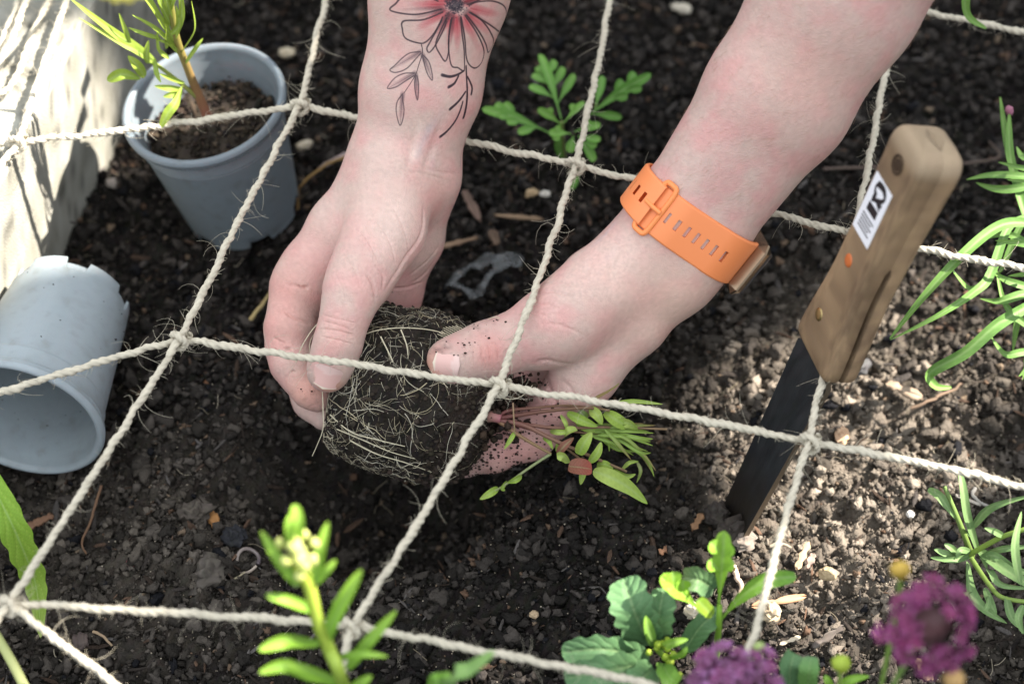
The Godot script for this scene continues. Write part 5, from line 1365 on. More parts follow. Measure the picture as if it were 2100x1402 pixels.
# ---------------------------------------------------------------- the planting knife
func build_knife() -> void:
	rng.seed = 52
	var B := Vector3(0.1141, 0.0000, 0.0434)
	var T := Vector3(0.1755, 0.2314, -0.0032)
	var K := (T - B).normalized()
	var e1 := Vector3(0.2400, 0.1344, 0.9615)
	e1 = (e1 - K * e1.dot(K)).normalized()
	var n1 := K.cross(e1).normalized()
	if n1.x > 0.0: n1 = -n1
	var len := B.distance_to(T)
	var h0 := len * 0.50
	var t := thing("planting_knife", "planting knife with worn wooden handle and dark blade, stuck upright in the soil", "garden knife", B)
	var wood := mat(0.62, 0.4)
	var wn := noise_tex(FastNoiseLite.TYPE_SIMPLEX_SMOOTH, 0.02, 512, 17, 5)
	wood.uv1_triplanar = false
	wood.heightmap_enabled = true; wood.heightmap_texture = wn; wood.heightmap_scale = 0.03; wood.uv1_scale = Vector3(1.0, 0.35, 1.0)
	var nz := FastNoiseLite.new(); nz.seed = 8; nz.frequency = 30.0; nz.fractal_octaves = 4
	var ng := FastNoiseLite.new(); ng.seed = 9; ng.frequency = 900.0; ng.fractal_octaves = 2
	# two scales, riveted either side of the tang
	for half in 2:
		var sg := 1.0 if half == 0 else -1.0
		var mb := MB.new()
		var nk := 64; var ns := 36
		for k in nk + 1:
			var u := float(k) / nk
			var s := lerpf(h0 - 0.001, len + 0.004, u)
			var wide := 0.0142 + 0.0012 * smoothstep(0.6, 1.0, u) + 0.0052 * (1.0 - smoothstep(0.0, 0.42, u))
			var thick := lerpf(0.0084, 0.0116, u)
			# rounded ends
			var e0 := sqrt(clampf(1.0 - pow(maxf(0.0, 1.0 - u / 0.05), 2.0), 0.0, 1.0))
			var e1s := sqrt(clampf(1.0 - pow(maxf(0.0, (u - 0.92) / 0.08), 2.0), 0.0, 1.0))
			var gap := 0.0016 * (1.0 - smoothstep(0.50, 0.53, u)) - 0.0001
			for i in ns:
				# a D: rounded outside, flat where the two scales meet
				var cx := 0.0
				var cy := 0.0
				if i < 26:
					var a := PI * i / 25.0
					cx = signf(cos(a)) * pow(absf(cos(a)), 0.27); cy = pow(maxf(0.0, sin(a)), 0.27)
				else:
					cx = -1.0 + 2.0 * (i - 25) / 11.0; cy = 0.0
				var x := cx * wide * lerpf(0.82, 1.0, e0) * lerpf(0.55, 1.0, e1s)
				var y := gap + cy * (thick - gap) * lerpf(0.75, 1.0, e0) * lerpf(0.75, 1.0, e1s)
				var p := B + K * s + e1 * x + n1 * y * sg
				var g := ng.get_noise_2d(x * 1.0 + y * 0.6, s * 0.06)
				var st := nz.get_noise_3dv(p)
				var col := Color(0.300, 0.200, 0.115).lerp(Color(0.150, 0.098, 0.058), clampf(0.45 + st * 1.1 + g * 0.5, 0.0, 1.0))
				if u > 0.90: col = col.lerp(Color(0.36, 0.27, 0.18), smoothstep(0.90, 0.96, u) * 0.8)
				mb.vert(p, (e1 * cx + n1 * sg * (cy - 0.1)).normalized(), col, Vector2(float(i) / ns * 2.0, s / 0.10))
		for k in nk:
			for i in ns:
				var a := k * ns + i
				var b := k * ns + (i + 1) % ns
				mb.quad(a, b, b + ns, a + ns)
		for e in 2:
			var base := 0 if e == 0 else nk * ns
			var c := Vector3.ZERO
			for i in ns: c += mb.v[base + i] / ns
			var mid := mb.vert(c + K * (0.0012 if e else -0.0004), K * (1.0 if e else -1.0), mb.c[base])
			for i in ns: mb.tri(mid, base + i, base + (i + 1) % ns)
		mb.smooth()
		put("handle_scale", mb, wood, t)
	# blade and tang: one dished strip of steel
	var bb := MB.new()
	var steel := mat(0.42, 0.5)
	steel.metallic = 0.55
	steel.heightmap_enabled = true; steel.heightmap_texture = noise_tex(FastNoiseLite.TYPE_SIMPLEX, 0.03, 256, 71, 4); steel.heightmap_scale = 0.02; steel.uv1_scale = Vector3(5, 0.3, 1)
	var nk := 40; var na := 12
	for side in 2:
		for k in nk + 1:
			var u := float(k) / nk
			var s := lerpf(-0.05, h0 + 0.066, u)
			var w := lerpf(0.0125, 0.0182, clampf(s / h0, 0.0, 1.0))
			if s > h0 - 0.002: w = 0.0060
			w *= clampf((s + 0.055) / 0.05, 0.1, 1.0)
			for i in na + 1:
				var q := float(i) / na * 2.0 - 1.0
				var dish := 0.0042 * (q * q) * (1.0 if s < h0 else 0.0) - 0.001
				var th := 0.0014 if side == 0 else -0.0014
				var p := B + K * s + e1 * q * w + n1 * (dish + th)
				var c := Color(0.050, 0.052, 0.056) * (1.0 + 0.5 * ng.get_noise_2d(q * 0.02, s * 0.05))
				if s < 0.045: c = c.lerp(Color(0.045, 0.036, 0.028), clampf((0.045 - s) / 0.03 + nz.get_noise_3dv(p) * 0.6, 0.0, 0.9))
				bb.vert(p, n1 * (1.0 if side == 0 else -1.0), c, Vector2(q, s * 10.0))
		for k in nk:
			for i in na:
				var a := side * (nk + 1) * (na + 1) + k * (na + 1) + i
				bb.quad(a, a + 1, a + na + 2, a + na + 1)
	var off := (nk + 1) * (na + 1)
	for k in nk:
		for i in [0, na]:
			var a: int = k * (na + 1) + i
			var ids := []
			for vtx in [a, a + na + 1, a + na + 1 + off, a + off]: ids.append(bb.vert(bb.v[vtx], e1 * (1.0 if i else -1.0), Color(0.16, 0.125, 0.09)))
			bb.quad(ids[0], ids[1], ids[2], ids[3])
	put("blade", bb, steel, t)
	# rivets, hanging hole and maker's label on the broad face
	var face := func(s: float, x: float, out: float) -> Vector3: return B + K * (len * s) + e1 * x + n1 * (lerpf(0.0084, 0.0116, (len * s - h0 + 0.001) / (len - h0 + 0.005)) + out)
	for rv in [[0.585, -0.0059, Color(0.42, 0.31, 0.14), 0.9, "rivet"], [0.730, -0.0028, Color(0.52, 0.13, 0.035), 0.0, "rivet"]]:
		var mb := MB.new()
		var xf := Transform3D(Basis(e1, n1, e1.cross(n1)), face.call(rv[0], rv[1], 0.0))
		mb.lathe(PackedVector2Array([Vector2(0.0, 0.0007), Vector2(0.0020, 0.0006), Vector2(0.0031, 0.0002), Vector2(0.0033, -0.0006)]), 24, xf, rv[2])
		var mm := mat(0.35, 0.5); mm.metallic = rv[3]
		put(rv[4], mb, mm, t)
	var hb := MB.new()
	var hx := Transform3D(Basis(e1, n1, e1.cross(n1)), face.call(0.960, 0.0003, 0.0))
	hb.lathe(PackedVector2Array([Vector2(0.0046, 0.0004), Vector2(0.0040, 0.0007), Vector2(0.0034, 0.0003), Vector2(0.0030, -0.0006), Vector2(0.0028, 0.0002), Vector2(0.0, 0.0002)]), 24, hx, Color(0.055, 0.038, 0.025))
	put("hanging_hole", hb, mat(0.8, 0.2), t)
	var lb := MB.new()
	var im := Image.create(256, 256, false, Image.FORMAT_RGBA8)
	im.fill(Color(0.90, 0.90, 0.92))
	var k1 := Color(0.10, 0.10, 0.12)
	stroke(im, [Vector2(0.30, 0.10), Vector2(0.62, 0.08), Vector2(0.80, 0.17), Vector2(0.66, 0.27), Vector2(0.52, 0.30)], 15.3, 10.2, k1, 1.0)
	stroke(im, [Vector2(0.30, 0.10), Vector2(0.24, 0.17), Vector2(0.30, 0.25), Vector2(0.40, 0.27)], 10.2, 11.9, k1, 1.0)
	stroke(im, [Vector2(0.30, 0.33), Vector2(0.80, 0.31)], 10.2, 8.5, k1, 1.0)
	stroke(im, [Vector2(0.52, 0.32), Vector2(0.30, 0.39)], 8.5, 6.8, k1, 1.0)
	stroke(im, [Vector2(0.52, 0.32), Vector2(0.78, 0.38)], 8.5, 6.8, k1, 1.0)
	for q in 4: stroke(im, [Vector2(0.26, 0.45 + q * 0.035), Vector2(0.78, 0.44 + q * 0.035)], 5.8, 5.8, k1, 1.0)
	stroke(im, [Vector2(0.26, 0.48), Vector2(0.78, 0.52)], 5.1, 5.1, k1, 1.0)
	for q in 5: stroke(im, [Vector2(0.18, 0.66 + q * 0.055), Vector2(0.84 - 0.1 * (q % 2), 0.655 + q * 0.055)], 4.0, 4.0, Color(0.2, 0.2, 0.22), 0.9)
	var pm := mat(0.5, 0.4)
	pm.albedo_texture = ImageTexture.create_from_image(im)
	for c in [[0, 0], [1, 0], [1, 1], [0, 1]]:
		var s := lerpf(0.910, 0.788, c[1])
		lb.vert(face.call(s, lerpf(-0.0108, 0.0061, c[0]), 0.00035), n1, Color.WHITE, Vector2(c[0], c[1]))
	lb.quad(0, 1, 2, 3)
	for q in 4:
		var a := lb.v[q]; var b := lb.v[(q + 1) % 4]
		var ids := [lb.vert(a, a - lb.v[(q + 2) % 4], Color.WHITE), lb.vert(b, a - lb.v[(q + 2) % 4], Color.WHITE), lb.vert(b - n1 * 0.0006, a - lb.v[(q + 2) % 4], Color.WHITE), lb.vert(a - n1 * 0.0006, a - lb.v[(q + 2) % 4], Color.WHITE)]
		lb.quad(ids[0], ids[1], ids[2], ids[3])
	put("paper_label", lb, pm, t)

# ---------------------------------------------------------------- the watch
func build_watch() -> void:
	var C1 := Vector3(0.0786, 0.1306, -0.0548)
	var C2 := Vector3(0.0950, 0.1198, -0.0499)
	var C := (C1 + C2) / 2.0
	var u := (C2 - C1).normalized()
	var A := Vector3(0.1261, 0.1801, -0.0863) - C
	A = (A - u * A.dot(u)).normalized()
	var w := A.cross(u).normalized()
	if w.dot(CAM - C) < 0.0: w = -w
	var half := C1.distance_to(C2) / 2.0
	var rad := 0.0202
	var t := thing("wristwatch", "wristwatch with bright orange rubber strap and gold-rimmed case on the wrist", "wristwatch", C)
	var rub := mat(0.42, 0.45)
	var orange := Color(0.84, 0.265, 0.095)
	# the strap's loop: a stadium round the wrist; s runs from the case, over the camera side, to the buckle and on round the back
	var total := 4.0 * half + TAU * rad
	var at := func(s: float, lift: float) -> Vector3:
		s = fposmod(s, total)
		var r := rad + lift
		if s < PI * rad * 0.5: # the case's end, upper quarter
			var a := s / rad
			return C + u * (half + cos(a) * r) + w * sin(a) * r
		s -= PI * rad * 0.5
		if s < 2.0 * half: return C + u * (half - s) + w * r
		s -= 2.0 * half
		if s < PI * rad:
			var a := s / rad
			return C + u * (-half - sin(a) * r) + w * cos(a) * r
		s -= PI * rad
		if s < 2.0 * half: return C + u * (-half + s) - w * r
		s -= 2.0 * half
		var a2 := s / rad
		return C + u * (half + sin(a2) * r) - w * cos(a2) * r
	var W := 0.0116
	var band := func(s0: float, s1: float, lift0: float, lift1: float, holes: Array, w0: float, w1: float) -> MB:
		var mb := MB.new()
		var n := int((s1 - s0) / 0.0006)
		var prof := [[-1.0, 0.0], [-1.0, 0.4], [-0.97, 0.75], [-0.90, 1.0], [-0.24, 1.0], [0.24, 1.0], [0.90, 1.0], [0.97, 0.75], [1.0, 0.4], [1.0, 0.0], [0.9, 0.0], [0.24, 0.0], [-0.24, 0.0], [-0.9, 0.0]]
		var np := prof.size()
		var hole := []
		for k in n + 1:
			var f := float(k) / n
			var s := lerpf(s0, s1, f)
			var lift := lerpf(lift0, lift1, smoothstep(0.0, 1.0, f))
			var ww := lerpf(w0, w1, f)
			var endr := sqrt(clampf(1.0 - pow(maxf(0.0, (s - s1 + 0.006) / 0.006), 2.0), 0.0, 1.0)) if lift1 > 0.001 else 1.0
			var inh := false
			for h in holes: inh = inh or absf(s - h) < 0.00115
			hole.append(inh)
			for q in prof:
				mb.vert(at.call(s, lift + q[1] * 0.0021) + A * q[0] * W * ww * maxf(endr, 0.3), Vector3.ZERO, orange)
		var walls := []
		for k in n:
			for i in np:
				var j := (i + 1) % np
				if hole[k] and hole[k + 1] and (i == 4 or i == 11): continue
				var a := k * np + i
				var b := k * np + j
				var mid: Vector3 = at.call(lerpf(s0, s1, (k + 0.5) / n), 0.001 + lift0)
				for vv in [a, b, a + np, b + np]: mb.n[vv] = (mb.v[vv] - mid).normalized()
				mb.quad(a, b, b + np, a + np)
			if hole[k] and hole[k + 1]:
				for pr in [[4, 12], [5, 11]]:
					var a: int = k * np + pr[0]
					var b: int = k * np + pr[1]
					walls.append([mb.v[a], mb.v[a + np], mb.v[b + np], mb.v[b], A * (1.0 if pr[0] == 4 else -1.0)])
			if hole[k] != hole[k + 1]:
				var kk := k if hole[k] else k + 1
				walls.append([mb.v[kk * np + 4], mb.v[kk * np + 5], mb.v[kk * np + 11], mb.v[kk * np + 12], u * (1.0 if hole[k] else -1.0)])
		mb.smooth()
		for q in walls:
			var ids := []
			for z in 4: ids.append(mb.vert(q[z], q[4], orange * 0.9))
			mb.quad(ids[0], ids[1], ids[2], ids[3])
		return mb
	var q0 := PI * rad * 0.5
	var holes := []
	for k in 7: holes.append(q0 + 2.0 * half + PI * rad * 0.24 - 0.0075 - 0.0054 * k)
	put("strap", band.call(q0 * 0.30, q0 + 2.0 * half + PI * rad * 0.34, 0.0004, 0.0008, holes, 1.08, 1.0), rub, t)
	var sb: float = q0 + 2.0 * half + PI * rad * 0.24
	put("strap", band.call(sb, sb + PI * rad * 0.62, 0.0030, 0.0034, [sb + 0.0058, sb + 0.0112, sb + 0.0164], 0.98, 0.92), rub, t)
	put("strap", band.call(q0 + 2.0 * half + PI * rad * 0.34, total - q0 * 0.30, 0.0006, 0.0005, [], 0.98, 1.08), rub, t)
	# buckle: a rounded frame standing on the strap
	var fp := []
	var cs: float = sb - 0.0008
	for q in 40:
		var a := TAU * q / 40.0
		var x := signf(cos(a)) * pow(absf(cos(a)), 0.35)
		var y := signf(sin(a)) * pow(absf(sin(a)), 0.35)
		fp.append((at.call(cs + x * 0.0034, 0.0030) as Vector3) + A * y * 0.0134)
	fp.append(fp[0]); fp.append(fp[1])
	var bm := MB.new()
	bm.tube(PackedVector3Array(fp), [0.0014], 10, Color(0.84, 0.27, 0.085))
	put("buckle", bm, rub, t)
	var tb := MB.new()
	tb.tube(PackedVector3Array([at.call(cs + 0.0046, 0.0046), at.call(cs + 0.0005, 0.0052), at.call(cs - 0.0035, 0.0046)]), [0.0012], 8, Color(0.84, 0.27, 0.085))
	put("buckle_tongue", tb, rub, t)
	# case
	var gold := mat(0.22, 0.6); gold.metallic = 0.9
	var cb := MB.new()
	var xf := Transform3D(Basis(A, w, A.cross(w)), C + u * (half + rad + 0.0030))
	if xf.basis.determinant() < 0.0: xf.basis.z = -xf.basis.z
	cb.box(xf, Vector3(0.0300, 0.0330, 0.0082), Color(0.33, 0.235, 0.155), 0.0036)
	put("case", cb, gold, t)
	var gb := MB.new()
	var out := 1.0 if xf.basis.z.dot(u) > 0.0 else -1.0
	gb.box(xf.translated_local(Vector3(0, 0, 0.0040 * out)), Vector3(0.0245, 0.0275, 0.0012), Color(0.010, 0.010, 0.012), 0.0005)
	put("screen", gb, mat(0.08, 0.6), t)

# ---------------------------------------------------------------- the edging of the bed
func build_edging() -> void:
	var a := Vector3(-0.2623, 0.1000, -0.1067)
	var b := Vector3(-0.2324, 0.1000, -0.2380)
	var along := (a - b).normalized()
	var outw := Vector3.UP.cross(along).normalized()
	if outw.x > 0.0: outw = -outw
	var mb := MB.new()
	var xf := Transform3D(Basis(along, Vector3.UP, along.cross(Vector3.UP)), (a + b) / 2.0 + outw * 0.11 + Vector3.DOWN * 0.10)
	# a weathered baulk: sides cut up finely so that its arrises can wander
	var nz := FastNoiseLite.new(); nz.seed = 44; nz.frequency = 22.0; nz.fractal_octaves = 4
	var sp := FastNoiseLite.new(); sp.seed = 45; sp.frequency = 300.0; sp.fractal_octaves = 2
	var sec := []
	for q in 7: sec.append([Vector2(0.11 - 0.006 + 0.006 * sin(q / 6.0 * PI / 2.0), 0.10 - 0.006 + 0.006 * cos(q / 6.0 * PI / 2.0)), 0])
	for q in range(1, 24): sec.append([Vector2(0.11, 0.094 - 0.20 * q / 23.0), 0])
	for q in range(0, 12): sec.append([Vector2(0.11 - 0.22 * q / 11.0, -0.107), 0])
	for q in range(0, 8): sec.append([Vector2(-0.11, -0.10 + 0.194 * q / 7.0), 0])
	for q in range(0, 24): sec.append([Vector2(-0.105 + 0.205 * q / 23.0, 0.10), 0])
	var nl := 220
	for k in nl + 1:
		var x := lerpf(-0.55, 0.55, float(k) / nl)
		for s in sec:
			var p: Vector3 = (a + b) / 2.0 + outw * (0.11 - s[0].x) + Vector3.UP * (s[0].y - 0.10) + along * x
			var nn: Vector3 = (-outw * s[0].x + Vector3.UP * (s[0].y)).normalized()
			var d := nz.get_noise_3dv(p) * 0.0012 + sp.get_noise_3dv(p) * 0.0007
			var tone := 0.5 + nz.get_noise_3dv(p * Vector3(1.6, 1.6, 1.6)) * 0.8 + sp.get_noise_3dv(p) * 0.55
			var col := Color(0.24, 0.232, 0.195).lerp(Color(0.38, 0.372, 0.33), clampf(tone, 0.0, 1.0))
			if sp.get_noise_3dv(p * 1.7 + Vector3.ONE) > 0.42: col *= 0.5
			mb.vert(p + nn * d, nn, col)
	var m := sec.size()
	for k in nl:
		for s in m:
			var p := k * m + s
			var q := k * m + (s + 1) % m
			mb.quad(p, q, q + m, p + m)
	mb.smooth()
	var mm := mat(0.9, 0.25)
	relief(mm, noise_tex(FastNoiseLite.TYPE_SIMPLEX, 0.08, 512, 19, 5), 14.0, 0.05)
	var o := put("bed_edging", mb, mm)
	tag(o, "thick pale weathered edging along the side of the bed, speckled and rough", "edging")

# ---------------------------------------------------------------- plants
func lobed(parent: Node, base: Vector3, tip: Vector3, lobes: Array, half: float, col: Color, col2: Color) -> void:
	var mb := MB.new()
	var f := (Vector3(0.0, 0.85, 0.5) + Vector3(rng.randfn(), rng.randfn(), rng.randfn()) * 0.18).normalized()
	var ax := tip - base
	var sag := Vector3.UP * ax.length() * 0.06
	blade(mb, curve([base, base.lerp(tip, 0.5) + sag, tip], 9), half, f, col, col2, 4, 0.2)
	for l in lobes:
		var t := clampf((l - base).dot(ax) / ax.length_squared(), 0.05, 1.0)
		var off: float = (l - base.lerp(tip, t)).length() / ax.length()
		var root := base.lerp(tip, clampf(t - 0.15 - off * 0.55, 0.10, 0.85))
		root += sag * 4.0 * clampf(t, 0.0, 1.0) * (1.0 - clampf(t, 0.0, 1.0)) * 0.5 + Vector3.UP * 0.0002
		blade(mb, curve([root, root.lerp(l, 0.5) + sag * 0.25, l], 7), half * 0.82, f, col, col2, 4, 0.2)
	mb.smooth()
	put("leaf", mb, green, parent)

func build_plants() -> void:
	rng.seed = 700
	var g := Color(0.105, 0.255, 0.045)
	var gl := Color(0.155, 0.330, 0.058)
	# the lobed seedling already planted behind the twine
	var t := thing("lobed_seedling", "young planted seedling with deeply lobed mid-green leaves, growing behind a twine knot", "seedling", Vector3(0.0316, 0.0000, -0.2068))
	stem_part(t, [Vector3(0.0317, -0.0020, -0.2079), Vector3(0.0292, 0.0248, -0.1992), Vector3(0.0281, 0.0470, -0.1956)], 0.00128, 0.0012, Color(0.12, 0.14, 0.05), Color(0.17, 0.22, 0.06))
	lobed(t, Vector3(0.0278, 0.0495, -0.1955), Vector3(0.0159, 0.0632, -0.2337), [Vector3(0.0245, 0.0611, -0.2308), Vector3(0.0294, 0.0615, -0.2248), Vector3(0.0354, 0.0620, -0.2188), Vector3(0.0114, 0.0589, -0.2213), Vector3(0.0097, 0.0565, -0.2147), Vector3(0.0136, 0.0600, -0.2260)], 0.00304, g, gl)
	lobed(t, Vector3(0.0221, 0.0431, -0.1903), Vector3(-0.0169, 0.0587, -0.1945), [Vector3(-0.0093, 0.0577, -0.1997), Vector3(-0.0044, 0.0580, -0.2001), Vector3(-0.0030, 0.0556, -0.1870), Vector3(0.0033, 0.0520, -0.1822), Vector3(-0.0074, 0.0564, -0.1914)], 0.00320, g, gl)
	lobed(t, Vector3(0.0401, 0.0506, -0.1937), Vector3(0.0785, 0.0663, -0.2145), [Vector3(0.0691, 0.0655, -0.2168), Vector3(0.0730, 0.0644, -0.2053), Vector3(0.0622, 0.0629, -0.2133), Vector3(0.0651, 0.0617, -0.2018), Vector3(0.0514, 0.0614, -0.2179), Vector3(0.0617, 0.0559, -0.1908)], 0.00320, g, g)
	lobed(t, Vector3(0.0280, 0.0504, -0.1901), Vector3(0.0144, 0.0602, -0.1931), [Vector3(0.0207, 0.0591, -0.1949)], 0.00240, gl, gl)
	lobed(t, Vector3(0.0290, 0.0525, -0.1896), Vector3(0.0407, 0.0610, -0.1975), [Vector3(0.0341, 0.0605, -0.1969)], 0.00224, gl, gl)
	lobed(t, Vector3(0.0331, 0.0489, -0.1847), Vector3(0.0206, 0.0547, -0.1792), [Vector3(0.0242, 0.0556, -0.1836), Vector3(0.0236, 0.0524, -0.1762)], 0.00272, gl, gl)
	lobed(t, Vector3(0.0350, 0.0496, -0.1856), Vector3(0.0495, 0.0562, -0.1845), [Vector3(0.0436, 0.0564, -0.1881)], 0.00256, g, gl)
	lobed(t, Vector3(0.0372, 0.0482, -0.1839), Vector3(0.0463, 0.0380, -0.1737), [Vector3(0.0496, 0.0497, -0.1791), Vector3(0.0475, 0.0461, -0.1777)], 0.00304, g, gl)
	lobed(t, Vector3(0.0345, 0.0482, -0.1839), Vector3(0.0323, 0.0426, -0.1764), [], 0.00288, g, gl)
	leaf_part(t, [Vector3(0.0270, 0.0417, -0.1885), Vector3(0.0266, 0.0343, -0.1887), Vector3(0.0283, 0.0230, -0.1902)], 0.00240, g, g, 3)
	leaf_part(t, [Vector3(0.0354, 0.0163, -0.1880), Vector3(0.0358, 0.0159, -0.1808), Vector3(0.0336, 0.0122, -0.1759)], 0.00272, g, g, 3)
	# the potted seedling
	t = thing("potted_seedling", "leggy seedling with narrow yellow-green leaves growing in the upright pot", "seedling", Vector3(-0.1621, 0.0948, -0.1560))
	var y1 := Color(0.215, 0.300, 0.045)
	var y2 := Color(0.30, 0.40, 0.05)
	stem_part(t, [Vector3(-0.1624, 0.0927, -0.1565), Vector3(-0.1664, 0.1079, -0.1600), Vector3(-0.1688, 0.1233, -0.1605), Vector3(-0.1711, 0.1450, -0.1594), Vector3(-0.1708, 0.1707, -0.1603), Vector3(-0.1708, 0.1862, -0.1642)], 0.0028, 0.0014, Color(0.20, 0.075, 0.05), Color(0.20, 0.24, 0.05))
	stem_part(t, [Vector3(-0.1650, 0.1019, -0.1587), Vector3(-0.1730, 0.1141, -0.1583), Vector3(-0.1848, 0.1276, -0.1596), Vector3(-0.1952, 0.1381, -0.1602)], 0.0013, 0.0008, Color(0.20, 0.20, 0.06), y1)
	for l in [
		[[Vector3(-0.1821, 0.1247, -0.1591), Vector3(-0.1927, 0.1372, -0.1590), Vector3(-0.1998, 0.1424, -0.1593), Vector3(-0.2194, 0.1571, -0.1622)], 7, 0], [[Vector3(-0.1853, 0.1289, -0.1613), Vector3(-0.1952, 0.1390, -0.1614), Vector3(-0.2049, 0.1494, -0.1619), Vector3(-0.2228, 0.1674, -0.1659)], 10, 0],
		[[Vector3(-0.1924, 0.1228, -0.1532), Vector3(-0.2006, 0.1286, -0.1509), Vector3(-0.2089, 0.1252, -0.1497)], 12, 2], [[Vector3(-0.1903, 0.1234, -0.1540), Vector3(-0.1927, 0.1327, -0.1530), Vector3(-0.1966, 0.1385, -0.1541)], 11, 0],
		[[Vector3(-0.1722, 0.1164, -0.1547), Vector3(-0.1734, 0.1184, -0.1407), Vector3(-0.1775, 0.1150, -0.1363), Vector3(-0.1823, 0.1076, -0.1330)], 11, 2], [[Vector3(-0.1722, 0.1155, -0.1534), Vector3(-0.1780, 0.1201, -0.1496), Vector3(-0.1853, 0.1207, -0.1504)], 7, 0],
		[[Vector3(-0.1738, 0.1139, -0.1514), Vector3(-0.1771, 0.1165, -0.1482), Vector3(-0.1811, 0.1159, -0.1474)], 7, 0], [[Vector3(-0.1962, 0.1393, -0.1618), Vector3(-0.1970, 0.1494, -0.1619), Vector3(-0.1989, 0.1586, -0.1642)], 5, 0],
		[[Vector3(-0.1884, 0.1291, -0.1582), Vector3(-0.1877, 0.1366, -0.1582), Vector3(-0.1859, 0.1433, -0.1605)], 7, 0], [[Vector3(-0.1849, 0.1309, -0.1606), Vector3(-0.1830, 0.1274, -0.1527), Vector3(-0.1814, 0.1230, -0.1502)], 7, 0],
		[[Vector3(-0.1718, 0.1392, -0.1584), Vector3(-0.1795, 0.1549, -0.1560), Vector3(-0.1897, 0.1663, -0.1544)], 5, 0], [[Vector3(-0.1714, 0.1421, -0.1589), Vector3(-0.1763, 0.1607, -0.1569), Vector3(-0.1812, 0.1777, -0.1596)], 6, 0],
		[[Vector3(-0.1714, 0.1522, -0.1590), Vector3(-0.1751, 0.1692, -0.1583), Vector3(-0.1761, 0.1833, -0.1604)], 6, 0], [[Vector3(-0.1717, 0.1464, -0.1580), Vector3(-0.1649, 0.1663, -0.1544), Vector3(-0.1634, 0.1874, -0.1558)], 7, 0],
		[[Vector3(-0.1702, 0.1363, -0.1578), Vector3(-0.1599, 0.1549, -0.1560), Vector3(-0.1590, 0.1748, -0.1557)], 5, 0], [[Vector3(-0.1713, 0.1593, -0.1584), Vector3(-0.1720, 0.1762, -0.1577), Vector3(-0.1720, 0.1903, -0.1596)], 7, 0],
		[[Vector3(-0.1694, 0.1320, -0.1588), Vector3(-0.1741, 0.1435, -0.1574), Vector3(-0.1802, 0.1475, -0.1561)], 5, 0], [[Vector3(-0.1786, 0.1464, -0.1580), Vector3(-0.1854, 0.1535, -0.1540), Vector3(-0.1930, 0.1583, -0.1538)], 5, 0],
		[[Vector3(-0.1769, 0.1406, -0.1569), Vector3(-0.1745, 0.1536, -0.1575), Vector3(-0.1755, 0.1664, -0.1579)], 6, 0], [[Vector3(-0.1762, 0.1348, -0.1558), Vector3(-0.1800, 0.1420, -0.1555), Vector3(-0.1794, 0.1536, -0.1575)], 5, 0],
		[[Vector3(-0.1688, 0.1291, -0.1582), Vector3(-0.1618, 0.1395, -0.1588), Vector3(-0.1580, 0.1439, -0.1613)], 5, 0], [[Vector3(-0.1729, 0.1621, -0.1589), Vector3(-0.1672, 0.1762, -0.1577), Vector3(-0.1604, 0.1860, -0.1574)], 6, 0],
		[[Vector3(-0.1751, 0.1549, -0.1560), Vector3(-0.1781, 0.1691, -0.1549), Vector3(-0.1843, 0.1804, -0.1566)], 5, 0], [[Vector3(-0.1729, 0.1507, -0.1570), Vector3(-0.1675, 0.1592, -0.1550), Vector3(-0.1671, 0.1720, -0.1553)], 6, 0],
		[[Vector3(-0.1707, 0.1173, -0.1559), Vector3(-0.1767, 0.1231, -0.1536), Vector3(-0.1820, 0.1274, -0.1527)], 5, 0],
	]:
		leaf_part(t, l[0], l[1] * 0.000252, y1, y2, l[2])
	# narrow-leaved plant by the knife
	t = thing("narrow_leaved_plant", "clump of long narrow arching green leaves at the bed's edge behind the knife handle", "plant", Vector3(0.3005, -0.0000, -0.1028))
	var b1 := Color(0.115, 0.225, 0.060)
	var b2 := Color(0.17, 0.31, 0.070)
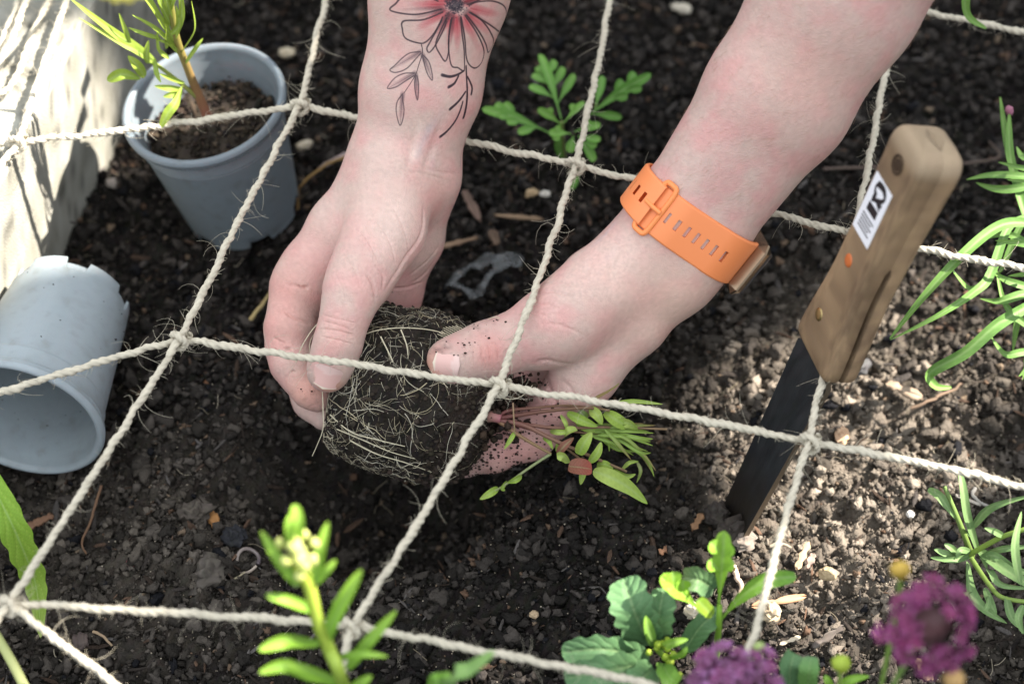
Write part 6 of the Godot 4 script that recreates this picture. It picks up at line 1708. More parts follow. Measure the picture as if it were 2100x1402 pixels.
	for l in [
		[[Vector3(0.2735, 0.0732, -0.0641), Vector3(0.2634, 0.0865, -0.0983), Vector3(0.2584, 0.0968, -0.1287), Vector3(0.2559, 0.1093, -0.1536)], 10, 1], [[Vector3(0.2664, 0.0836, -0.0945), Vector3(0.2590, 0.0968, -0.1204), Vector3(0.2594, 0.1081, -0.1437)], 9, 1],
		[[Vector3(0.2790, 0.0942, -0.1086), Vector3(0.2614, 0.0955, -0.1104), Vector3(0.2474, 0.0927, -0.1133), Vector3(0.2368, 0.0870, -0.1157)], 9, 0], [[Vector3(0.2765, 0.0939, -0.1082), Vector3(0.2601, 0.0917, -0.1054), Vector3(0.2499, 0.0888, -0.1080), Vector3(0.2419, 0.0861, -0.1145)], 9, 0],
		[[Vector3(0.2735, 0.1043, -0.1054), Vector3(0.2611, 0.1054, -0.1068), Vector3(0.2508, 0.0999, -0.1162)], 6, 0], [[Vector3(0.2730, 0.1068, -0.0922), Vector3(0.2607, 0.1085, -0.0943), Vector3(0.2526, 0.1019, -0.1022)], 5, 0],
		[[Vector3(0.2700, 0.1019, -0.0689), Vector3(0.2516, 0.1115, -0.0651), Vector3(0.2375, 0.1136, -0.0596), Vector3(0.2195, 0.1092, -0.0455), Vector3(0.2026, 0.0937, -0.0332), Vector3(0.1888, 0.0691, -0.0254)], 11, 1],
		[[Vector3(0.2607, 0.0987, -0.0814), Vector3(0.2474, 0.1019, -0.0689), Vector3(0.2375, 0.0923, -0.0479), Vector3(0.2290, 0.0912, -0.0382), Vector3(0.2107, 0.0840, -0.0286), Vector3(0.1892, 0.0670, -0.0261)], 10, 0],
		[[Vector3(0.2389, 0.0887, -0.0515), Vector3(0.2335, 0.0862, -0.0448), Vector3(0.2274, 0.0843, -0.0456), Vector3(0.2214, 0.0827, -0.0601)], 8, 0],
		[[Vector3(0.2676, 0.0828, -0.0437), Vector3(0.2526, 0.0860, -0.0313), Vector3(0.2375, 0.0849, -0.0215), Vector3(0.2235, 0.0730, -0.0140), Vector3(0.2087, 0.0588, -0.0118), Vector3(0.2128, 0.0507, -0.0093), Vector3(0.2218, 0.0463, -0.0118)], 13, 1],
		[[Vector3(0.2730, 0.0756, -0.0507), Vector3(0.2554, 0.0823, -0.0429), Vector3(0.2432, 0.0802, -0.0402), Vector3(0.2361, 0.0732, -0.0476)], 10, 0], [[Vector3(0.2700, 0.0828, -0.0437), Vector3(0.2526, 0.0927, -0.0401), Vector3(0.2429, 0.0947, -0.0428), Vector3(0.2394, 0.0896, -0.0526)], 8, 0],
		[[Vector3(0.2760, 0.0537, -0.0383), Vector3(0.2582, 0.0660, -0.0379), Vector3(0.2473, 0.0757, -0.0425), Vector3(0.2442, 0.0833, -0.0609)], 8, 0], [[Vector3(0.2760, 0.0492, -0.0323), Vector3(0.2582, 0.0570, -0.0260), Vector3(0.2489, 0.0564, -0.0252), Vector3(0.2442, 0.0540, -0.0387)], 8, 0],
		[[Vector3(0.2636, 0.0642, -0.0522), Vector3(0.2586, 0.0597, -0.0462), Vector3(0.2584, 0.0409, -0.0379)], 8, 0], [[Vector3(0.2640, 0.1114, -0.0483), Vector3(0.2497, 0.1128, -0.0502), Vector3(0.2386, 0.1062, -0.0580)], 7, 0],
		[[Vector3(0.2676, 0.0946, -0.0592), Vector3(0.2578, 0.0975, -0.0631), Vector3(0.2470, 0.0966, -0.0703), Vector3(0.2342, 0.0828, -0.0768)], 8, 0], [[Vector3(0.2632, 0.1002, -0.0833), Vector3(0.2558, 0.0943, -0.0755), Vector3(0.2498, 0.0800, -0.0649), Vector3(0.2486, 0.0732, -0.0641)], 7, 0],
		[[Vector3(0.2676, 0.0755, -0.0340), Vector3(0.2583, 0.0682, -0.0243), Vector3(0.2578, 0.0484, -0.0146)], 9, 0], [[Vector3(0.2616, 0.1071, -0.0426), Vector3(0.2521, 0.1042, -0.0388), Vector3(0.2449, 0.0956, -0.0440)], 6, 0],
		[[Vector3(0.2705, 0.0602, -0.0303), Vector3(0.2603, 0.0623, -0.0165), Vector3(0.2530, 0.0577, -0.0103)], 9, 0], [[Vector3(0.2710, 0.1121, -0.1157), Vector3(0.2611, 0.1091, -0.1118), Vector3(0.2604, 0.1048, -0.1226)], 10, 0],
	]:
		leaf_part(t, l[0], l[1] * 0.00024, b1, b2, l[2])
	var mb := MB.new()
	mb.add(lump(401, 0.4, Vector3(0.0045, 0.0055, 0.0045), 8, 10))
	for q in mb.v.size(): mb.v[q] += Vector3(0.2594, 0.1087, -0.1445); mb.c[q] = Color(0.33, 0.13, 0.19)
	put("bud", mb, stalk, t)
	# second clump, lower
	t = thing("spreading_plant", "low grey-green plant with spreading strap leaves beside the purple flower", "plant", Vector3(0.2346, 0.0000, 0.0590))
	var c1 := Color(0.135, 0.220, 0.085)
	var c2 := Color(0.185, 0.300, 0.110)
	stem_part(t, [Vector3(0.2225, 0.0282, 0.0754), Vector3(0.2128, 0.0511, 0.0715), Vector3(0.2040, 0.0669, 0.0605)], 0.0016, 0.0010, Color(0.15, 0.22, 0.05), Color(0.13, 0.2, 0.06))
	stem_part(t, [Vector3(0.2193, 0.0316, 0.0774), Vector3(0.2305, 0.0563, 0.0813), Vector3(0.2463, 0.0683, 0.0819)], 0.0014, 0.0011, Color(0.19, 0.27, 0.05), Color(0.2, 0.3, 0.06))
	stem_part(t, [Vector3(0.2215, 0.0282, 0.0754), Vector3(0.2273, 0.0320, 0.0936), Vector3(0.2326, 0.0336, 0.1014), Vector3(0.2481, 0.0340, 0.1042)], 0.0013, 0.0010, Color(0.19, 0.28, 0.06), Color(0.2, 0.3, 0.06))
	for l in [
		[[Vector3(0.2190, 0.0425, 0.0730), Vector3(0.2075, 0.0580, 0.0690), Vector3(0.2024, 0.0625, 0.0631), Vector3(0.1980, 0.0595, 0.0571)], 9, 4], [[Vector3(0.2238, 0.0348, 0.0766), Vector3(0.2148, 0.0582, 0.0721), Vector3(0.2117, 0.0700, 0.0630), Vector3(0.2109, 0.0722, 0.0535)], 9, 1],
		[[Vector3(0.2190, 0.0461, 0.0715), Vector3(0.2217, 0.0653, 0.0727), Vector3(0.2283, 0.0729, 0.0726), Vector3(0.2440, 0.0769, 0.0706)], 11, 0], [[Vector3(0.2309, 0.0563, 0.0813), Vector3(0.2257, 0.0611, 0.0815), Vector3(0.2207, 0.0622, 0.0801)], 7, 0],
		[[Vector3(0.2219, 0.0322, 0.0767), Vector3(0.2106, 0.0394, 0.0838), Vector3(0.1999, 0.0382, 0.0820)], 7, 1], [[Vector3(0.2205, 0.0316, 0.0774), Vector3(0.2094, 0.0389, 0.0811), Vector3(0.2015, 0.0406, 0.0789)], 8, 1],
		[[Vector3(0.2134, 0.0374, 0.0797), Vector3(0.2092, 0.0426, 0.0795), Vector3(0.2059, 0.0438, 0.0779)], 7, 1], [[Vector3(0.2191, 0.0302, 0.0793), Vector3(0.2174, 0.0338, 0.0978), Vector3(0.2233, 0.0321, 0.1067), Vector3(0.2340, 0.0264, 0.1109)], 11, 0],
		[[Vector3(0.2237, 0.0383, 0.0786), Vector3(0.2305, 0.0473, 0.0932), Vector3(0.2446, 0.0479, 0.1057)], 13, 1], [[Vector3(0.2260, 0.0377, 0.0794), Vector3(0.2320, 0.0495, 0.0836), Vector3(0.2447, 0.0535, 0.0849)], 8, 0],
		[[Vector3(0.2337, 0.0342, 0.1006), Vector3(0.2341, 0.0340, 0.1109), Vector3(0.2397, 0.0283, 0.1150)], 9, 0], [[Vector3(0.2237, 0.0362, 0.0814), Vector3(0.2280, 0.0456, 0.0855), Vector3(0.2378, 0.0466, 0.0941), Vector3(0.2515, 0.0461, 0.0948)], 9, 0],
		[[Vector3(0.2365, 0.0496, 0.1035), Vector3(0.2321, 0.0657, 0.0921), Vector3(0.2358, 0.0737, 0.0781)], 9, 0], [[Vector3(0.2244, 0.0330, 0.0955), Vector3(0.2261, 0.0335, 0.1049), Vector3(0.2284, 0.0304, 0.1089)], 8, 0],
		[[Vector3(0.2209, 0.0345, 0.0770), Vector3(0.2133, 0.0437, 0.0813), Vector3(0.2115, 0.0395, 0.0836)], 7, 0], [[Vector3(0.2203, 0.0299, 0.0964), Vector3(0.2153, 0.0347, 0.0999), Vector3(0.2123, 0.0353, 0.0992)], 6, 0],
		[[Vector3(0.2257, 0.0345, 0.1003), Vector3(0.2232, 0.0367, 0.1072), Vector3(0.2213, 0.0354, 0.1090)], 6, 0], [[Vector3(0.2384, 0.0423, 0.1098), Vector3(0.2350, 0.0421, 0.1168), Vector3(0.2378, 0.0359, 0.1216)], 8, 0],
		[[Vector3(0.2237, 0.0369, 0.0805), Vector3(0.2251, 0.0431, 0.0921), Vector3(0.2298, 0.0460, 0.1015), Vector3(0.2475, 0.0470, 0.1036)], 8, 0],
	]:
		leaf_part(t, l[0], l[1] * 0.00023, c1, c2, l[2])
	# the flowering stem rising towards the viewer
	t = thing("budding_stem", "tall leafy stem tipped with a pale yellow bud cluster, in front of the twine", "plant", Vector3(-0.0714, 0.0000, 0.1684))
	var e1 := Color(0.205, 0.390, 0.045)
	var e2 := Color(0.28, 0.46, 0.055)
	stem_part(t, [Vector3(-0.0714, 0.0000, 0.1684), Vector3(-0.0664, 0.1425, 0.1995), Vector3(-0.0705, 0.1616, 0.1941), Vector3(-0.0738, 0.1770, 0.1902), Vector3(-0.0760, 0.1938, 0.1845), Vector3(-0.0791, 0.2035, 0.1817), Vector3(-0.0794, 0.2141, 0.1776)], 0.0028, 0.0022, Color(0.22, 0.33, 0.05), Color(0.38, 0.46, 0.06))
	for l in [
		[[Vector3(-0.0798, 0.1938, 0.1845), Vector3(-0.0856, 0.2081, 0.1822), Vector3(-0.0917, 0.2180, 0.1758)], 14, 1], [[Vector3(-0.0734, 0.1967, 0.1841), Vector3(-0.0705, 0.2120, 0.1803), Vector3(-0.0672, 0.2218, 0.1740)], 13, 1],
		[[Vector3(-0.0732, 0.1943, 0.1840), Vector3(-0.0690, 0.2022, 0.1835), Vector3(-0.0650, 0.2065, 0.1810)], 10, 1], [[Vector3(-0.0757, 0.1830, 0.1889), Vector3(-0.0828, 0.1939, 0.1911), Vector3(-0.0912, 0.1969, 0.1904)], 13, 1],
		[[Vector3(-0.0707, 0.1703, 0.1925), Vector3(-0.0628, 0.1889, 0.1878), Vector3(-0.0558, 0.2008, 0.1819)], 18, 1], [[Vector3(-0.0641, 0.1498, 0.1965), Vector3(-0.0541, 0.1674, 0.1930), Vector3(-0.0440, 0.1793, 0.1873)], 15, 1],
		[[Vector3(-0.0735, 0.1665, 0.1942), Vector3(-0.0840, 0.1798, 0.1999), Vector3(-0.0943, 0.1812, 0.2047)], 20, 1], [[Vector3(-0.0757, 0.1491, 0.2007), Vector3(-0.0855, 0.1632, 0.2020), Vector3(-0.0959, 0.1652, 0.2059)], 18, 1],
		[[Vector3(-0.0666, 0.1445, 0.2001), Vector3(-0.0765, 0.1600, 0.2028), Vector3(-0.0850, 0.1677, 0.2026)], 20, 0], [[Vector3(-0.0681, 0.1539, 0.1943), Vector3(-0.0578, 0.1641, 0.1975), Vector3(-0.0472, 0.1652, 0.1993)], 11, 0],
		[[Vector3(-0.0668, 0.1393, 0.2038), Vector3(-0.0591, 0.1534, 0.2049), Vector3(-0.0537, 0.1591, 0.2040)], 15, 1], [[Vector3(-0.0687, 0.1404, 0.2022), Vector3(-0.0738, 0.1436, 0.2079), Vector3(-0.0844, 0.1503, 0.2091)], 18, 0],
		[[Vector3(-0.0714, 0.1645, 0.1936), Vector3(-0.0666, 0.1773, 0.1899), Vector3(-0.0673, 0.1852, 0.1860)], 14, 0], [[Vector3(-0.0797, 0.2113, 0.1780), Vector3(-0.0778, 0.2246, 0.1769), Vector3(-0.0786, 0.2308, 0.1720)], 15, 3],
		[[Vector3(-0.0805, 0.2119, 0.1805), Vector3(-0.0804, 0.2259, 0.1785), Vector3(-0.0796, 0.2291, 0.1743)], 11, 0],
	]:
		leaf_part(t, l[0], l[1] * 0.000155, e1, e2, l[2])
	for k in 22:
		var fb := MB.new()
		fb.add(lump(420 + k % 3, 0.3, Vector3(0.0042, 0.0050, 0.0042), 6, 8))
		var p := Vector3(-0.0792, 0.2139, 0.1812) + Vector3(rng.randfn() * 0.0032, rng.randfn() * 0.0042, rng.randfn() * 0.0030)
		for q in fb.v.size(): fb.v[q] += p; fb.c[q] = Color(0.56, 0.58, 0.22).lerp(Color(0.44, 0.52, 0.12), rng.randf())
		put("bud", fb, stalk, t)
	# two leaves at the picture's lower edge
	t = thing("strap_leaf_plant", "pair of plain pale-green strap leaves reaching up over the twine, close to the viewer", "plant", Vector3(-0.0360, 0.0000, 0.1780))
	leaf_part(t, [Vector3(-0.0351, 0.0200, 0.1866), Vector3(-0.0252, 0.1562, 0.2079), Vector3(-0.0153, 0.1731, 0.2088), Vector3(-0.0065, 0.1807, 0.2052)], 0.0034, Color(0.17, 0.30, 0.09), Color(0.20, 0.34, 0.10), 1)
	leaf_part(t, [Vector3(-0.0351, 0.0200, 0.1866), Vector3(-0.0303, 0.1459, 0.2049), Vector3(-0.0270, 0.1578, 0.2058), Vector3(-0.0234, 0.1614, 0.2043)], 0.0032, Color(0.16, 0.33, 0.05), Color(0.20, 0.38, 0.06), 1)
	# the nibbled leaf lying under the twine
	t = thing("nibbled_leaf", "long bright green nibbled leaf with small holes hanging under the twine corner", "leaf", Vector3(-0.2597, 0.0400, 0.0440))
	leaf_part(t, [Vector3(-0.2550, 0.0805, 0.0425), Vector3(-0.2421, 0.0734, 0.0652), Vector3(-0.2339, 0.0636, 0.0783), Vector3(-0.2303, 0.0461, 0.0848), Vector3(-0.2291, 0.0272, 0.0883), Vector3(-0.2283, 0.0143, 0.0971), Vector3(-0.2281, 0.0043, 0.1070)], 0.0074, Color(0.19, 0.33, 0.035), Color(0.24, 0.33, 0.06), 0, Vector3(0.2, 0.8, 0.6).normalized(), "leaf_blade", null, 0.16, 9)
	t = thing("fleshy_stalk", "thick pale yellow-green stalk leaning up from the bed's corner under the twine", "stalk", Vector3(-0.2136, 0.0557, 0.1585))
	stem_part(t, [Vector3(-0.2400, 0.0804, 0.1257), Vector3(-0.2279, 0.0687, 0.1413), Vector3(-0.2205, 0.0609, 0.1516), Vector3(-0.2119, 0.0505, 0.1654)], 0.0021, 0.0024, Color(0.40, 0.44, 0.17), Color(0.44, 0.46, 0.2))
	# the scallop-leaved plant and its bright young shoot
	t = thing("scalloped_plant", "low plant of scalloped blue-green leaves with one bright lime three-lobed shoot", "plant", Vector3(0.0753, 0.0000, 0.1158))
	var s1 := Color(0.095, 0.190, 0.085)
	var s2 := Color(0.130, 0.250, 0.110)
	var li := Color(0.200, 0.375, 0.040)
	for l in [
		[[Vector3(0.0609, 0.0626, 0.1410), Vector3(0.0531, 0.0889, 0.1377), Vector3(0.0492, 0.0918, 0.1238)], 50, s1, s2, 3, 0.20, 6], [[Vector3(0.0645, 0.0630, 0.1388), Vector3(0.0645, 0.0841, 0.1374), Vector3(0.0666, 0.0910, 0.1282)], 34, s1, s2, 3, 0.20, 5],
		[[Vector3(0.0597, 0.0580, 0.1454), Vector3(0.0404, 0.0784, 0.1516), Vector3(0.0218, 0.0741, 0.1507)], 34, s1, s2, 3, 0.22, 6], [[Vector3(0.0605, 0.0619, 0.1502), Vector3(0.0419, 0.0821, 0.1633), Vector3(0.0228, 0.0762, 0.1645)], 40, s2, s1, 3, 0.22, 6],
		[[Vector3(0.0624, 0.0645, 0.1535), Vector3(0.0541, 0.0843, 0.1703), Vector3(0.0479, 0.0793, 0.1770)], 36, s2, s1, 3, 0.2, 5],
		
		[[Vector3(0.0895, 0.0819, 0.1237), Vector3(0.0820, 0.0931, 0.1255), Vector3(0.0755, 0.0903, 0.1225)], 28, s1, Color(0.17, 0.24, 0.09), 3, 0.12, 4], [[Vector3(0.0880, 0.0838, 0.1378), Vector3(0.0814, 0.1026, 0.1428), Vector3(0.0789, 0.1074, 0.1431)], 16, Color(0.28, 0.43, 0.05), li, 3, 0.1, 3],
		[[Vector3(0.0909, 0.0773, 0.1381), Vector3(0.0970, 0.0944, 0.1371), Vector3(0.1084, 0.1051, 0.1328), Vector3(0.1234, 0.1011, 0.1281)], 19, li, Color(0.14, 0.30, 0.05), 4, 0.1, 2], [[Vector3(0.0767, 0.0637, 0.1445), Vector3(0.0839, 0.0759, 0.1383), Vector3(0.0923, 0.0777, 0.1326)], 26, Color(0.07, 0.15, 0.055), s1, 3, 0.1, 4],
		[[Vector3(0.0653, 0.0661, 0.1447), Vector3(0.0699, 0.0820, 0.1501), Vector3(0.0767, 0.0830, 0.1488)], 10, Color(0.22, 0.36, 0.06), li, 0, 0.0, 3], [[Vector3(0.0627, 0.0666, 0.1440), Vector3(0.0593, 0.0856, 0.1454), Vector3(0.0578, 0.0927, 0.1426)], 12, Color(0.19, 0.34, 0.07), li, 0, 0.0, 3],
		[[Vector3(0.0688, 0.0671, 0.1500), Vector3(0.0730, 0.0864, 0.1576), Vector3(0.0753, 0.0900, 0.1562)], 8, li, li, 0, 0.0, 3], [[Vector3(0.0667, 0.0658, 0.1517), Vector3(0.0672, 0.0843, 0.1671), Vector3(0.0708, 0.0841, 0.1707)], 22, Color(0.16, 0.31, 0.06), li, 3, 0.16, 4],
		[[Vector3(0.1202, 0.0739, 0.1675), Vector3(0.1181, 0.0935, 0.1681), Vector3(0.1201, 0.0955, 0.1622)], 30, s1, s2, 3, 0.16, 4], [[Vector3(0.1271, 0.0763, 0.1710), Vector3(0.1256, 0.0941, 0.1707), Vector3(0.1268, 0.0965, 0.1641)], 22, Color(0.14, 0.29, 0.07), s2, 3, 0.12, 4],
		[[Vector3(0.1353, 0.0806, 0.1753), Vector3(0.1410, 0.0976, 0.1760), Vector3(0.1504, 0.0970, 0.1735)], 10, li, li, 0, 0.0, 3], [[Vector3(0.1378, 0.0806, 0.1753), Vector3(0.1335, 0.0935, 0.1748), Vector3(0.1319, 0.0954, 0.1722)], 9, li, li, 0, 0.0, 3],
	]:
		leaf_part(t, l[0], l[1] * 0.000205, l[2], l[3], l[4], Vector3(rng.randfn() * 0.15, 0.82, 0.55).normalized(), "leaf", null, l[5], l[6])
	lobed(t, Vector3(0.0908, 0.0849, 0.1331), Vector3(0.0900, 0.1286, 0.1216), [Vector3(0.0841, 0.1239, 0.1245), Vector3(0.0940, 0.1214, 0.1245), Vector3(0.0839, 0.1139, 0.1278), Vector3(0.0949, 0.1139, 0.1278)], 0.0040, li, Color(0.23, 0.42, 0.06))
	lobed(t, Vector3(0.0824, 0.0818, 0.1338), Vector3(0.0636, 0.1081, 0.1321), [Vector3(0.0692, 0.1076, 0.1294), Vector3(0.0663, 0.1033, 0.1351), Vector3(0.0738, 0.1019, 0.1305)], 0.0044, li, li)
	stem_part(t, [Vector3(0.0973, 0.0000, 0.1235), Vector3(0.0917, 0.0713, 0.1378), Vector3(0.0910, 0.0866, 0.1340)], 0.0017, 0.0012, li, li)
	stem_part(t, [Vector3(0.0752, 0.0000, 0.1163), Vector3(0.0643, 0.0607, 0.1419)], 0.0016, 0.0012, li, li)
	for k in 12:
		var fb := MB.new()
		fb.add(lump(430 + k % 3, 0.3, Vector3.ONE * rng.randf_range(0.0024, 0.0042), 6, 8))
		var p := Vector3(0.0676, 0.0720, 0.1502) + Vector3(rng.randfn() * 0.0045, rng.randfn() * 0.002, rng.randfn() * 0.0045)
		for q in fb.v.size(): fb.v[q] += p; fb.c[q] = Color(0.32, 0.42, 0.05)
		put("bud", fb, stalk, t)
	# leaf hanging in from above
	t = thing("hanging_leaf_tip", "single curled green leaf tip hanging over the farthest twine", "leaf", Vector3(0.2363, 0.1592, -0.1949))
	leaf_part(t, [Vector3(0.2337, 0.1660, -0.1872), Vector3(0.2338, 0.1501, -0.1828), Vector3(0.2383, 0.1378, -0.1831), Vector3(0.2501, 0.1275, -0.1860)], 0.0024, b2, b2, 1)
	# flowers
	for fl in [
		["scabious_flower", "domed purple flower head low over the scalloped leaves", Vector3(0.0845, 0.1564, 0.2076), 0.0165, Vector3(-0.1, 0.85, 0.2), Color(0.200, 0.028, 0.125), Color(0.36, 0.15, 0.36), 0.0],
		["scabious_flower", "open magenta-purple flower head with a dark brownish middle, beside the grey-green plant", Vector3(0.1507, 0.2059, 0.2085), 0.0150, Vector3(0.05, 0.9, 0.45), Color(0.190, 0.012, 0.085), Color(0.33, 0.065, 0.24), 0.5],
	]:
		var ft := thing(fl[0], fl[1], "flower", fl[2], "purple scabious flowers")
		var up: Vector3 = fl[4].normalized()
		var sx := up.cross(Vector3.FORWARD).normalized()
		var sz := sx.cross(up)
		var cen: Vector3 = fl[2]
		stem_part(ft, [cen - up * 0.004, cen - Vector3(0.004, 0.10, 0.0), Vector3(cen.x + 0.02, 0.0, cen.z + 0.03)], 0.0011, 0.0013, Color(0.16, 0.26, 0.07), Color(0.14, 0.22, 0.05))
		var cm := MB.new()
		cm.add(lump(450, 0.3, Vector3(1, 1, 1), 12, 16))
		for q in cm.v.size():
			var p: Vector3 = cm.v[q] * fl[3] * (1.5 if fl[7] == 0.0 else 1.1)
			cm.v[q] = cen + sx * p.x + sz * p.z + up * (p.y * 0.45 - 0.002); cm.c[q] = Color(0.10, 0.045, 0.05)
		put("flower_centre", cm, stalk, ft)
		var n := 58
		for k in n:
			var f := (k + 0.5) / n
			var rr := sqrt(f)
			if fl[7] > 0.0: rr = lerpf(0.40, 1.0, rr)
			var ang := k * 2.39996 + rng.randfn() * 0.12
			var p: Vector3 = cen + (sx * cos(ang) + sz * sin(ang)) * rr * fl[3] * rng.randf_range(0.82, 1.12) + up * (0.009 * (1.0 - rr * rr) + rng.randfn() * 0.0018)
			var out := ((sx * cos(ang) + sz * sin(ang)) * rr * 1.1 + up).normalized()
			var own := rng.randf_range(0.40, 1.10)
			var fm := MB.new()
			var r: float = fl[3] * lerpf(0.13, 0.21, rr) * rng.randf_range(0.8, 1.25)
			var ex := out.cross(up + Vector3(0.01, 0, 0.02)).normalized()
			var ey := out.cross(ex)
			for q in 5:
				var a := TAU * q / 5.0 + rng.randf() * 0.3
				var d := ex * cos(a) + ey * sin(a)
				var cc: Color = (fl[5] as Color * own).lerp(fl[6], rng.randf() * rng.randf())
				blade(fm, curve([p, p + d * r * 0.55 + out * r * 0.45, p + d * r * 1.15 + out * r * 0.45], 3), r * 0.34, out, cc, cc.lerp(fl[6], 0.40), 2, 0.5)
			fm.smooth()
			put("floret", fm, petal, ft)
	for bd in [
		["round yellow-orange flower bud on a thin stalk above the open purple flower", Vector3(0.1448, 0.1991, 0.1809), 0.0036, Color(0.50, 0.33, 0.06)],
		["yellow-orange flower bud below the open purple flower", Vector3(0.1607, 0.1900, 0.2212), 0.0038, Color(0.48, 0.30, 0.12)],
		["lime-green round bud on a stalk between the two purple flowers", Vector3(0.1315, 0.1346, 0.1867), 0.0037, Color(0.33, 0.43, 0.05)],
		["pale green round bud touching the domed purple flower", Vector3(0.0961, 0.1564, 0.1910), 0.0024, Color(0.36, 0.46, 0.16)],
	]:
		var bt := thing("flower_bud", bd[0], "bud", bd[1], "round flower buds")
		var fb := MB.new()
		fb.add(lump(460, 0.25, Vector3.ONE * 2.0, 10, 14))
		for q in fb.v.size(): 
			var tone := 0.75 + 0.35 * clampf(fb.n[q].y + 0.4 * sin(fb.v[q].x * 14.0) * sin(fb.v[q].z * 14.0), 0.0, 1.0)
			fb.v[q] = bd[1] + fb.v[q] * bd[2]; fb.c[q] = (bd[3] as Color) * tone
		put("bud_head", fb, stalk, bt)
		var p: Vector3 = bd[1]
		stem_part(bt, [p - Vector3(0, bd[2] * 0.8, 0), p + Vector3(0.002, -0.03, 0.006), Vector3(p.x + 0.006, 0.0, p.z + 0.03)], 0.0009, 0.0011, Color(0.20, 0.30, 0.06), Color(0.16, 0.26, 0.06))
		for q in 6:
			var a := TAU * q / 6.0
			var d := Vector3(cos(a), 0.0, sin(a))
			leaf_part(bt, [p - Vector3(0, bd[2] * 0.9, 0), p + d * bd[2] * 0.85 - Vector3(0, bd[2] * 0.5, 0), p + d * bd[2] * 1.08 + Vector3(0, bd[2] * 0.1, 0)], bd[2] * 0.35, Color(0.20, 0.30, 0.06), Color(0.24, 0.32, 0.06), 0, Vector3.UP, "sepal")
	# an out-of-focus yellow flower at the upper edge
	var yt := thing("yellow_flower", "blurred yellow flower dipping in over the pale edging, near the potted seedling", "flower", Vector3(-0.1278, 0.3790, 0.0618))
	for k in 14:
		var a := TAU * k / 14.0
		var d := Vector3(cos(a), 0.25, sin(a))
		var p := Vector3(-0.1278, 0.3788, 0.0621)
		leaf_part(yt, [p, p + d * 0.006 + Vector3(0, 0.002, 0), p + d * 0.011], 0.0022, Color(0.62, 0.50, 0.05), Color(0.62, 0.54, 0.08), 4, Vector3.UP, "petal", petal)
	var yc := MB.new()
	yc.add(lump(470, 0.3, Vector3(0.008, 0.005, 0.008), 8, 10))
	for q in yc.v.size(): yc.v[q] += Vector3(-0.1278, 0.3790, 0.0618); yc.c[q] = Color(0.5, 0.36, 0.04)
	put("flower_centre", yc, stalk, yt)
	stem_part(yt, [Vector3(-0.1280, 0.3785, 0.0608), Vector3(-0.1436, 0.3653, 0.0135), Vector3(-0.26, 0.02, -0.36)], 0.0010, 0.0014, Color(0.2, 0.3, 0.06), Color(0.2, 0.3, 0.06))

var petal: StandardMaterial3D

# ---------------------------------------------------------------- things lying on the soil
func pebble(at: Vector3, sx: float, sy: float, col: Color, col2: Color, label: String, called := "pebble", turn := 0.0, rough := 0.35) -> void:
	var o := thing(called, label, "stone", at, "single stones on the soil")
	var mb := lump(rng.randi() % 900, rough, Vector3(1, 1, 1), 14, 20)
	var nz := FastNoiseLite.new(); nz.seed = rng.randi() % 99; nz.frequency = 2.2; nz.fractal_octaves = 3
	var b := Basis(Vector3.UP, turn)
	for q in mb.v.size():
		var c := col.lerp(col2, clampf(0.5 + nz.get_noise_3dv(mb.v[q] * 3.0) * 1.2, 0.0, 1.0))
		mb.v[q] = at + b * (mb.v[q] * Vector3(sx, minf(sx, sy) * 0.75, sy)) + Vector3.UP * minf(sx, sy) * 0.22
		mb.c[q] = c
	mb.smooth()
	put("stone", mb, mat(0.8, 0.3), o)

func chip(a: Vector3, b: Vector3, width: float, col: Color, label: String, called := "wood_chip") -> void:
	var o := thing(called, label, "wood chip", a.lerp(b, 0.5), "single wood chips on the soil")
	var mb := MB.new()
	var t := b - a
	var s := t.cross(Vector3.UP).normalized()
	var nz := FastNoiseLite.new(); nz.seed = rng.randi() % 999; nz.frequency = 160.0; nz.fractal_octaves = 3
	var n := 16; var m := 14
	for k in n + 1:
		var u := float(k) / n
		for i in m:
			var an := TAU * i / m
			var x := signf(cos(an)) * pow(absf(cos(an)), 0.5)
			var y := signf(sin(an)) * pow(absf(sin(an)), 0.6)
			var w := width * (1.0 - 0.35 * absf(u - 0.45)) * (1.0 + nz.get_noise_2d(u * 0.02, 0.0) * 0.8)
			if k == 0 or k == n: w *= 0.35 + 0.3 * absf(nz.get_noise_2d(i * 0.01, u))
			var p := a + t * (u + nz.get_noise_2d(i * 0.004, 5.0) * 0.12) + s * x * w + Vector3.UP * (y * w * 0.42 + 0.0022)
			var g := nz.get_noise_2d(x * 0.03, u * 0.004 + i)
			mb.vert(p, s * x + Vector3.UP * y, col * (1.0 + 0.75 * g))
	for k in n:
		for i in m:
			var p := k * m + i
			var q := k * m + (i + 1) % m
			mb.quad(p, q, q + m, p + m)
	for e in 2:
		var base := 0 if e == 0 else n * m
		var mid := mb.vert(a if e == 0 else b, -t if e == 0 else t, col)
		for i in m: mb.tri(mid, base + i, base + (i + 1) % m)
	mb.smooth()
	put("chip", mb, mat(0.9, 0.25), o)

func twig(pts: Array, r: float, col: Color, label: String, called := "twig") -> void:
	var o := thing(called, label, "twig", pts[0], "single twigs and roots on the soil")
	var mb := MB.new()
	var c := curve(pts, 6)
	var nz := FastNoiseLite.new(); nz.seed = rng.randi() % 999; nz.frequency = 90.0
	var rad := PackedFloat32Array()
	for k in c.size():
		c[k] += Vector3(nz.get_noise_1d(c[k].x * 3.0), nz.get_noise_1d(c[k].z * 3.0 + 1.0), nz.get_noise_1d(c[k].x * 3.0 + 2.0)) * r * 0.8
		rad.append(r * (1.0 - 0.35 * k / c.size()) * (1.0 + 0.25 * nz.get_noise_1d(k * 0.02)))
	mb.tube(c, rad, 7, col, col * 0.75)
	put("shoot", mb, mat(0.85, 0.25), o)

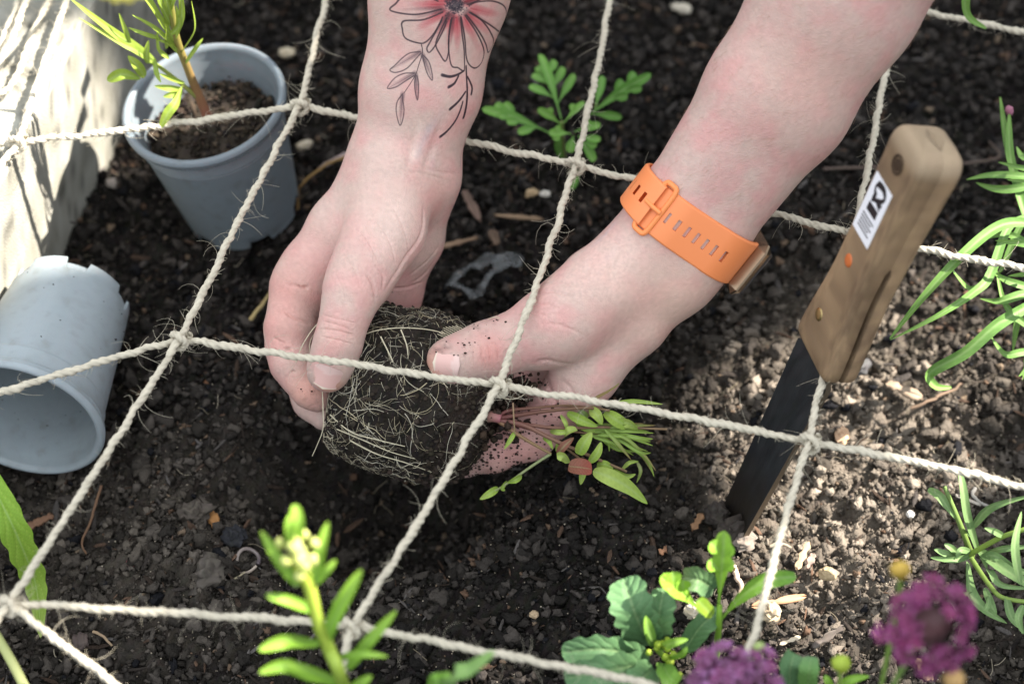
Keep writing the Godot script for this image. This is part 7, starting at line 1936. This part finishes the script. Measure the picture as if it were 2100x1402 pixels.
func build_litter() -> void:
	rng.seed = 41
	var tan := Color(0.40, 0.30, 0.19)
	var pale := Color(0.52, 0.47, 0.38)
	pebble(Vector3(0.1562, 0.0040, 0.0724), 0.0092, 0.0070, tan, Color(0.30, 0.23, 0.13), "smooth speckled tan pebble in the sunny soil between knife and purple flower")
	pebble(Vector3(0.1725, 0.0040, -0.0098), 0.0066, 0.0098, Color(0.46, 0.28, 0.17), Color(0.52, 0.36, 0.24), "pitted orange-tan pebble beside the twine knot near the knife", "pebble", -0.3, 0.6)
	pebble(Vector3(0.1852, 0.0030, -0.0550), 0.0130, 0.0086, Color(0.055, 0.052, 0.055), Color(0.10, 0.10, 0.10), "dark angular slate-like stone behind the knife's handle", "stone", 0.4, 0.9)
	pebble(Vector3(0.2021, 0.0030, 0.0369), 0.0042, 0.0038, Color(0.62, 0.60, 0.56), Color(0.54, 0.52, 0.48), "tiny white pebble on open soil right of the sunny patch")
	pebble(Vector3(-0.1391, 0.0040, -0.2944), 0.0105, 0.0078, pale, Color(0.42, 0.34, 0.22), "pale cream pebble on the soil behind the upright pot")
	pebble(Vector3(-0.1226, 0.0040, -0.2172), 0.0100, 0.0060, Color(0.36, 0.29, 0.20), pale, "pale tan stone between the upright pot's rim and the tattooed arm", "pebble", 0.5, 0.5)
	pebble(Vector3(0.0192, 0.0030, -0.1796), 0.0060, 0.0048, Color(0.55, 0.54, 0.52), pale, "small whitish pebble in front of the lobed seedling")
	pebble(Vector3(0.0113, 0.0030, -0.1804), 0.0080, 0.0050, Color(0.38, 0.27, 0.15), tan, "yellow-brown stone chip in front of the lobed seedling", "pebble", 0.2, 0.7)
	pebble(Vector3(-0.2320, 0.0040, -0.1870), 0.0090, 0.0062, Color(0.30, 0.26, 0.24), Color(0.40, 0.35, 0.31), "greyish stone by the foot of the pale edging", "pebble", -0.4, 0.6)
	pebble(Vector3(0.1070, 0.0040, -0.3346), 0.0130, 0.0070, Color(0.40, 0.36, 0.30), pale, "flat pale stone on the soil between the two forearms", "pebble", -0.3, 0.5)
	pebble(Vector3(-0.0289, 0.0030, -0.2221), 0.0056, 0.0046, tan, pale, "small tan pebble beside the tattooed wrist", "pebble", 0.1, 0.5)
	pebble(Vector3(0.0107, 0.0030, 0.0941), 0.0046, 0.0042, Color(0.36, 0.26, 0.17), tan, "little tan pebble on dark soil before the scalloped leaves")
	pebble(Vector3(0.0892, 0.0040, 0.0936), 0.0080, 0.0090, pale, Color(0.42, 0.35, 0.24), "pale flake of stone showing between the lime shoot's leaves", "stone", 0.8, 0.9)
	pebble(Vector3(0.1262, 0.0040, 0.0928), 0.0086, 0.0110, Color(0.50, 0.40, 0.28), Color(0.36, 0.27, 0.18), "cracked cream stone beside the twine in the sunny patch", "stone", 0.3, 0.9)
	pebble(Vector3(0.1157, 0.0050, 0.0549), 0.0115, 0.0100, Color(0.17, 0.14, 0.12), Color(0.24, 0.20, 0.17), "rounded crumbly clod at the foot of the knife blade", "clod", 0.3, 0.7)
	pebble(Vector3(-0.1588, 0.0060, 0.0399), 0.0150, 0.0140, Color(0.060, 0.050, 0.043), Color(0.10, 0.085, 0.07), "large grey clod of soil beside the orange-brown bark chip", "clod", 0.3, 0.9)
	pebble(Vector3(-0.1495, 0.0060, 0.0763), 0.0190, 0.0180, Color(0.060, 0.052, 0.045), Color(0.11, 0.095, 0.08), "biggest grey clod of soil, beside the curl of shell", "clod", 0.9, 0.9)
	pebble(Vector3(-0.1393, 0.0050, 0.0521), 0.0110, 0.0110, Color(0.018, 0.018, 0.020), Color(0.03, 0.03, 0.033), "black charred lump beside the curl of shell", "clod", 0.2, 0.6)
	chip(Vector3(-0.1668, 0.0020, -0.0486), Vector3(-0.1423, 0.0020, -0.0314), 0.0024, Color(0.26, 0.125, 0.070), "reddish-brown long wood chip by the tattooed hand's fingertips")
	chip(Vector3(-0.1553, 0.0030, 0.0322), Vector3(-0.1486, 0.0030, 0.0455), 0.0026, Color(0.33, 0.165, 0.065), "orange-brown short bark chip on the soil above the budding stem")
	chip(Vector3(-0.1351, 0.0020, 0.0757), Vector3(-0.1181, 0.0020, 0.0768), 0.0018, Color(0.13, 0.085, 0.055), "dark brown wood chip just above the front twine")
	chip(Vector3(-0.2445, 0.0030, 0.0455), Vector3(-0.2328, 0.0030, 0.0386), 0.0026, Color(0.15, 0.085, 0.055), "brown wood chip next to the nibbled leaf")
	chip(Vector3(0.1180, 0.0040, 0.0904), Vector3(0.1431, 0.0040, 0.0855), 0.0019, Color(0.36, 0.21, 0.125), "long reddish wood splinter lying in the sunny soil under the twine")
	chip(Vector3(0.1412, 0.0040, 0.0697), Vector3(0.1485, 0.0040, 0.0546), 0.0017, Color(0.40, 0.29, 0.19), "pale upright splinter in the sunny soil beside the twine")
	chip(Vector3(0.1463, 0.0040, 0.0697), Vector3(0.1503, 0.0040, 0.0613), 0.0016, Color(0.26, 0.19, 0.16), "grey-mauve splinter right beside the pale upright splinter")
	chip(Vector3(0.2004, 0.0040, -0.0433), Vector3(0.2172, 0.0040, -0.0332), 0.0030, Color(0.30, 0.23, 0.17), "broad pale wood chip in the sun patch behind the knife")
	chip(Vector3(0.1447, 0.0040, 0.1126), Vector3(0.1604, 0.0040, 0.1021), 0.0018, Color(0.10, 0.085, 0.075), "dark wood splinter on the soil between the purple flowers")
	chip(Vector3(0.1293, 0.0040, 0.1113), Vector3(0.1391, 0.0040, 0.1074), 0.0012, Color(0.40, 0.34, 0.26), "thin pale splinter behind the domed purple flower")
	chip(Vector3(-0.0277, 0.0030, -0.1811), Vector3(-0.0184, 0.0030, -0.1587), 0.0022, Color(0.15, 0.10, 0.08), "dark brown chip standing on the soil beside the tattooed wrist")
	chip(Vector3(-0.0408, 0.0030, -0.1384), Vector3(-0.0199, 0.0030, -0.1456), 0.0016, Color(0.18, 0.12, 0.08), "brown chip on the soil beside the tattooed hand's heel")
	chip(Vector3(-0.0095, 0.0030, -0.1624), Vector3(0.0173, 0.0030, -0.1595), 0.0016, Color(0.21, 0.145, 0.095), "knobbly brown stick on the soil between the hands")
	chip(Vector3(-0.0117, 0.0030, -0.1514), Vector3(-0.0083, 0.0030, -0.1405), 0.0022, Color(0.11, 0.075, 0.055), "small dark chip below the knobbly brown stick")
	chip(Vector3(-0.1752, 0.0020, 0.0630), Vector3(-0.1657, 0.0020, 0.0696), 0.0032, Color(0.085, 0.072, 0.062), "blunt grey-brown stub of wood on the soil below the twine")
	chip(Vector3(-0.2122, 0.0020, 0.1095), Vector3(-0.2049, 0.0020, 0.1079), 0.0036, Color(0.075, 0.058, 0.052), "broad dark bark flake in front of the front twine")
	chip(Vector3(0.0911, 0.0020, 0.0460), Vector3(0.0966, 0.0020, 0.0368), 0.0018, Color(0.20, 0.115, 0.065), "slim brown chip on shaded soil left of the blade tip")
	chip(Vector3(0.0737, 0.0020, 0.0596), Vector3(0.0792, 0.0020, 0.0568), 0.0018, Color(0.26, 0.14, 0.085), "small red-brown chip above the scalloped plant's leaves")
	chip(Vector3(0.1943, 0.0030, 0.1189), Vector3(0.1992, 0.0030, 0.1301), 0.0020, Color(0.34, 0.23, 0.15), "pale brown chip under the open purple flower")
	chip(Vector3(-0.1128, 0.0030, -0.1987), Vector3(-0.0956, 0.0030, -0.2118), 0.0014, Color(0.33, 0.26, 0.25), "pale mauve strip of bark beside the tattooed wrist")
	chip(Vector3(0.2267, 0.0030, 0.0264), Vector3(0.2382, 0.0030, 0.0322), 0.0010, Color(0.33, 0.30, 0.26), "thin grey splinter on the soil among the strap leaves")
	twig([Vector3(-0.1434, 0.0040, -0.0881), Vector3(-0.1379, 0.0060, -0.0960), Vector3(-0.1336, 0.0050, -0.1071)], 0.0013, Color(0.40, 0.31, 0.15), "straw-coloured stalk beside the tattooed hand's knuckle", "straw")
	twig([Vector3(-0.0963, 0.0060, -0.2075), Vector3(-0.1071, 0.0120, -0.1958), Vector3(-0.1192, 0.0120, -0.1828), Vector3(-0.1240, 0.0060, -0.1784), Vector3(-0.1231, 0.0020, -0.1692)], 0.0010, Color(0.27, 0.17, 0.07), "bent yellow-brown rootlet arching beside the upright pot")
	twig([Vector3(-0.2104, 0.0060, 0.0212), Vector3(-0.2123, 0.0060, 0.0399), Vector3(-0.2154, 0.0050, 0.0535), Vector3(-0.2127, 0.0040, 0.0602)], 0.0008, Color(0.16, 0.095, 0.060), "thin brown twig on the soil beside the sloping twine")
	twig([Vector3(-0.1440, 0.0040, 0.0806), Vector3(-0.1384, 0.0060, 0.0769), Vector3(-0.1323, 0.0050, 0.0708)], 0.0008, Color(0.46, 0.40, 0.27), "pale straw fragment leaning on the biggest clod", "straw")
	twig([Vector3(0.1100, 0.0040, 0.0669), Vector3(0.1107, 0.0060, 0.0736), Vector3(0.1129, 0.0050, 0.0785), Vector3(0.1123, 0.0030, 0.0828)], 0.0016, Color(0.56, 0.42, 0.32), "pinkish-white root piece standing behind the lime shoot", "root_piece")
	twig([Vector3(0.2113, 0.0040, -0.0281), Vector3(0.2216, 0.0070, -0.0317), Vector3(0.2359, 0.0060, -0.0400), Vector3(0.2434, 0.0050, -0.0471)], 0.0010, Color(0.20, 0.14, 0.10), "thin dark twig in the soil under the narrow arching leaves")
	twig([Vector3(0.1830, 0.0030, -0.2006), Vector3(0.2791, 0.0040, -0.2055), Vector3(0.2833, 0.0040, -0.2211)], 0.0009, Color(0.12, 0.09, 0.075), "dark bent rootlet on the shaded soil behind the knife")
	twig([Vector3(0.2372, 0.0040, 0.0211), Vector3(0.2352, 0.0050, 0.0265), Vector3(0.2385, 0.0050, 0.0306), Vector3(0.2429, 0.0040, 0.0323)], 0.0011, Color(0.33, 0.31, 0.28), "pale grey hooked rootlet beneath the twine near the strap leaves")
	twig([Vector3(0.1294, 0.0040, 0.0557), Vector3(0.1342, 0.0050, 0.0552), Vector3(0.1396, 0.0040, 0.0563)], 0.0009, Color(0.38, 0.32, 0.24), "short pale twig in the sunny soil beside the blade")
	twig([Vector3(-0.2032, 0.0040, 0.1034), Vector3(-0.1966, 0.0060, 0.1079), Vector3(-0.1928, 0.0040, 0.1110)], 0.0008, Color(0.32, 0.23, 0.15), "short tan twig just behind the front twine")
	pebble(Vector3(0.1092, 0.0060, 0.0490), 0.0150, 0.0110, Color(0.035, 0.029, 0.025), Color(0.06, 0.05, 0.043), "dark damp clod pressed against the foot of the knife blade", "clod", 0.5, 0.9)
	pebble(Vector3(0.1037, 0.0040, 0.0386), 0.0120, 0.0110, Color(0.03, 0.026, 0.022), Color(0.055, 0.046, 0.04), "dark damp clod a little left of the buried blade", "clod", 1.5, 0.9)
	# curl of snail shell
	var o := thing("snail_shell", "broken dark curl of snail shell with a pale rim on the soil", "shell", Vector3(-0.1316, 0.0040, 0.0641))
	var mb := MB.new()
	var pts := PackedVector3Array()
	for k in 26:
		var a := 0.6 + k * 0.24
		pts.append(Vector3(-0.1314, 0.0050, 0.0647) + Vector3(cos(a) * 0.0055, 0.0016 * sin(a * 2.0), sin(a) * 0.0068))
	mb.tube(pts, taper(26, 0.0008, 0.0011), 7, Color(0.33, 0.27, 0.22), Color(0.10, 0.08, 0.09))
	put("whorl", mb, mat(0.4, 0.5), o)
	# scrap of clear film
	o = thing("plastic_scrap", "crumpled scrap of torn greyish clear plastic film on the soil between the hands", "plastic scrap", Vector3(-0.0163, 0.0040, -0.1187))
	mb = MB.new()
	var nz := FastNoiseLite.new(); nz.seed = 5; nz.frequency = 55.0; nz.fractal_octaves = 3
	var ring: Array = [Vector3(-0.0385, 0.0040, -0.1107), Vector3(-0.0326, 0.0060, -0.1189), Vector3(-0.0251, 0.0080, -0.1250), Vector3(-0.0137, 0.0080, -0.1292), Vector3(-0.0027, 0.0070, -0.1329), Vector3(0.0060, 0.0060, -0.1330), Vector3(0.0044, 0.0070, -0.1251), Vector3(-0.0027, 0.0080, -0.1200), Vector3(-0.0119, 0.0090, -0.1143), Vector3(-0.0157, 0.0060, -0.1070), Vector3(-0.0221, 0.0050, -0.1016), Vector3(-0.0286, 0.0060, -0.1050)]
	var inner: Array = [Vector3(-0.0308, 0.0070, -0.1104), Vector3(-0.0282, 0.0080, -0.1137), Vector3(-0.0233, 0.0090, -0.1178), Vector3(-0.0163, 0.0090, -0.1213), Vector3(-0.0125, 0.0090, -0.1234), Vector3(-0.0109, 0.0090, -0.1234), Vector3(-0.0109, 0.0090, -0.1213), Vector3(-0.0125, 0.0090, -0.1199), Vector3(-0.0152, 0.0090, -0.1157), Vector3(-0.0189, 0.0080, -0.1103), Vector3(-0.0227, 0.0070, -0.1076), Vector3(-0.0265, 0.0070, -0.1083)]
	ring.append(ring[0]); inner.append(inner[0])
	var ro := curve(ring, 6); var ri := curve(inner, 6)
	for k in ro.size():
		for q in 5:
			var p := ro[k].lerp(ri[k], q / 4.0)
			p.y += nz.get_noise_2d(p.x, p.z) * 0.006
			mb.vert(p, Vector3.UP, Color(0.17, 0.18, 0.185) * (1.0 + 0.5 * nz.get_noise_2d(p.z * 2.0, p.x * 2.0)))
	for k in ro.size() - 1:
		for q in 4:
			mb.quad(k * 5 + q, k * 5 + q + 1, k * 5 + q + 6, k * 5 + q + 5)
	mb.smooth()
	var film := mat(0.3, 0.6)
	film.transparency = BaseMaterial3D.TRANSPARENCY_ALPHA
	film.albedo_color = Color(1, 1, 1, 0.42)
	put("film", mb, film, o)
	# fallen petal
	var pt := thing("fallen_leaf", "small dark red pointed leaf fragment on the soil below the twine", "leaf", Vector3(-0.1895, 0.0050, 0.0653))
	leaf_part(pt, [Vector3(-0.1900, 0.0050, 0.0691), Vector3(-0.1885, 0.0090, 0.0676), Vector3(-0.1879, 0.0080, 0.0625)], 0.0024, Color(0.22, 0.045, 0.06), Color(0.26, 0.07, 0.08), 0, Vector3(-0.3, 0.6, 0.7).normalized())

# ---------------------------------------------------------------- earth on the skin
func build_specks(body: MB) -> void:
	rng.seed = 64
	var list := []
	var cols := PackedColorArray()
	for s in [[Vector3(-0.0146, 0.0334, 0.0220), 0.020, 420], [Vector3(0.0024, 0.0416, 0.0193), 0.022, 360], [Vector3(0.0145, 0.0555, 0.0010), 0.012, 60], [Vector3(-0.0315, 0.0969, 0.0008), 0.008, 34], [Vector3(-0.0211, 0.0952, -0.0069), 0.010, 30], [Vector3(-0.0118, 0.0957, -0.0142), 0.010, 26], [Vector3(-0.0994, 0.0745, 0.0072), 0.008, 30], [Vector3(-0.0952, 0.0696, 0.0138), 0.006, 22], [Vector3(-0.0622, 0.0624, -0.0498), 0.008, 16], [Vector3(-0.0245, 0.0259, 0.0235), 0.014, 260]]:
		var near := []
		for k in body.v.size():
			if body.v[k].distance_to(s[0]) < s[1] * 1.25 and (CAM - body.v[k]).dot(body.n[k]) > 0.1: near.append(k)
		if near.is_empty(): continue
		for q in s[2]:
			var k: int = near[rng.randi() % near.size()]
			if rng.randf() > exp(-pow(body.v[k].distance_to(s[0]) / s[1], 2.0)): continue
			var sz := 0.0003 + 0.0018 * pow(rng.randf(), 3.0)
			list.append(Transform3D(spin().scaled(Vector3(sz, sz * 0.6, sz * 0.8)), body.v[k] + body.n[k] * sz * 0.2))
			cols.append(Color(0.022, 0.018, 0.015).lerp(Color(0.05, 0.035, 0.028), rng.randf()))
	scatter("soil_specks", lump(500, 0.7, Vector3(1, 0.8, 0.9), 4, 6), mat(0.95, 0.25), list, cols)

# ---------------------------------------------------------------- a tree added out of view, its crown shaped to shade most of the bed
func build_added_tree() -> void:
	rng.seed = 1000
	var mid := Vector3(0.0, 0.06, -0.06)
	var crown := mid + TO_SUN * 2.6
	var t := thing("added_shade_tree", "added leafy tree out of view beside the bed, its crown shaped to shade the hands", "tree", Vector3(crown.x + 0.75, 0.0, crown.z - 0.5))
	var bark := mat(0.95, 0.2)
	var tb := MB.new()
	tb.tube(curve([Vector3(crown.x + 0.75, -0.05, crown.z - 0.5), Vector3(crown.x + 0.76, 0.7, crown.z - 0.56), Vector3(crown.x + 0.70, 1.3, crown.z - 0.56), Vector3(crown.x + 0.50, 1.95, crown.z - 0.48)], 8), taper(25, 0.075, 0.03), 12, Color(0.12, 0.09, 0.07), Color(0.14, 0.11, 0.08))
	put("trunk", tb, bark, t)
	var limbs := MB.new()
	for k in 60:
		var a := Vector3(crown.x + 0.70, 1.3, crown.z - 0.56).lerp(Vector3(crown.x + 0.50, 1.95, crown.z - 0.48), rng.randf())
		var b := crown + Vector3(rng.randfn(), rng.randfn() * 0.5, rng.randfn()) * 0.35
		var shut := false
		for q in 9: shut = shut or ray_open(a.lerp(b, q / 8.0) + Vector3(0, 0.06 * sin(PI * q / 8.0), 0))
		if shut: continue
		limbs.tube(curve([a, a.lerp(b, 0.5) + Vector3(0, 0.06, 0), b], 6), taper(13, 0.02, 0.004), 7, Color(0.13, 0.1, 0.075))
	put("limbs", limbs, bark, t)
	# leaves
	var lm := MB.new()
	blade(lm, curve([Vector3.ZERO, Vector3(0.0, 0.004, 0.5), Vector3(0.0, -0.03, 1.0)], 3), 0.33, Vector3.UP, Color(0.06, 0.12, 0.03), Color(0.08, 0.15, 0.035), 3, 0.2)
	lm.smooth()
	var list := []
	var cols := PackedColorArray()
	var sx := TO_SUN.cross(Vector3.UP).normalized()
	var sy := sx.cross(TO_SUN)
	var deep := [Vector3(-0.0426, 0.1593, -0.1036), Vector3(-0.0475, 0.1400, -0.0830), Vector3(-0.0611, 0.1304, -0.0569), Vector3(-0.1034, 0.0907, -0.0375), Vector3(-0.0837, 0.1001, -0.0002), Vector3(-0.0118, 0.0893, -0.0025), Vector3(0.0349, 0.1113, -0.0150), Vector3(0.0767, 0.1197, -0.0262), Vector3(0.0850, 0.1441, -0.0419), Vector3(0.1158, 0.1762, -0.0679), Vector3(0.1441, 0.2121, -0.0823), Vector3(-0.0541, 0.0780, 0.0126), Vector3(0.0241, 0.0501, 0.0163), Vector3(0.0478, 0.0514, 0.0230), Vector3(-0.0353, 0.1827, -0.1264)]
	for k in 19000:
		var r := 0.72 * sqrt(rng.randf())
		var a := rng.randf() * TAU
		var p := crown + sx * cos(a) * r + sy * sin(a) * r * 0.9 + TO_SUN * rng.randf_range(-0.35, 0.5)
		if k >= 15000:
			# extra leaves set along the sun rays to keep the hands shaded
			p = deep[k % deep.size()] + TO_SUN * rng.randf_range(2.2, 2.9) + Vector3(rng.randfn(), rng.randfn(), rng.randfn()) * 0.055
		var bs := spin().scaled(Vector3.ONE * rng.randf_range(0.036, 0.060))
		if ray_open(p + bs.z * 0.5): continue
		list.append(Transform3D(bs, p))
		cols.append(Color.WHITE * rng.randf_range(0.7, 1.3))
	var mm := MultiMesh.new()
	mm.transform_format = MultiMesh.TRANSFORM_3D; mm.use_colors = true
	mm.mesh = lm.mesh(); mm.instance_count = list.size()
	for k in list.size():
		mm.set_instance_transform(k, list[k].translated(-t.position)); mm.set_instance_color(k, cols[k])
	var o := MultiMeshInstance3D.new()
	o.name = "crown"; o.multimesh = mm; o.material_override = leaf_mat(0.5, 0.4)
	o.set_meta("kind", "stuff")
	t.add_child(o, true)

# openings left in the added crown to let sun onto chosen places, with widths
var gaps := [
	[Vector3(0.1749, 0.0000, -0.0430), 0.020], [Vector3(0.1931, 0.0000, -0.0430), 0.022], [Vector3(0.2080, 0.0000, -0.0366), 0.020], [Vector3(0.1776, 0.0000, -0.0209), 0.022], [Vector3(0.1949, 0.0000, -0.0147), 0.022], [Vector3(0.2131, 0.0000, -0.0559), 0.016],
	[Vector3(0.1593, 0.0000, 0.0067), 0.020], [Vector3(0.1707, 0.0000, 0.0186), 0.022], [Vector3(0.1846, 0.0000, 0.0067), 0.018], [Vector3(0.1470, 0.0000, 0.0304), 0.014], [Vector3(0.1505, 0.0000, 0.0448), 0.024], [Vector3(0.1349, 0.0000, 0.0534), 0.012], [Vector3(0.1431, 0.0000, 0.0702), 0.024], [Vector3(0.1281, 0.0000, 0.0757), 0.014], [Vector3(0.1363, 0.0000, 0.0920), 0.024], [Vector3(0.1213, 0.0000, 0.1000), 0.022], [Vector3(0.1393, 0.0000, 0.1105), 0.016], [Vector3(0.1205, 0.0000, 0.0646), 0.006], [Vector3(0.1607, 0.0000, 0.0420), 0.014], [Vector3(0.1560, 0.0000, 0.0866), 0.014],
	[Vector3(-0.2841, 0.1000, -0.1445), 0.027], [Vector3(-0.2693, 0.1000, -0.1481), 0.027], [Vector3(-0.2734, 0.1000, -0.1271), 0.027], [Vector3(-0.2568, 0.1000, -0.1660), 0.025], [Vector3(-0.2474, 0.1000, -0.1806), 0.021], [Vector3(-0.2593, 0.1000, -0.1340), 0.027], [Vector3(-0.2640, 0.1000, -0.1168), 0.025], [Vector3(-0.2521, 0.0980, -0.1500), 0.027], [Vector3(-0.2453, 0.0960, -0.1700), 0.023],
	[Vector3(-0.2497, 0.0800, -0.1602), 0.027], [Vector3(-0.2416, 0.0800, -0.1766), 0.021], [Vector3(-0.2438, 0.0500, -0.1890), 0.023], [Vector3(-0.2562, 0.0800, -0.1353), 0.027], [Vector3(-0.2480, 0.0600, -0.1574), 0.027], [Vector3(-0.2457, 0.0300, -0.1852), 0.023], [Vector3(-0.2613, 0.0800, -0.1043), 0.027], [Vector3(-0.2577, 0.0500, -0.1378), 0.027], [Vector3(-0.2510, 0.0300, -0.1556), 0.025], [Vector3(-0.2637, 0.0500, -0.1099), 0.027], [Vector3(-0.2587, 0.0200, -0.1391), 0.025],
	[Vector3(-0.0787, 0.2235, 0.1750), 0.016], [Vector3(-0.0790, 0.2080, 0.1823), 0.016], [Vector3(-0.0754, 0.1830, 0.1889), 0.010],
	[Vector3(0.0894, 0.1229, 0.1258), 0.006], [Vector3(-0.1869, 0.1535, -0.1540), 0.010], [Vector3(-0.2102, 0.1530, -0.1617), 0.016],
	[Vector3(0.2301, -0.0000, -0.1028), 0.016], [Vector3(0.2429, 0.1051, -0.0567), 0.018], [Vector3(0.2454, 0.0907, -0.0375), 0.016], [Vector3(0.2540, 0.0000, -0.0824), 0.014], [Vector3(0.2189, 0.0965, -0.0451), 0.016],
]

func ray_open(p: Vector3) -> bool:
	for g in gaps:
		var d: Vector3 = p - g[0]
		if (d - TO_SUN * d.dot(TO_SUN)).length() < g[1] + 0.034: return true
	return false

# ================================================================ the scene
func _ready() -> void:
	rng.seed = 5
	var cam := Camera3D.new()
	cam.name = "camera"
	add_child(cam)
	cam.look_at_from_position(CAM, Vector3(0.0, 0.10, 0.0), Vector3.UP)
	cam.fov = 21.46; cam.near = 0.02; cam.far = 900.0
	var attr := CameraAttributesPhysical.new()
	attr.frustum_focal_length = 63.35
	attr.frustum_near = 0.02; attr.frustum_far = 900.0
	attr.frustum_focus_distance = 0.868
	attr.exposure_aperture = 5.2
	cam.attributes = attr
	cam.fov = 21.46
	var we := WorldEnvironment.new()
	we.name = "world_environment"
	var e := Environment.new()
	e.background_mode = Environment.BG_SKY
	var sm := ProceduralSkyMaterial.new()
	sm.sky_top_color = Color(0.955, 0.98, 1.0); sm.sky_horizon_color = Color(0.46, 0.49, 0.54)
	sm.sky_curve = 0.35
	sm.ground_bottom_color = Color(0.10, 0.11, 0.08); sm.ground_horizon_color = Color(0.3, 0.32, 0.3)
	sm.sky_energy_multiplier = 0.80
	var sky := Sky.new(); sky.sky_material = sm
	e.sky = sky
	e.tonemap_mode = Environment.TONE_MAPPER_LINEAR
	e.tonemap_exposure = 3.8
	e.sdfgi_enabled = true; e.ssao_enabled = true; e.ssil_enabled = true
	we.environment = e
	add_child(we)
	var sun := DirectionalLight3D.new()
	sun.name = "sun"
	sun.light_energy = 1.6; sun.light_color = Color(1.0, 0.965, 0.915)
	sun.light_angular_distance = 0.5; sun.shadow_enabled = true
	add_child(sun)
	sun.look_at_from_position(Vector3.ZERO, -TO_SUN, Vector3.UP)
	# structure
	build_soil()
	build_crumbs()
	build_edging()
	green = leaf_mat()
	stalk = mat(0.5, 0.4)
	petal = leaf_mat(0.5, 0.5)
	build_added_tree()
	build_person()
	build_watch()
	build_seedling()
	build_net()
	build_knife()
	build_pots()
	build_plants()
	build_litter()
